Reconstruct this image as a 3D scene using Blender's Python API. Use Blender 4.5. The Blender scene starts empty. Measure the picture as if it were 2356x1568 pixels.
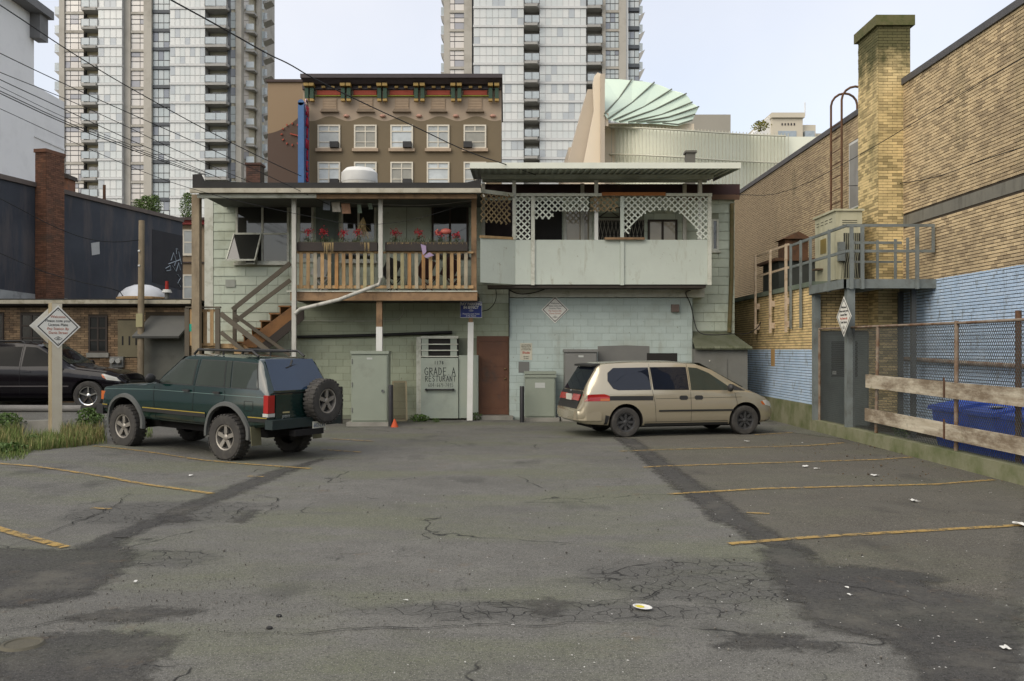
import bpy, bmesh, math, random
from mathutils import Vector, Matrix
random.seed(7)
R = math.radians
SC = bpy.context.scene
COL = SC.collection

# ---------------------------------------------------------------- camera
# measured from the photograph on a 2356 px wide copy: focal length, horizon and vanishing point
FPX, VX, VY, CH = 2090.0, 1165.0, 806.0, 1.95
cam_d = bpy.data.cameras.new('camera'); cam = bpy.data.objects.new('camera', cam_d); COL.objects.link(cam)
cam_d.sensor_width = 36; cam_d.lens = FPX/2356*36
cam_d.shift_x = (1178-VX)/2356; cam_d.shift_y = (VY-784)/2356
cam_d.clip_start = 0.1; cam_d.clip_end = 3000
cam.location = (0, 0, CH); cam.rotation_euler = (R(90), 0, 0)
SC.camera = cam

# ---------------------------------------------------------------- sky, sun, exposure
SUN_EL, SUN_AZ = R(42), R(-136)         # azimuth measured from +Y, negative = to the west (-X)
world = bpy.data.worlds.new('World'); SC.world = world; world.use_nodes = True
wn = world.node_tree; wn.nodes.clear()
w_out = wn.nodes.new('ShaderNodeOutputWorld'); w_bg = wn.nodes.new('ShaderNodeBackground')
w_sky = wn.nodes.new('ShaderNodeTexSky'); w_sky.sky_type = 'NISHITA'; w_sky.sun_disc = False
w_sky.sun_elevation = SUN_EL; w_sky.sun_rotation = SUN_AZ
w_sky.air_density = 1.0; w_sky.dust_density = 2.0; w_sky.ozone_density = 1.0
w_mix = wn.nodes.new('ShaderNodeMixRGB'); w_tc = wn.nodes.new('ShaderNodeTexCoord'); w_nz = wn.nodes.new('ShaderNodeTexNoise'); w_nz.inputs['Scale'].default_value = 2.0; w_nz.inputs['Detail'].default_value = 5
w_mr = wn.nodes.new('ShaderNodeMapRange'); w_mr.inputs[1].default_value = .35; w_mr.inputs[2].default_value = .68; w_mr.inputs[3].default_value = .38; w_mr.inputs[4].default_value = .54
wn.links.new(w_tc.outputs['Generated'], w_nz.inputs['Vector']); wn.links.new(w_nz.outputs['Fac'], w_mr.inputs[0]); wn.links.new(w_mr.outputs[0], w_mix.inputs[0])
w_mix.inputs[2].default_value = (7.7, 7.35, 7.1, 1)      # thin high cloud veil over the whole sky
wn.links.new(w_sky.outputs[0], w_mix.inputs[1]); wn.links.new(w_mix.outputs[0], w_bg.inputs[0])
w_bg.inputs[1].default_value = 0.11
wn.links.new(w_bg.outputs[0], w_out.inputs[0])
sun_d = bpy.data.lights.new('sun', 'SUN'); sun = bpy.data.objects.new('sun', sun_d); COL.objects.link(sun)
sun_d.energy = 1.3; sun_d.angle = R(60); sun_d.color = (1.0, 0.91, 0.77)      # veiled sun: a broad soft glow
_d = Vector((math.sin(SUN_AZ)*math.cos(SUN_EL), math.cos(SUN_AZ)*math.cos(SUN_EL), math.sin(SUN_EL)))
sun.rotation_euler = _d.to_track_quat('Z', 'Y').to_euler()
sun.location = (-40, 0, 60)
SC.view_settings.view_transform = 'Standard'; SC.view_settings.look = 'None'
SC.view_settings.exposure = 0.7; SC.view_settings.gamma = 1.0
SC.render.engine = 'CYCLES'
SC.cycles.max_bounces = 6; SC.cycles.diffuse_bounces = 3; SC.cycles.glossy_bounces = 3
SC.cycles.transmission_bounces = 5; SC.cycles.transparent_max_bounces = 8
SC.cycles.caustics_reflective = False; SC.cycles.caustics_refractive = False

# ---------------------------------------------------------------- measuring helpers
def X(px, Y): return (px-VX)*Y/FPX
def H(py, Y): return CH-(py-VY)*Y/FPX
def V(px, py, Y): return Vector((X(px, Y), Y, H(py, Y)))
def ss(t):
    t = max(0.0, min(1.0, t)); return t*t*(3-2*t)
def gz(x, y):
    """height of the ground: the lot climbs a little towards the lane on the west side"""
    return 0.12*ss((-x-5.2)/2.6) + 0.27*ss((y-20.0)/2.6)*ss((-x-8.2)/2.0)
def G(px, py):
    """where a pixel of the flat lot lies on the ground"""
    Y = 10.0
    for _ in range(30):
        Y = (CH-gz((px-VX)*Y/FPX, Y))*FPX/(py-VY)
    return ((px-VX)*Y/FPX, Y)

# ---------------------------------------------------------------- objects
WORLDM = {}
def _link(o):
    COL.objects.link(o); return o
def setpar(o, p):
    o.parent = p
    m = WORLDM.get(p.name)
    if m is not None: o.matrix_parent_inverse = m.inverted()
def tag(o, label=None, cat=None, group=None, kind=None):
    if label: o['label'] = label
    if cat: o['category'] = cat
    if group: o['group'] = group
    if kind: o['kind'] = kind
    return o
def thing(name, label, cat, loc=(0,0,0), group=None, kind=None, rotz=0, local=False):
    o = _link(bpy.data.objects.new(name, None)); o.location = loc; o.rotation_euler = (0,0,rotz)
    o.empty_display_size = 0.2
    if not local: WORLDM[o.name] = Matrix.Translation(Vector(loc)) @ Matrix.Rotation(rotz, 4, 'Z')
    return tag(o, label, cat, group, kind)
def mesh_obj(name, me, mat=None, parent=None, loc=None, rot=None, scale=None):
    o = _link(bpy.data.objects.new(name, me))
    if mat is not None and len(me.materials) == 0: me.materials.append(mat)
    if loc is not None: o.location = loc
    if rot is not None: o.rotation_euler = rot
    if scale is not None: o.scale = scale
    if parent is not None: setpar(o, parent)
    return o
def copy_tree(o, parent=None, **kw):
    c = o.copy(); COL.objects.link(c)
    c.parent = parent
    for ch in list(o.children): copy_tree(ch, c)
    return c

class MB:
    """collects faces for one mesh"""
    def __init__(s): s.v = []; s.f = []; s.m = []; s.cur = 0
    def add(s, vs, fs):
        b = len(s.v); s.v += [tuple(p) for p in vs]
        for f in fs: s.f.append(tuple(b+i for i in f)); s.m.append(s.cur)
        return s
    def box(s, x0, x1, y0, y1, z0, z1):
        return s.add([(x0,y0,z0),(x1,y0,z0),(x1,y1,z0),(x0,y1,z0),(x0,y0,z1),(x1,y0,z1),(x1,y1,z1),(x0,y1,z1)],
                     [(0,3,2,1),(4,5,6,7),(0,1,5,4),(1,2,6,5),(2,3,7,6),(3,0,4,7)])
    def obox(s, c, u, v, w):
        c, u, v, w = map(Vector, (c, u, v, w)); p = []
        for k in (-1, 1):
            for (i, j) in ((-1,-1),(1,-1),(1,1),(-1,1)): p.append(c+u*i+v*j+w*k)
        return s.add(p, [(0,3,2,1),(4,5,6,7),(0,1,5,4),(1,2,6,5),(2,3,7,6),(3,0,4,7)])
    def bar(s, a, b, w, h, up=(0,0,1)):
        a, b = Vector(a), Vector(b); d = (b-a)
        L = d.length
        if L < 1e-6: return s
        d /= L; up = Vector(up); sd = d.cross(up)
        if sd.length < 1e-4: sd = d.cross(Vector((0,1,0)))
        sd.normalize(); n = sd.cross(d)
        return s.obox((a+b)/2, d*(L/2), sd*(w/2), n*(h/2))
    def tube(s, pts, r, n=8, cap=True):
        pts = [Vector(p) for p in pts]; rings = []
        rr = r if isinstance(r, (list, tuple)) else [r]*len(pts)
        pn = None
        for i, p in enumerate(pts):
            d = (pts[min(i+1, len(pts)-1)]-pts[max(i-1, 0)]).normalized()
            a = d.cross(Vector((0,0,1)))
            if a.length < 0.05: a = d.cross(Vector((0,1,0)))
            if pn is not None:
                a2 = pn - d*pn.dot(d)
                if a2.length > 1e-3: a = a2
            a.normalize(); pn = a; b = d.cross(a)
            rings.append([p+a*(rr[i]*math.cos(2*math.pi*k/n))+b*(rr[i]*math.sin(2*math.pi*k/n)) for k in range(n)])
        vs = [q for g in rings for q in g]; fs = []
        for i in range(len(rings)-1):
            for k in range(n):
                fs.append((i*n+k, i*n+(k+1)%n, (i+1)*n+(k+1)%n, (i+1)*n+k))
        if cap:
            fs.append(tuple(range(n-1, -1, -1))); fs.append(tuple((len(rings)-1)*n+k for k in range(n)))
        return s.add(vs, fs)
    def cyl(s, a, b, r, r2=None, n=16): return s.tube([a, b], [r, r if r2 is None else r2], n)
    def lathe(s, prof, n=24, axis='Z', org=(0,0,0)):
        org = Vector(org); vs = []; fs = []
        for (r, z) in prof:
            for k in range(n):
                a = 2*math.pi*k/n; c, q = r*math.cos(a), r*math.sin(a)
                vs.append(org+Vector({'Z':(c,q,z),'Y':(c,z,q),'X':(z,c,q)}[axis]))
        for i in range(len(prof)-1):
            for k in range(n): fs.append((i*n+k, i*n+(k+1)%n, (i+1)*n+(k+1)%n, (i+1)*n+k))
        return s.add(vs, fs)
    def prism(s, poly, d):
        """planar polygon (3D points) pushed along vector d"""
        d = Vector(d); n = len(poly); a = [Vector(p) for p in poly]
        s.add(a+[p+d for p in a], [tuple(range(n))[::-1], tuple(range(n, 2*n))]+[(i, (i+1)%n, n+(i+1)%n, n+i) for i in range(n)])
        return s
    def ball(s, c, r, nu=8, nv=6, sq=(1,1,1)):
        c = Vector(c); vs = []; fs = []
        for j in range(nv+1):
            t = math.pi*j/nv
            for i in range(nu):
                p = 2*math.pi*i/nu
                vs.append(c+Vector((r*sq[0]*math.sin(t)*math.cos(p), r*sq[1]*math.sin(t)*math.sin(p), r*sq[2]*math.cos(t))))
        for j in range(nv):
            for i in range(nu): fs.append((j*nu+i, (j+1)*nu+i, (j+1)*nu+(i+1)%nu, j*nu+(i+1)%nu))
        return s.add(vs, fs)
    def mesh(s, name, smooth=None):
        me = bpy.data.meshes.new(name); me.from_pydata(s.v, [], s.f); me.update()
        bm = bmesh.new(); bm.from_mesh(me); bmesh.ops.recalc_face_normals(bm, faces=bm.faces); bm.to_mesh(me); bm.free()
        if smooth is not None:
            me.polygons.foreach_set('use_smooth', [True]*len(me.polygons)); me.set_sharp_from_angle(angle=R(smooth))
        return me
    def build(s, name, mat, parent=None, smooth=None, **kw):
        me = s.mesh(name, smooth)
        mats = mat if isinstance(mat, (list, tuple)) else [mat]
        for m in mats: me.materials.append(m)
        if len(mats) > 1: me.polygons.foreach_set('material_index', s.m)
        return mesh_obj(name, me, None, parent, **kw)
def box(name, mat, parent, *b, **kw): return MB().box(*b).build(name, mat, parent, **kw)

_unit = {}
def unit_mesh(mat, shape='box'):
    k = (mat.name, shape)
    if k not in _unit:
        m = MB()
        if shape == 'box': m.box(-.5,.5,-.5,.5,-.5,.5)
        elif shape == 'shingle':      # thicker at its lower edge, like lapped siding
            m.add([(-.5,-.5,-.5),(.5,-.5,-.5),(.5,.5,-.5),(-.5,.5,-.5),(-.5,.2,.5),(.5,.2,.5),(.5,.5,.5),(-.5,.5,.5)],
                  [(0,3,2,1),(4,5,6,7),(0,1,5,4),(1,2,6,5),(2,3,7,6),(3,0,4,7)])
        me = m.mesh(shape); me.materials.append(mat); _unit[k] = me
    return _unit[k]
_cube8 = [(-.5,-.5,-.5),(.5,-.5,-.5),(.5,.5,-.5),(-.5,.5,-.5),(-.5,-.5,.5),(.5,-.5,.5),(.5,.5,.5),(-.5,.5,.5)]
def pieces(name, parent, mat, items, limit=300, shape='box', rest='field'):
    """items: (centre, size, rotz). The ones that show largest become objects, the rest one joined part."""
    def vis(it):
        c, s, r = it; return max(s[0], s[1])*s[2]/max(0.5, c[1])**2
    items = sorted(items, key=vis, reverse=True)
    um = unit_mesh(mat, shape)
    for c, s, r in items[:limit]:
        mesh_obj(name, um, None, parent, loc=c, rot=(0,0,r), scale=s)
    if len(items) > limit:
        base = [tuple(v.co) for v in um.vertices]; fc = [tuple(p.vertices) for p in um.polygons]
        m = MB()
        for c, s, r in items[limit:]:
            cr, sr = math.cos(r), math.sin(r); vs = []
            for (a, b, d) in base:
                a, b, d = a*s[0], b*s[1], d*s[2]; vs.append((c[0]+a*cr-b*sr, c[1]+a*sr+b*cr, c[2]+d))
            m.add(vs, fc)
        o = m.build(name+'_'+rest, mat, parent); o['kind'] = 'stuff'
def courses(a, b, z0, z1, L, h, joint, thick, holes=(), jit=0.0, off=0.5):
    """pieces in running bond on the vertical plane from a to b (x, y); holes: (s0, s1, z0, z1). The face is proud on the right-hand side of a->b"""
    a, b = Vector(a), Vector(b); d = b-a; W = d.length; d /= W; rz = math.atan2(d.y, d.x)
    nrm = Vector((d.y, -d.x)); out = []
    n = int(round((z1-z0)/h)); h = (z1-z0)/n
    for j in range(n):
        zc0, zc1 = z0+j*h, z0+(j+1)*h
        s = -(j % 2)*L*off
        if off == 'r': s = -random.random()*L
        while s < W-1e-6:
            p, q = max(0, s), min(W, s+L); s += L
            if q-p < 0.02: continue
            segs = [(p, q)]
            for (h0, h1, y0, y1) in holes:
                if zc1 > y0+h*.3 and zc0 < y1-h*.3:
                    ns = []
                    for (u, w) in segs:
                        if w <= h0 or u >= h1: ns.append((u, w)); continue
                        if u < h0: ns.append((u, h0))
                        if w > h1: ns.append((h1, w))
                    segs = ns
            for (u, w) in segs:
                if w-u < 0.025: continue
                t = thick*(1+jit*(random.random()-.5))
                c = a+d*((u+w)/2)+nrm*(t/2)
                out.append(((c.x, c.y, (zc0+zc1)/2), (w-u-joint, t, zc1-zc0-joint), rz))
    return out

# ---------------------------------------------------------------- materials
class NT:
    def __init__(s, name):
        s.mat = bpy.data.materials.new(name); s.mat.use_nodes = True; s.t = s.mat.node_tree; s.t.nodes.clear()
        s.out = s.n('ShaderNodeOutputMaterial'); s.p = s.n('ShaderNodeBsdfPrincipled')
        s.t.links.new(s.p.outputs[0], s.out.inputs[0])
        s.geo = s.n('ShaderNodeNewGeometry'); s.pos = s.geo.outputs['Position']
    def n(s, kind, **kw):
        nd = s.t.nodes.new(kind)
        for k, v in kw.items(): setattr(nd, k, v)
        return nd
    def set(s, sock, v):
        if isinstance(v, bpy.types.NodeSocket): s.t.links.new(v, sock)
        elif isinstance(v, (int, float)): sock.default_value = v
        else: sock.default_value = tuple(v)+((1,) if len(v) == 3 and len(sock.default_value) == 4 else ())
    def math(s, op, a, b=None, c=None):
        nd = s.n('ShaderNodeMath', operation=op)
        for i, v in enumerate((a, b, c)):
            if v is not None: s.set(nd.inputs[i], v)
        return nd.outputs[0]
    def noise(s, scale, detail=4, rough=.55, vec=None, stretch=None):
        nd = s.n('ShaderNodeTexNoise'); nd.inputs['Scale'].default_value = scale
        nd.inputs['Detail'].default_value = detail; nd.inputs['Roughness'].default_value = rough
        v = vec or s.pos
        if stretch:
            mp = s.n('ShaderNodeVectorMath', operation='MULTIPLY'); s.set(mp.inputs[0], v); mp.inputs[1].default_value = stretch; v = mp.outputs[0]
        s.set(nd.inputs['Vector'], v); return nd.outputs['Fac']
    def ramp(s, v, lo, hi, a=0.0, b=1.0):
        nd = s.n('ShaderNodeMapRange'); nd.clamp = True; s.set(nd.inputs[0], v)
        for i, q in zip((1, 2, 3, 4), (lo, hi, a, b)): nd.inputs[i].default_value = q
        return nd.outputs[0]
    def mix(s, f, a, b, mode='MIX'):
        nd = s.n('ShaderNodeMixRGB', blend_type=mode); s.set(nd.inputs[0], f); s.set(nd.inputs[1], a); s.set(nd.inputs[2], b); return nd.outputs[0]
    def xyz(s):
        nd = s.n('ShaderNodeSeparateXYZ'); s.set(nd.inputs[0], s.pos); return nd.outputs
    def rnd(s):
        oi = s.n('ShaderNodeObjectInfo').outputs['Random']
        return s.math('FRACT', s.math('ADD', oi, s.geo.outputs['Random Per Island']))
    def bump(s, h, strength=.3, dist=.02):
        nd = s.n('ShaderNodeBump'); nd.inputs['Strength'].default_value = strength; nd.inputs['Distance'].default_value = dist
        s.set(nd.inputs['Height'], h); s.set(s.p.inputs['Normal'], nd.outputs[0])
    def fin(s, col, rough=.8, metal=0, spec=.4):
        s.set(s.p.inputs['Base Color'], col); s.set(s.p.inputs['Roughness'], rough)
        s.set(s.p.inputs['Metallic'], metal); s.p.inputs['Specular IOR Level'].default_value = spec
        return s.mat
_M = {}
def lin(r, g, b):
    f = lambda c: (c/255/12.92 if c/255 <= .04045 else ((c/255+.055)/1.055)**2.4)
    return (f(r), f(g), f(b))
def M(name, col, col2=None, rough=.8, scale=2.5, rnd=0.0, stain=None, sscale=.8, slo=.5, shi=.75, streak=False, chip=None, bump=0.0, bscale=30, metal=0.0, spec=.4, coat=0.0):
    """procedural surface: two tones by noise, a per-piece tone, blotchy or streaky stains and fine relief"""
    if name in _M: return _M[name]
    t = NT(name)
    col2 = col2 or tuple(c*.82 for c in col)
    c = t.mix(t.ramp(t.noise(scale, 6), .3, .7), col, col2)
    if rnd:
        v = t.ramp(t.rnd(), 0, 1, 1-rnd, 1+rnd); nd = t.n('ShaderNodeHueSaturation'); t.set(nd.inputs['Value'], v); t.set(nd.inputs['Color'], c); c = nd.outputs[0]
    if stain: c = t.mix(t.ramp(t.noise(sscale, 8, .65, stretch=(1, 1, .18) if streak else None), slo, shi), c, stain)
    if chip: c = t.mix(t.ramp(t.noise(5.5, 9, .72), .64, .665, 0, .8), c, chip); c = t.mix(t.ramp(t.noise(2.4, 9, .7, stretch=(1, 1, .25)), .60, .66, 0, .35), c, chip)
    if bump: t.bump(t.noise(bscale, 5), bump, .01)
    t.fin(c, rough, metal, spec)
    if coat: t.p.inputs['Coat Weight'].default_value = coat; t.p.inputs['Coat Roughness'].default_value = .06
    _M[name] = t.mat; return t.mat
def glass(name, col, rough=.04, trans=0.0, spec=.6):
    if name in _M: return _M[name]
    t = NT(name); t.fin(t.mix(t.ramp(t.noise(1.2), .35, .65), col, tuple(c*.8 for c in col)), rough, 0, spec)
    t.p.inputs['IOR'].default_value = 1.5
    if trans: t.p.inputs['Transmission Weight'].default_value = trans
    _M[name] = t.mat; return t.mat

# ---------------------------------------------------------------- lettering
_TX = {}
def text_mesh(txt, size, mat, depth=.002, bold=0.0):
    k = (txt, size, mat.name)
    if k not in _TX:
        cu = bpy.data.curves.new('lettering', 'FONT'); cu.body = txt; cu.size = size; cu.align_x = 'CENTER'; cu.align_y = 'CENTER'
        cu.extrude = depth; cu.offset = bold; cu.resolution_u = 3
        o = _link(bpy.data.objects.new('lettering', cu)); dg = bpy.context.evaluated_depsgraph_get()
        me = bpy.data.meshes.new_from_object(o.evaluated_get(dg)); bpy.data.objects.remove(o); bpy.data.curves.remove(cu)
        me.materials.clear(); me.materials.append(mat); _TX[k] = me
    return _TX[k]
def text(name, txt, size, mat, parent, loc, rotz=0, sx=1.0, bold=0.0):
    """upright lettering that faces -Y before rotz"""
    return mesh_obj(name, text_mesh(txt, size, mat, bold=bold), None, parent, loc=loc, rot=(R(90), 0, rotz), scale=(sx, 1, 1))
STROKES = {'G':[[(.9,.85),(.5,1),(.1,.7),(.08,.3),(.45,0),(.85,.1),(.88,.45),(.5,.42)]],'R':[[(.1,0),(.12,1)],[(.1,.95),(.7,.95),(.75,.6),(.15,.5)],[(.3,.5),(.85,0)]],
 'A':[[(.05,0),(.45,1)],[(.45,1),(.9,0)],[(.2,.38),(.75,.38)]],'D':[[(.12,0),(.12,1)],[(.1,.98),(.6,.88),(.82,.5),(.6,.1),(.1,.02)]],'E':[[(.15,0),(.13,1)],[(.13,.98),(.8,1)],[(.14,.5),(.7,.52)],[(.15,.02),(.82,0)]],
 'S':[[(.8,.88),(.45,1),(.15,.78),(.45,.52),(.78,.28),(.5,0),(.12,.1)]],'T':[[(.0,1),(.95,.98)],[(.48,1),(.46,0)]],'U':[[(.12,1),(.12,.25),(.45,0),(.8,.25),(.82,1)]],'N':[[(.12,0),(.12,1)],[(.12,1),(.78,0)],[(.78,0),(.8,1)]],
 '.':[[(.3,0),(.4,.05)]],'-':[[(.2,.45),(.7,.45)]],'1':[[(.4,0),(.42,1)]],'7':[[(.1,1),(.8,.98),(.4,0)]],'8':[[(.5,.52),(.2,.75),(.5,1),(.75,.75),(.5,.52),(.2,.25),(.5,0),(.8,.25),(.5,.52)]],
 '6':[[(.75,1),(.25,.6),(.15,.25),(.45,0),(.75,.2),(.6,.45),(.2,.35)]],'0':[[(.45,1),(.12,.6),(.15,.2),(.45,0),(.78,.3),(.75,.75),(.45,1)]],'4':[[(.6,0),(.62,1),(.1,.35),(.85,.35)]],'9':[[(.7,.6),(.35,.5),(.2,.8),(.5,1),(.72,.8),(.68,0)]],
 '5':[[(.8,1),(.25,1),(.2,.55),(.6,.55),(.75,.25),(.45,0),(.15,.1)]],' ':[]}
def hand_text(name, txt, x, y, z, h, w, thick, mat, parent, gap=1.08):
    """hand painted letters, each a mesh of brush strokes lying on a wall that faces -Y"""
    for i, ch in enumerate(txt):
        st = STROKES.get(ch, [])
        if not st: continue
        m = MB(); jx, jz = random.uniform(-.03, .03)*w, random.uniform(-.04, .04)*h
        for s in st:
            for (p, q) in zip(s[:-1], s[1:]):
                m.bar((x+i*w*gap+p[0]*w+jx, y, z+p[1]*h+jz), (x+i*w*gap+q[0]*w+jx, y, z+q[1]*h+jz), .003, thick, up=(0,1,0)) if False else \
                m.obox(((2*x+2*i*w*gap+(p[0]+q[0])*w)/2+jx, y, z+(p[1]+q[1])*h/2+jz),
                       Vector(((q[0]-p[0])*w/2, 0, (q[1]-p[1])*h/2))*1.12, (0, .0012, 0),
                       Vector((-(q[1]-p[1])*h, 0, (q[0]-p[0])*w)).normalized()*(thick/2))
        m.build(name, mat, parent)
# ================================================================ ground
def asphalt(name, base, dark, green=.0, cracks=False, speck=1.0):
    t = NT(name); x, y, z = t.xyz()
    big = t.ramp(t.noise(.35, 5), .35, .68); c = t.mix(big, base, dark)
    med = t.ramp(t.noise(2.2, 7, .65), .4, .72); c = t.mix(t.math('MULTIPLY', med, .75), c, tuple(v*.58 for v in base))
    if green:
        g = t.ramp(t.noise(.5, 6, .6, stretch=(.6, 1.3, 1)), .46, .62); c = t.mix(t.math('MULTIPLY', g, green), c, (.125, .135, .080))
    s1 = t.noise(34, 3, .65); s2 = t.noise(95, 2, .6); s3 = t.noise(8, 6, .75)
    c = t.mix(t.ramp(s3, .46, .70, 0, .45), c, tuple(v*.55 for v in base)); c = t.mix(t.ramp(s3, .30, .46, .28, 0), c, tuple(min(1, v*1.35) for v in base))
    c = t.mix(t.ramp(s1, .50, .66, 0, .75*speck), c, tuple(v*.36 for v in base))
    c = t.mix(t.ramp(s2, .57, .70, 0, .85*speck), c, tuple(min(1, v*2.3) for v in base))
    oil = t.ramp(t.noise(.9, 3, .5, stretch=(1, .55, 1)), .61, .74, 0, .6); c = t.mix(oil, c, (.03, .03, .028))
    br = t.math('MULTIPLY', t.ramp(t.noise(3.3, 8, .75), .56, .66), t.ramp(t.noise(.45, 3), .50, .62, 0, .5)); c = t.mix(br, c, (.135, .098, .062))
    h = t.math('ADD', s1, t.math('MULTIPLY', s2, .5))
    if cracks:
        vo = t.n('ShaderNodeTexVoronoi', feature='DISTANCE_TO_EDGE'); vo.inputs['Scale'].default_value = 5.2
        w = t.n('ShaderNodeVectorMath', operation='ADD'); nz = t.n('ShaderNodeTexNoise'); nz.inputs['Scale'].default_value = 3.0; t.set(nz.inputs['Vector'], t.pos)
        sc = t.n('ShaderNodeVectorMath', operation='SCALE'); t.set(sc.inputs[0], nz.outputs['Color']); sc.inputs['Scale'].default_value = .35
        t.set(w.inputs[0], t.pos); t.set(w.inputs[1], sc.outputs[0]); t.set(vo.inputs['Vector'], w.outputs[0])
        line = t.ramp(vo.outputs['Distance'], .0, .03, 1, 0)
        m = None
        for (cx, cy, rx, ry) in ((1.85, 7.7, 1.3, .9), (-4.2, 10.9, 1.3, .9), (-3.6, 8.5, 1.0, .45), (.35, 6.8, 1.6, .3), (-8.0, 11.6, 1.2, .6)):
            dx = t.math('DIVIDE', t.math('SUBTRACT', x, cx), rx); dy = t.math('DIVIDE', t.math('SUBTRACT', y, cy), ry)
            r = t.math('SQRT', t.math('ADD', t.math('MULTIPLY', dx, dx), t.math('MULTIPLY', dy, dy)))
            r = t.math('ADD', r, t.math('MULTIPLY', t.math('SUBTRACT', t.noise(1.6, 4), .5), 1.1))
            q = t.ramp(r, .75, 1.0, 1, 0); m = q if m is None else t.math('MAXIMUM', m, q)
        line = t.math('MULTIPLY', line, m)
        vb = t.n('ShaderNodeTexVoronoi', feature='DISTANCE_TO_EDGE'); vb.inputs['Scale'].default_value = .42; t.set(vb.inputs['Vector'], w.outputs[0])
        l2 = t.math('MULTIPLY', t.ramp(vb.outputs['Distance'], 0, .006, 1, 0), t.ramp(t.noise(.7, 3), .5, .58))
        line = t.math('MAXIMUM', line, l2)
        c = t.mix(t.math('MULTIPLY', m, .35), c, (.05, .05, .047))
        c = t.mix(line, c, (.016, .016, .015)); h = t.math('SUBTRACT', h, t.math('MULTIPLY', line, 4))
    if not cracks:
        ov = t.ramp(t.noise(1.1, 8, .72), .50, .66, 0, .75); c = t.mix(ov, c, (.125, .119, .10))
    t.bump(h, .45, .012)
    return t.fin(c, t.ramp(s1, .3, .7, .78, .95), 0, .3)
m_asph = asphalt('worn_asphalt', (.158, .155, .138), (.104, .102, .092), green=.7, cracks=True)
m_dark = asphalt('patch_asphalt', (.072, .070, .065), (.056, .055, .051), green=.15)
m_tan = asphalt('brownish_asphalt', (.138, .130, .106), (.104, .097, .080), green=.35)
m_lane = asphalt('lane_asphalt', (.16,.16,.155), (.13,.13,.13))

xs = [-1500, -300, -80, -40, -26, -20]+[-17+.3*i for i in range(93)]+[14, 20, 40, 80, 300, 1500]
ys = [-1500, -300, -80, -30, -10, 0]+[1.5+.3*i for i in range(98)]+[34, 40, 60, 100, 200, 500, 1500]
g = MB(); g.v = [(x, y, gz(x, y)) for y in ys for x in xs]; n = len(xs)
for j in range(len(ys)-1):
    for i in range(n-1): g.f.append((j*n+i, j*n+i+1, (j+1)*n+i+1, (j+1)*n+i)); g.m.append(0)
tag(g.build('ground', m_asph, smooth=60), 'worn grey asphalt of the parking lot', kind='structure')

def soft_edge(mat, width=.16):
    """let a thin sheet of asphalt fray out towards its border (edge = metres inside the outline)"""
    nt = mat.node_tree; out = next(n for n in nt.nodes if n.type == 'OUTPUT_MATERIAL'); p = next(n for n in nt.nodes if n.type == 'BSDF_PRINCIPLED'); geo = next(n for n in nt.nodes if n.type == 'NEW_GEOMETRY')
    at = nt.nodes.new('ShaderNodeAttribute'); at.attribute_name = 'edge'; nz = nt.nodes.new('ShaderNodeTexNoise'); nz.inputs['Scale'].default_value = 7; nz.inputs['Detail'].default_value = 8; nz.inputs['Roughness'].default_value = .75
    nt.links.new(geo.outputs['Position'], nz.inputs['Vector'])
    m1 = nt.nodes.new('ShaderNodeMath'); m1.operation = 'MULTIPLY_ADD'; nt.links.new(nz.outputs['Fac'], m1.inputs[0]); m1.inputs[1].default_value = .55; m1.inputs[2].default_value = -.30
    m2 = nt.nodes.new('ShaderNodeMath'); m2.operation = 'ADD'; nt.links.new(at.outputs['Fac'], m2.inputs[0]); nt.links.new(m1.outputs[0], m2.inputs[1])
    mr = nt.nodes.new('ShaderNodeMapRange'); mr.clamp = True; nt.links.new(m2.outputs[0], mr.inputs[0]); mr.inputs[1].default_value = .0; mr.inputs[2].default_value = width; mr.inputs[4].default_value = .88
    tr = nt.nodes.new('ShaderNodeBsdfTransparent'); mx = nt.nodes.new('ShaderNodeMixShader'); nt.links.new(mr.outputs[0], mx.inputs[0]); nt.links.new(tr.outputs[0], mx.inputs[1]); nt.links.new(p.outputs[0], mx.inputs[2]); nt.links.new(mx.outputs[0], out.inputs[0])
soft_edge(m_dark); soft_edge(m_tan, .3)
def sheet(name, pix, mat, dz, sub=6, jit=.04, label=None):
    """thin patch on the lot from pixel corners: a fine grid that knows how far each point lies inside the outline"""
    P = [Vector(G(*q)) for q in pix]; E = list(zip(P, P[1:]+P[:1]))
    x0, x1 = min(p.x for p in P)-.2, max(p.x for p in P)+.2; y0, y1 = min(p.y for p in P)-.2, max(p.y for p in P)+.2
    st = max(.07, min(.16, (x1-x0)/40)); nx, ny = int((x1-x0)/st)+1, int((y1-y0)/st)+1; D = {}
    for j in range(ny+1):
        for i in range(nx+1):
            q = Vector((x0+i*st, y0+j*st)); ins = False; dm = 9
            for a, b in E:
                if (a.y > q.y) != (b.y > q.y) and q.x < (b.x-a.x)*(q.y-a.y)/(b.y-a.y)+a.x: ins = not ins
                ab = b-a; l2 = ab.length_squared
                if l2 > 1e-9: t_ = max(0, min(1, (q-a).dot(ab)/l2)); dm = min(dm, (a+ab*t_-q).length)
            D[i, j] = dm if ins else -dm
    idx = {}; m = MB(); ed = []
    for j in range(ny):
        for i in range(nx):
            c4 = ((i,j),(i+1,j),(i+1,j+1),(i,j+1))
            if max(D[c] for c in c4) < -.15: continue
            for c in c4:
                if c not in idx: idx[c] = len(m.v); x, y = x0+c[0]*st, y0+c[1]*st; m.v.append((x, y, gz(x, y)+dz)); ed.append(D[c])
            m.f.append(tuple(idx[c] for c in c4)); m.m.append(0)
    o = m.build(name, mat); at = o.data.attributes.new('edge', 'FLOAT', 'POINT'); at.data.foreach_set('value', ed); tag(o, label, kind='structure'); return o
def C8(*pp): return [(1531.3+a/2.631, 971.9+b/2.631) for a, b in pp]
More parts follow.
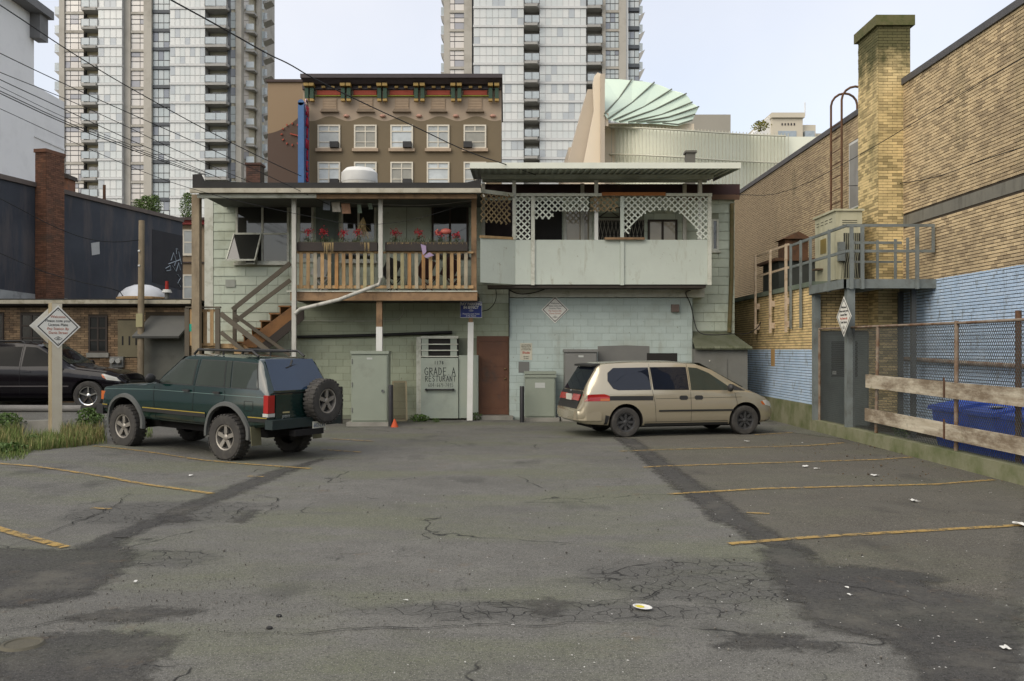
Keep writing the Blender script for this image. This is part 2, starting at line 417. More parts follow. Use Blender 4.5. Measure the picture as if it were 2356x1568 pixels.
def C7(*pp): return [(765.6+a/2.768, 1001.2+b/2.768) for a, b in pp]
sheet('asphalt_patch', [(745,1052),(690,1066),(610,1085),(490,1130),(350,1185),(175,1252),(120,1272),(255,1288),(330,1232),(470,1172),(560,1140),(650,1100),(760,1056)], m_dark, .004, label='dark trench strip of newer asphalt beside the green truck')
sheet('asphalt_patch', [(-60,1256),(150,1262),(300,1250),(335,1275),(290,1330),(225,1372),(100,1400),(-60,1415)], m_dark, .005, label='broad dark asphalt patch at the lot edge')
sheet('asphalt_patch', [(-60,1478),(120,1452),(180,1448),(330,1445),(448,1458),(430,1480),(397,1518),(361,1575),(340,1700),(-60,1700)], m_dark, .004, label='dark asphalt patch by the small iron cover')
sheet('asphalt_patch', [(110,1424),(200,1404),(330,1392),(520,1398),(450,1422),(300,1440),(150,1441)], m_dark, .004, jit=.06, label='gravelly dark hollow in the asphalt')
sheet('asphalt_patch', C7((1165,1060),(1330,1020),(1530,1050),(1610,1085),(1500,1110),(1500,1170),(1300,1190),(1240,1150)), m_dark, .004, jit=.03, label='small dark pothole repair in the middle of the lot')
sheet('parking_bays', [(1400,1004),(1440,1030),(1539,1124),(1607,1177),(1672,1215),(1735,1250),(1850,1300),(2050,1345),(2400,1420),(2420,1112),(2300,1090),(1960,1010),(1800,992)], m_tan, .003, jit=.02, label='browner asphalt of the parking bays beside the fence')
sheet('asphalt_patch', [(1400,1006),(1440,1032),(1500,1090),(1539,1124),(1607,1177),(1613,1196),(1672,1215),(1712,1247),(1880,1290),(1895,1272),(1831,1242),(1759,1204),(1710,1170),(1657,1135),(1570,1078),(1470,1010)], m_dark, .007, label='dark trench strip running from the van across the bays')
sheet('asphalt_patch', C8((500,760),(760,732),(940,800),(960,860),(1200,870),(1500,890),(1780,950),(1650,1000),(2100,1100),(2250,1130),(2250,1700),(1500,1700),(1380,1440),(1250,1330),(900,1270),(750,1180),(700,1090),(600,960),(560,870)), m_dark, .0105, jit=.05, label='large irregular dark asphalt repair near the fence')
sheet('asphalt_patch', C8((170,1350),(420,1270),(800,1270),(1180,1350),(1100,1420),(600,1400),(250,1390)), m_dark, .004, jit=.06, label='low dark stain of broken asphalt')
sheet('asphalt_patch', [(345,1195),(400,1180),(455,1188),(470,1200),(420,1207),(360,1205)], m_dark, .006, label='dark damp stain on the asphalt')
sheet('asphalt_patch', [(515,1205),(560,1172),(615,1172),(590,1200),(550,1210)], m_dark, .004, label='small dark hole beside a crack')
sheet('asphalt_patch', [(303,1240),(345,1234),(370,1238),(340,1250),(305,1250)], m_dark, .004, label='little oval of dark tar')

m_track = asphalt('tyre_track', (.055,.053,.048), (.045,.043,.039)); soft_edge(m_track, .35)
for pl, w in (([(1400,1085),(1470,1130),(1560,1200),(1640,1290)], 9), ([(1300,1060),(1420,1110),(1500,1170),(1560,1240)], 7), ([(1050,1330),(1100,1400),(1110,1480),(1180,1568)], 16), ([(1300,1480),(1420,1540),(1500,1600)], 22)):
    sheet('tyre_track', [(a-w, b) for a, b in pl]+[(a+w, b) for a, b in reversed(pl)], m_track, .0025, label='faint dark curving tyre track on the lot')
# painted lines, worn
t = NT('worn_yellow_paint'); nz = t.noise(9, 7, .7)
tr = t.n('ShaderNodeBsdfTransparent'); mx = t.n('ShaderNodeMixShader')
t.fin(t.mix(t.ramp(t.noise(1.5), .3, .7), (.44, .285, .075), (.32, .225, .085)), .75)
t.set(mx.inputs[0], t.ramp(nz, .36, .54, .0, .86)); t.t.links.new(tr.outputs[0], mx.inputs[1]); t.t.links.new(t.p.outputs[0], mx.inputs[2]); t.t.links.new(mx.outputs[0], t.out.inputs[0])
m_yel = t.mat
def ribbon(name, pts, w, dz, mat, label=None, taper=False, kind='structure', wob=0):
    P = []
    for (a, b) in zip(pts[:-1], pts[1:]):
        a, b = Vector(a), Vector(b); k = max(1, int((b-a).length/.3))
        P += [a+(b-a)*(i/k) for i in range(k)]
    P.append(Vector(pts[-1])); m = MB(); L = []
    for i, p in enumerate(P):
        d = (P[min(i+1, len(P)-1)]-P[max(0, i-1)]).normalized(); nn = Vector((-d.y, d.x))
        ww = w*(1+random.uniform(-wob, wob))*(math.sin(math.pi*(i+.3)/len(P)) if taper else 1)
        for s in (-1, 1):
            q = p+nn*(s*ww/2); L.append((q.x, q.y, gz(q.x, q.y)+dz))
    m.add(L, [(2*i, 2*i+1, 2*i+3, 2*i+2) for i in range(len(P)-1)])
    o = m.build(name, mat); tag(o, label, kind=kind); return o
for nm, pts, w in (
    ('first stall line beside the green truck', [(215,1028),(380,1047),(550,1068),(715,1080)], .10),
    ('second stall line in front of the green truck', [(-20,1067),(250,1100),(490,1138)], .10),
    ('third stall line at the edge of the picture', [(-30,1209),(60,1237),(150,1262)], .12),
    ('faint stall line behind the green truck', [(740,1036),(830,1042)], .08),
    ('short faint line by the cabinet', [(760,1011),(860,1017)], .07),
    ('stall line under the van nose', [(1736,1002),(1824,996.6)], .09),
    ('stall line beside the van', [(1425,1040),(1531,1036),(1858,1027),(1942,1020.5)], .09),
    ('stall line two bays from the van', [(1480,1077),(1531,1074),(2025,1059),(2097,1053.6)], .09),
    ('stall line ending in a hook at the kerb', [(1535,1139),(1759,1126),(2158,1116),(2288,1105.7)], .10),
    ('nearest stall line of the fenced side', [(1677.6,1254),(1873,1238),(2380,1209)], .11)):
    ribbon('parking_line', [G(*p) for p in pts], w, .0125, m_yel, 'yellow '+nm, wob=.08)
for a in ((590,1098),(235,1172),(1745,1183)):
    x, y = G(*a); ribbon('paint_trace', [(x-.14, y+.03), (x+.12, y-.03)], .08, .012, m_yel, 'scrap of old yellow paint')
# cracks: thin dark seams
m_crack = M('crack_seam', (.012, .012, .011), rough=1)
def crack(pix, w=.012):
    P = [Vector(G(*q)) for q in pix]; out = [P[0]]
    for a, b in zip(P[:-1], P[1:]):
        k = max(2, int((b-a).length/.1)); d = b-a; nn = Vector((-d.y, d.x)).normalized()
        out += [a+d*(i/k)+nn*random.uniform(-.035, .035) for i in range(1, k)]+[b]
    ribbon('crack', [tuple(q) for q in out], w, .0135, m_crack, kind='structure', taper=True, wob=.6)
for c in ([(-10,1268),(150,1212),(260,1170),(300,1130)], [(420,1455),(560,1462),(720,1460),(830,1450),(1000,1447),(1130,1440),(1240,1444),(1340,1435),(1580,1438)],
          [(515,1205),(560,1170),(640,1165),(600,1190)], [(615,1168),(640,1150),(590,1140)], [(-10,1462),(110,1436),(200,1420)],
          [(1080,1392),(1190,1390)], [(1330,1395),(1480,1380),(1560,1330)], [(1850,1330),(2050,1370),(2150,1400)],
          [(1000,1440),(1100,1410),(1190,1415)]): crack(c)
# small iron cover
o = MB().lathe([(0,.012),(.105,.012),(.112,.02),(.125,.02),(.14,.004)], 24, 'Z', (*G(52,1486), gz(*G(52,1486)))).build('valve_cover', M('cover_iron', (.12,.11,.075), (.07,.065,.05), bump=.5, bscale=60), smooth=40)
tag(o, 'small round iron valve cover set in dark asphalt', 'cover')

# kerbs and lane at the west side
m_conc = M('weathered_concrete', (.30, .29, .25), (.22, .21, .18), stain=(.10,.10,.07), slo=.5, shi=.8, bump=.4)
m_moss = M('mossy_concrete', (.235, .23, .15), (.19, .195, .11), stain=(.075,.10,.025), sscale=1.6, slo=.42, shi=.72, bump=.5, rough=.95)
a, b = G(20, 984), G(108, 972)
k = MB(); k.prism([(a[0]-.6, a[1]+.1, .05), (b[0], b[1]+.25, .1), (b[0], b[1]+.25, .42), (a[0]-.6, a[1]+.1, .36)], (.05, .32, 0))
tag(k.build('concrete_kerb', m_conc), 'broken length of concrete kerb behind the sign post', 'kerb')
k = MB(); k.tube([(-15, 22.95, .47), (-12.5, 22.93, .48), (-10.7, 22.9, .48)], .085, 10)
tag(k.build('parking_log', M('grey_log', (.25,.24,.22), (.17,.165,.15), bump=.4)), 'long grey round log lying below the black car', 'log')
tag(box('concrete_block', m_conc, None, -13.9, -12.6, 24.9, 25.2, .38, .62), 'pale low concrete block seen under the black car', 'block')

# ================================================================ tall brick building on the east side
XW, YF, HT = 9.4, 39.0, 8.22
def brick_mat(name, tones, blue=None, dirt=.6, top=False):
    t = NT(name); x, y, z = t.xyz(); r = t.rnd()
    c = t.mix(t.ramp(r, 0, .5), tones[0], tones[1]); c = t.mix(t.ramp(r, .55, .9), c, tones[2])
    lg = t.noise(.9, 8, .7); c = t.mix(t.ramp(lg, .46, .66, 0, dirt), c, tones[3]); c = t.mix(t.math('MULTIPLY', t.ramp(t.rnd(), .62, .75), t.ramp(t.noise(.5, 3), .42, .62, .15, .5)), c, tones[3])
    far = t.ramp(t.math('ADD', y, t.math('MULTIPLY', t.noise(.6, 5), 6)), 25, 35, 0, .85); c = t.mix(far, c, tones[3])            # darker brick tone towards the back
    st = t.ramp(t.noise(1.3, 7, .6, stretch=(1, 1, .22)), .56, .78, 0, .5); c = t.mix(st, c, (.075, .08, .045))
    if top:
        ms = t.math('ADD', t.ramp(z, 7.4, 9.3, -.35, .62), t.math('MULTIPLY', t.math('SUBTRACT', t.noise(1.7, 7, .65), .5), 1.5)); c = t.mix(t.ramp(ms, .1, .5, 0, .9), c, (.062, .066, .026))
    if blue:
        e = t.math('ADD', z, t.math('MULTIPLY', t.math('SUBTRACT', t.noise(14, 3), .5), .03))
        bl = t.mix(t.ramp(t.noise(1.6, 6), .35, .7), (.47, .60, .75), (.37, .49, .63))
        bl = t.mix(t.ramp(r, .55, 1, 0, .35), bl, (.56,.65,.74))
        wear = t.ramp(t.noise(5, 8, .75, stretch=(1, 1, .5)), .55, .66, 0, .8); bl = t.mix(wear, bl, (.20, .21, .19))
        c = t.mix(t.math('LESS_THAN', e, blue), c, bl)
    t.bump(t.noise(60, 4), .35, .006)
    return t.fin(c, .9, 0, .25)
TAN = ((.66,.515,.305), (.57,.445,.265), (.44,.34,.205), (.27,.21,.135))
YLW = ((.82,.62,.31), (.74,.56,.285), (.62,.47,.24), (.38,.30,.155))
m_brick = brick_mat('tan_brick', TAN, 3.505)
m_brick2 = brick_mat('yellow_brick', YLW, 1.965, .4)
m_brick3 = brick_mat('chimney_brick', ((.74,.58,.29),(.66,.515,.26),(.50,.385,.195),(.20,.175,.085)), None, .5, True)
m_mort = M('dark_mortar', (.060, .045, .028), (.042, .034, .024), rough=.95)
bb = thing('brick_building', 'long tan brick building with blue painted base along the fence', 'building', (XW+.5, 20, 0))
box('wall', m_mort, bb, XW, XW+9, 13, YF, 0, HT)
holes = [(YF-24.9, YF-24.1, 5.75, 7.6), (0, YF-13, 4.87, 5.12)]
holes[1] = (YF-21.5, YF-13, 4.87, 5.12)
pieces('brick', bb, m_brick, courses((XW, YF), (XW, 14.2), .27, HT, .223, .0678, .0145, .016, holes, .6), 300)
box('concrete_band', M('stained_band', (.20,.19,.15), (.15,.145,.12), stain=(.09,.085,.07), sscale=4, streak=True), bb, XW-.012, XW, 13, 21.5, 4.872, 5.118)
box('coping', M('dark_coping', (.10,.095,.095), (.07,.07,.07), rough=.6), bb, XW-.06, XW+9.06, 12.9, YF+.06, HT, HT+.15)
w = MB(); w.box(XW-.01, XW+.05, 24.1, 24.9, 5.75, 7.6); wo = w.build('window', M('white_frame', (.62,.62,.58)), bb)
box('pane', glass('old_glass', (.30,.30,.28), .1), wo, XW-.016, XW-.01, 24.16, 24.84, 5.82, 7.53)
box('sill', m_moss, wo, XW-.1, XW, 24.0, 25.0, 5.62, 5.745)
# chimney
ch = thing('brick_chimney', 'tall mossy yellow brick chimney rising against the tan building', 'chimney', (9.1, 22.1, 0))
CT = 9.62
box('core', m_mort, ch, 8.8, 9.399, 21.5, 22.7, 0, CT); box('shoulder', m_mort, ch, 9.399, 9.56, 21.5, 22.7, HT+.15, CT)
cp = courses((8.8, 21.5), (9.4, 21.5), .3, HT+.149, .223, .0678, .009, .012, (), .5)+courses((8.8, 21.5), (9.56, 21.5), HT+.149, CT, .223, .0678, .009, .012, (), .5)
cp += courses((8.8, 22.7), (8.8, 21.488), .3, CT, .223, .0678, .009, .012, (), .9)
pieces('brick', ch, m_brick3, cp, 300)
box('cap', M('mossy_cap', (.13,.115,.05), (.09,.095,.03), stain=(.06,.075,.015), sscale=5, bump=.8, bscale=18), ch, 8.72, 9.64, 21.42, 22.8, CT, CT+.24)

# low annex with the steel platform
ax = thing('brick_annex', 'low yellow brick annex with blue painted lower half and grey door', 'building', (8.4, 25, 0))
box('wall', m_mort, ax, 7.45, XW-.012, 22.1, 30, 0, 3.5)
D0, D1 = X(1888, 22.1), X(1993, 22.1)
cp = courses((7.45, 30), (7.45, 22.089), .62, 3.5, .223, .0678, .0135, .015, (), .5)+courses((7.45, 22.1), (XW-.03, 22.1), .25, 3.5, .223, .0678, .0135, .015, [(D0-7.45-.06, D1-7.45+.06, 0, 2.38)], .5)
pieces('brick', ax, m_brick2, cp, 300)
box('concrete_base', m_moss, ax, 7.40, 7.449, 22.09, 30, 0, .62)
box('flashing', M('green_flashing', (.17,.20,.15), (.10,.13,.10), stain=(.04,.05,.03)), ax, 7.38, XW-.014, 22.04, 30, 3.5, 3.62)
dd = box('door', M('steel_door', (.16,.19,.185), (.12,.15,.145), rough=.5, stain=(.07,.08,.07)), ax, D0, D1, 22.05, 22.098, .12, 2.33)
box('pane', glass('dark_glass', (.03,.032,.028)), dd, X(1911,22.1), X(1971,22.1), 22.04, 22.049, H(868,22.1), H(786,22.1))
box('notice', M('white_card', (.5,.52,.48)), dd, X(1913,22.1), X(1922,22.1), 22.034, 22.039, H(862,22.1), H(854,22.1))
box('door_frame', M('frame_paint', (.13,.15,.14)), ax, D0-.06, D0-.003, 22.03, 22.09, .12, 2.38)
box('door_frame', M('frame_paint', (.13,.15,.14)), ax, D1+.003, D1+.06, 22.03, 22.09, .12, 2.38)
box('door_frame', M('frame_paint', (.13,.15,.14)), ax, D0-.06, D1+.06, 22.03, 22.09, 2.335, 2.39)
box('orange_patch', M('orange_stain', (.42,.26,.10)), ax, 7.425, 7.433, 25.15, 25.5, 1.5, 1.97)

# kerb wall that carries the fence
kw = MB(); kw.box(7.42, 7.70, 8.0, 22.04, 0, .26); tag(kw.build('kerb_wall', m_moss), 'mossy low concrete kerb wall under the chain link fence', 'wall')

# steel platform
m_steel = M('grey_steel', (.20,.225,.215), (.15,.17,.165), rough=.55, stain=(.10,.10,.085), sscale=3, metal=.1)
m_pale = M('cream_steel', (.55,.44,.32), (.47,.38,.27), rough=.6, stain=(.25,.15,.07), sscale=6)
pf = thing('steel_platform', 'grey steel platform with railings on columns above the grey door', 'platform', (7.6, 20, 0))
box('deck', m_steel, pf, 7.42, XW-.02, 19.9, 22.03, 3.43, 3.48)
for bx in ((7.36, 9.38, 19.82, 19.9, 3.30, 3.5), (7.34, 7.419, 19.82, 22.03, 3.30, 3.5), (9.3, 9.38, 19.905, 22.03, 3.30, 3.42), (8.2, 8.28, 19.905, 22.03, 3.30, 3.42)): box('edge_channel', m_steel, pf, *bx)
gr = MB()
for i in range(44): gr.box(7.44, XW-.03, 19.92+.048*i, 19.93+.048*i, 3.482, 3.5)
gr.build('grating', m_steel, pf)
for (px, Y, w) in ((1878, 22.0, .16), (1955, 19.95, .17)):
    box('column', m_steel, pf, X(px,Y)-w/2, X(px,Y)+w/2, Y-w/2, Y+w/2, .26, 3.30)
for (xx, yy) in ((9.05, 20.2), (9.2, 21.2)): box('column', M('dark_steel', (.07,.075,.075)), pf, xx-.05, xx+.05, yy-.05, yy+.05, 0, 3.30)
RT, RM = 4.67, 4.11
for z in (RT, RM):
    box('rail', m_steel, pf, 7.42, 9.34, 19.80, 19.85, z-.03, z+.03)
    box('rail', m_steel, pf, 7.40, 7.45, 19.86, 23.7, z-.03, z+.03)
for px in (1958, 1983, 2109): box('rail_post', m_steel, pf, X(px,19.8)-.035, X(px,19.8)+.035, 19.745, 19.798, 3.28, RT-.032)
box('rail_post', m_steel, pf, 9.29, 9.34, 19.80, 19.85, RM+.03, RT-.03)
for Y in (20.75, 22.02, 22.75, 23.55): box('rail_post', m_steel, pf, 7.345, 7.398, Y-.03, Y+.03, 3.28 if Y < 22.1 else 2.5, RT+.03)
for (a, b) in ((8.05, 21.1), (8.62, 21.1), (8.95, 20.9), (9.1, 20.6)): box('rail_post', m_steel, pf, a-.025, a+.025, b-.025, b+.025, 3.5, 4.5)
box('rail', m_steel, pf, 8.02, 9.2, 21.14, 21.18, 4.42, 4.48); box('rail', m_steel, pf, 8.02, 9.2, 21.14, 21.18, 3.98, 4.03)
rl = thing('roof_railing', 'cream painted railing bracketed to the yellow annex wall', 'railing', (7.4, 25, 2.5))
for z in (RT+.04, RM): box('rail', m_pale, rl, 7.35, 7.40, 23.75, 26.75, z-.028, z+.028)
for Y in (23.78, 25.2, 26.7):
    p = box('rail_post', m_pale, rl, 7.29, 7.348, Y-.035, Y+.035, 2.42, RT+.06)
    for z in (2.55, 3.15): box('bracket', m_pale, p, 7.348, 7.44, Y-.06, Y+.06, z, z+.16)

# cabinet on the platform
m_cream = M('cream_cabinet', (.50,.48,.34), (.42,.41,.29), rough=.5, stain=(.28,.27,.17), sscale=2.5, streak=True)
hv = thing('electrical_cabinet', 'cream metal cabinet with vents and hanging cables on the platform', 'cabinet', (8.1, 22.2, 3.5))
box('body', m_cream, hv, 7.8, 8.42, 21.5, 22.95, 3.62, 5.24)
box('roof_panel', m_cream, hv, 7.76, 8.46, 21.46, 23.0, 5.242, 5.29)
for i in range(4):
    for j in range(2): box('vent_slot', M('slot_dark', (.05,.05,.04)), hv, 7.794, 7.799, 21.75+.3*i, 21.93+.3*i, 5.02+.07*j, 5.035+.07*j)
for j in range(4): box('vent_slot', M('slot_dark', (.05,.05,.04)), hv, 7.95, 8.3, 21.494, 21.499, 4.86+.05*j, 4.875+.05*j)
box('cable_recess', M('slot_dark', (.05,.05,.04)), hv, 7.98, 8.38, 21.493, 21.499, 3.66, 4.72)
c = MB()
for i in range(8): c.tube([(8.02+.042*i, 21.47, 4.72), (8.02+.042*i, 21.46, 4.3), (7.93+.05*i, 21.45, 3.95), (7.9+.06*i, 21.44, 3.53)], .011, 5)
c.build('cable_bundle', M('grey_cable', (.24,.24,.17)), hv, smooth=60)
box('junction_box', m_steel, hv, 7.83, 7.98, 21.38, 21.49, 4.05, 4.5)
box('side_window', M('amber_pane', (.25,.19,.06), rough=.3), hv, 7.792, 7.799, 22.15, 22.55, 4.32, 4.68)
box('side_hood', M('brown_hood', (.12,.08,.05)), hv, 7.62, 7.80, 22.35, 22.75, 3.93, 3.96)
# rooftop gear further back
rg = thing('rooftop_unit', 'dark rusty rooftop unit with a small wooden roof behind the railing', 'unit', (8.3, 26.8, 3.6))
m_rust = M('rusty_metal', (.14,.07,.035), (.09,.05,.03), stain=(.04,.03,.02), sscale=4, rough=.9)
box('body', M('dark_unit', (.05,.055,.05), (.035,.04,.035)), rg, 7.8, 8.9, 26.0, 27.6, 3.62, 4.5)
box('lid', m_rust, rg, 7.65, 9.0, 25.9, 27.75, 4.5, 4.58)
box('small_cabinet', m_rust, rg, 8.05, 8.7, 26.2, 26.9, 4.58, 5.15)
m = MB(); m.prism([(7.95, 26.1, 5.15), (8.8, 26.1, 5.15), (8.4, 26.1, 5.36)], (0, .9, 0)); m.build('small_roof', m_rust, rg)
# ladder with two hoops
ld = thing('roof_ladder', 'rusty steel ladder with hooped top rails leaning over the parapet', 'ladder', (9.2, 25.7, 3.6))
for px, dy in ((1912, 0), (1936.5, 0)):
    Y = 9.2*FPX/(px-VX); top = H(245 if px < 1920 else 230, Y)
    pts = [(9.2, Y, 3.62), (9.2, Y, 6), (9.2, Y, top)]
    for i in range(1, 9):
        a = math.pi*i/8; pts.append((9.2+.34*(1-math.cos(a)), Y-.02*i, top+.34*math.sin(a)))
    pts.append((9.88, Y-.17, HT+.12)); m = MB(); m.tube(pts, .032, 8); m.build('rail', m_rust, ld, smooth=60)
for i in range(13): m = MB(); m.cyl((9.2, 9.2*FPX/(1912-VX), 3.9+.36*i), (9.2, 9.2*FPX/(1936.5-VX), 3.9+.36*i), .014, n=6); m.build('rung', m_rust, ld)

# chain link fence on the kerb
fn = thing('chain_link_fence', 'rusty chain link fence with a pipe rail on the mossy kerb', 'fence', (7.55, 18, .26))
m_pipe = M('rusty_pipe', (.26,.22,.17), (.18,.12,.08), stain=(.12,.055,.02), sscale=5, slo=.45, shi=.7, rough=.85)
MB().tube([(7.55, 22.0, 2.46), (7.55, 18, 2.43), (7.55, 15, 2.40), (7.55, 9, 2.38)], .024, 8).build('rail', m_pipe, fn, smooth=60)
for Y, lean in ((18.55, .1), (15.25, .02), (11.8, 0)):
    MB().tube([(7.55, Y, .2), (7.55, Y-lean, 2.44)], .036, 10).build('post', m_pipe, fn, smooth=60)
MB().tube([(7.55, 21.9, .2), (7.55, 21.9, 2.46)], .03, 8).build('post', m_pipe, fn, smooth=60)
w = MB(); s = .062
def wire(y0, z0, y1, z1):
    # clip to the fence rectangle
    A0, A1, B0, B1 = 9.0, 21.95, .27, 2.42
    t0, t1 = 0.0, 1.0
    for p, d, lo, hi in ((y0, y1-y0, A0, A1), (z0, z1-z0, B0, B1)):
        if abs(d) < 1e-9: continue
        u, v = (lo-p)/d, (hi-p)/d
        if u > v: u, v = v, u
        t0, t1 = max(t0, u), min(t1, v)
    if t1-t0 > .01:
        a = (7.575, y0+(y1-y0)*t0, z0+(z1-z0)*t0); b = (7.575, y0+(y1-y0)*t1, z0+(z1-z0)*t1); w.tube([a, b], .0046, 3, cap=False)
y = 6.5
while y < 24:
    wire(y, .2, y+2.4*.72, 2.6); wire(y, .2, y-2.4*.72, 2.6); y += s
o = w.build('wire_mesh', M('wire', (.115,.125,.12), metal=.3, rough=.6), fn); o['kind'] = 'stuff'
t = NT('weathered_plank'); gr_ = t.noise(6, 8, .7, stretch=(1, .12, 3.2)); c = t.mix(t.ramp(gr_, .35, .65), (.60,.55,.43), (.42,.36,.26)); c = t.mix(t.ramp(t.noise(1.4, 8, .75, stretch=(1, .5, 1.6)), .42, .58, 0, .9), c, (.17,.125,.08)); c = t.mix(t.ramp(t.noise(2.6, 6, .7), .60, .72, 0, .7), c, (.13,.13,.06)); t.bump(gr_, .6, .01); m_plank = t.fin(c, .9)
for (y0, y1, z0, z1, dz) in ((15.45, 18.82, 1.175, 1.445, .0), (9.0, 15.40, 1.14, 1.41, .0), (15.45, 18.86, .485, .745, .0), (9.0, 15.40, .44, .70, 0)):
    m = MB(); m.prism([(7.44, y0, z0-.03), (7.44, y1, z0), (7.44, y1, z1), (7.44, y0, z1-.03)], (.045, 0, 0)); m.build('plank', m_plank, fn)
for z in (.5, 1.2): box('strap', m_rust, fn, 7.425, 7.439, 15.41, 15.45, z-.06, z+.28)
tag(MB().tube([(7.75, 13.75, 0), (7.75, 13.75, 2.55)], .045, 10).build('vent_pipe', m_rust, None, smooth=60), 'rusty standing pipe with a mossy cap behind the fence', 'pipe')
tag(MB().tube([(9.3, 21.2, 1.75), (9.3, 18, 1.68), (9.3, 13.2, 1.6)], .05, 8).build('wall_pipe', m_pipe, None, smooth=60), 'long weathered pipe running along the blue painted bricks', 'pipe')
# wheeled bins
m_blue = M('blue_plastic', (.03,.11,.62), (.025,.09,.52), rough=.45)
for i, (yy, lab) in enumerate(((16.35, 'blue wheeled bin behind the fence, the one farther from the camera'), (15.05, 'blue wheeled bin with a pale sticker behind the lower plank'), (13.85, 'blue wheeled bin at the picture edge behind the fence'))):
    bn = thing('wheeled_bin', lab, 'bin', (8.35, yy, 0), 'blue bins behind the fence')
    m = MB(); m.add([(7.95,yy-.33,.06),(8.6,yy-.33,.06),(8.6,yy+.33,.06),(7.95,yy+.33,.06),(7.85,yy-.42,.86),(8.75,yy-.42,.9),(8.75,yy+.42,.9),(7.85,yy+.42,.86)], [(0,3,2,1),(4,5,6,7),(0,1,5,4),(1,2,6,5),(2,3,7,6),(3,0,4,7)])
    m.build('body', m_blue, bn)
    m = MB(); m.prism([(7.78,yy-.46,.865),(8.82,yy-.46,.905),(8.82,yy-.46,1.0),(8.3,yy-.46,1.03),(7.8,yy-.46,.93)], (0,.92,0)); m.build('lid', m_blue, bn)
    for q in (-.3, .3): MB().cyl((8.62,yy+q-.03,.1),(8.62,yy+q+.03,.1),.1,n=12).build('wheel', M('black_rubber', (.02,.02,.02)), bn)
    if i == 1: box('sticker', M('white_card', (.5,.52,.48)), bn, 8.0, 8.3, yy-.2, yy+.1, 1.012, 1.014)
# ================================================================ the house at the back of the lot
YW, YD, YP = 25.8, 24.6, 24.0          # main wall, balcony front, porch front
HX0, HX1, HZ = X(472, YW), X(1690, YW), 6.35
m_side = M('mint_siding', (0.500,0.550,0.450), (0.440,0.490,0.395), rnd=.09, rough=.75, stain=(0.280,0.290,0.190), sscale=1.2, slo=.52, shi=.8, bump=.2, bscale=18, chip=(0.270,0.260,0.190))
m_block = M('painted_block', (0.420,0.460,0.335), (0.385,0.425,0.305), rnd=.05, rough=.8, stain=(0.240,0.240,0.160), sscale=.9, slo=.5, shi=.8, bump=.25, bscale=25, chip=(0.240,0.230,0.160))
m_bblock = M('bluish_block', (.435,.51,.475), (.40,.47,.435), rnd=.04, rough=.8, stain=(0.310,0.330,0.270), sscale=.7, slo=.5, shi=.8, bump=.25, bscale=25, chip=(0.270,0.280,0.225))
m_board = M('pale_board', (.52,.57,.50), (.485,.53,.465), streak=True, scale=2, rough=.7, stain=(0.360,0.360,0.280), sscale=3.2, slo=.6, shi=.72, bump=.3, bscale=14, chip=(0.300,0.290,0.220))
m_trim = M('grey_green_trim', (0.600,0.610,0.530), (0.500,0.510,0.430), rough=.65, stain=(0.280,0.280,0.200), sscale=4)
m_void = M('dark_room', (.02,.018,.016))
m_tar = M('tar_roof', (.035,.034,.032), (.025,.025,.024), rough=.85, bump=.4)
m_wood = M('weathered_wood', (0.460,0.310,0.155), (0.340,0.220,0.105), scale=5, rough=.85, stain=(0.140,0.095,0.055), sscale=4, streak=True, rnd=.15)
m_gwood = M('grey_brown_wood', (.33,.27,.18), (.24,.19,.125), scale=4, rough=.9, stain=(.13,.10,.065), sscale=4, streak=True)
m_wood2 = M('stained_wood', (.30,.19,.10), (.225,.14,.075), scale=5, rough=.8, stain=(0.090,0.060,0.038), sscale=3, rnd=.1)
m_dwood = M('dark_wood', (.065,.052,.042), (.045,.037,.03), rough=.85)
m_gpost = M('grey_paint', (0.540,0.533,0.472), (0.446,0.439,0.385), rough=.6, stain=(0.230,0.216,0.176), sscale=5, streak=True)
m_white = M('white_paint', (.70,.70,.66), (.62,.62,.57), rough=.6, stain=(.35,.33,.27), sscale=5, slo=.6, shi=.9)
m_win = glass('window_glass', (.035,.036,.032), .03, spec=.9)
m_gbox = M('utility_grey_green', (0.265,0.295,0.235), (0.245,0.275,0.220), rough=.45, stain=(0.190,0.205,0.165), sscale=1.2, slo=.6)
m_ggrey = M('utility_grey', (.19,.19,.175), (.165,.165,.15), rough=.55, stain=(.12,.12,.11))

hs = thing('house', 'two storey mint green house with wooden porch and white balcony', 'house', (-1, YW, 0))
WH = {}   # wall openings, from pixel rectangles
def hole(px0, px1, py0, py1, Y=YW): return (X(px0, Y), X(px1, Y), H(py1, Y), H(py0, Y))
OPEN = {'w1': hole(543,666,472,606), 'w2': hole(686,722,470,600), 'd1': hole(727,779,474,672), 'w3': hole(785,866,470,602), 'p1': hole(881,990,470,600), 'w4': hole(993,1078,470,592),
        'gd': hole(1296,1362,478,664), 'gate': hole(1368,1482,505,664), 'w5': hole(1490,1558,506,610), 'w6': hole(1636,1653,505,578), 'door': hole(1101,1168,778,954), 'vst': hole(966,1100,776,968)}
box('wall', M('joint_olive', (.27,.29,.21)), hs, HX0, HX1, YW, YW+9, 0, HZ)
ho = [(a-HX0, b-HX0, c, d) for (a, b, c, d) in OPEN.values()]
sd = courses((HX0+.24, YW), (HX1, YW), 3.28, HZ, .61, .262, .009, .024, [(a-.24, b-.24, c, d) for a, b, c, d in ho], .3, off=.5)
sd += courses((HX0+.24, YW), (X(676, YW), YW), .4, 3.28, .61, .262, .009, .024, (), .3)
sd += courses((X(1594, YW), YW), (HX1, YW), .4, 3.28, .61, .262, .009, .024, (), .3)
pieces('siding_shingle', hs, m_side, sd, 300, 'shingle')
sx = X(676, YW)
bl = courses((sx, YW), (.08, YW), .1, 3.28, .40, .203, .009, .010, [(a-sx, b-sx, c, d) for a, b, c, d in (OPEN['door'], OPEN['vst'])], .5)
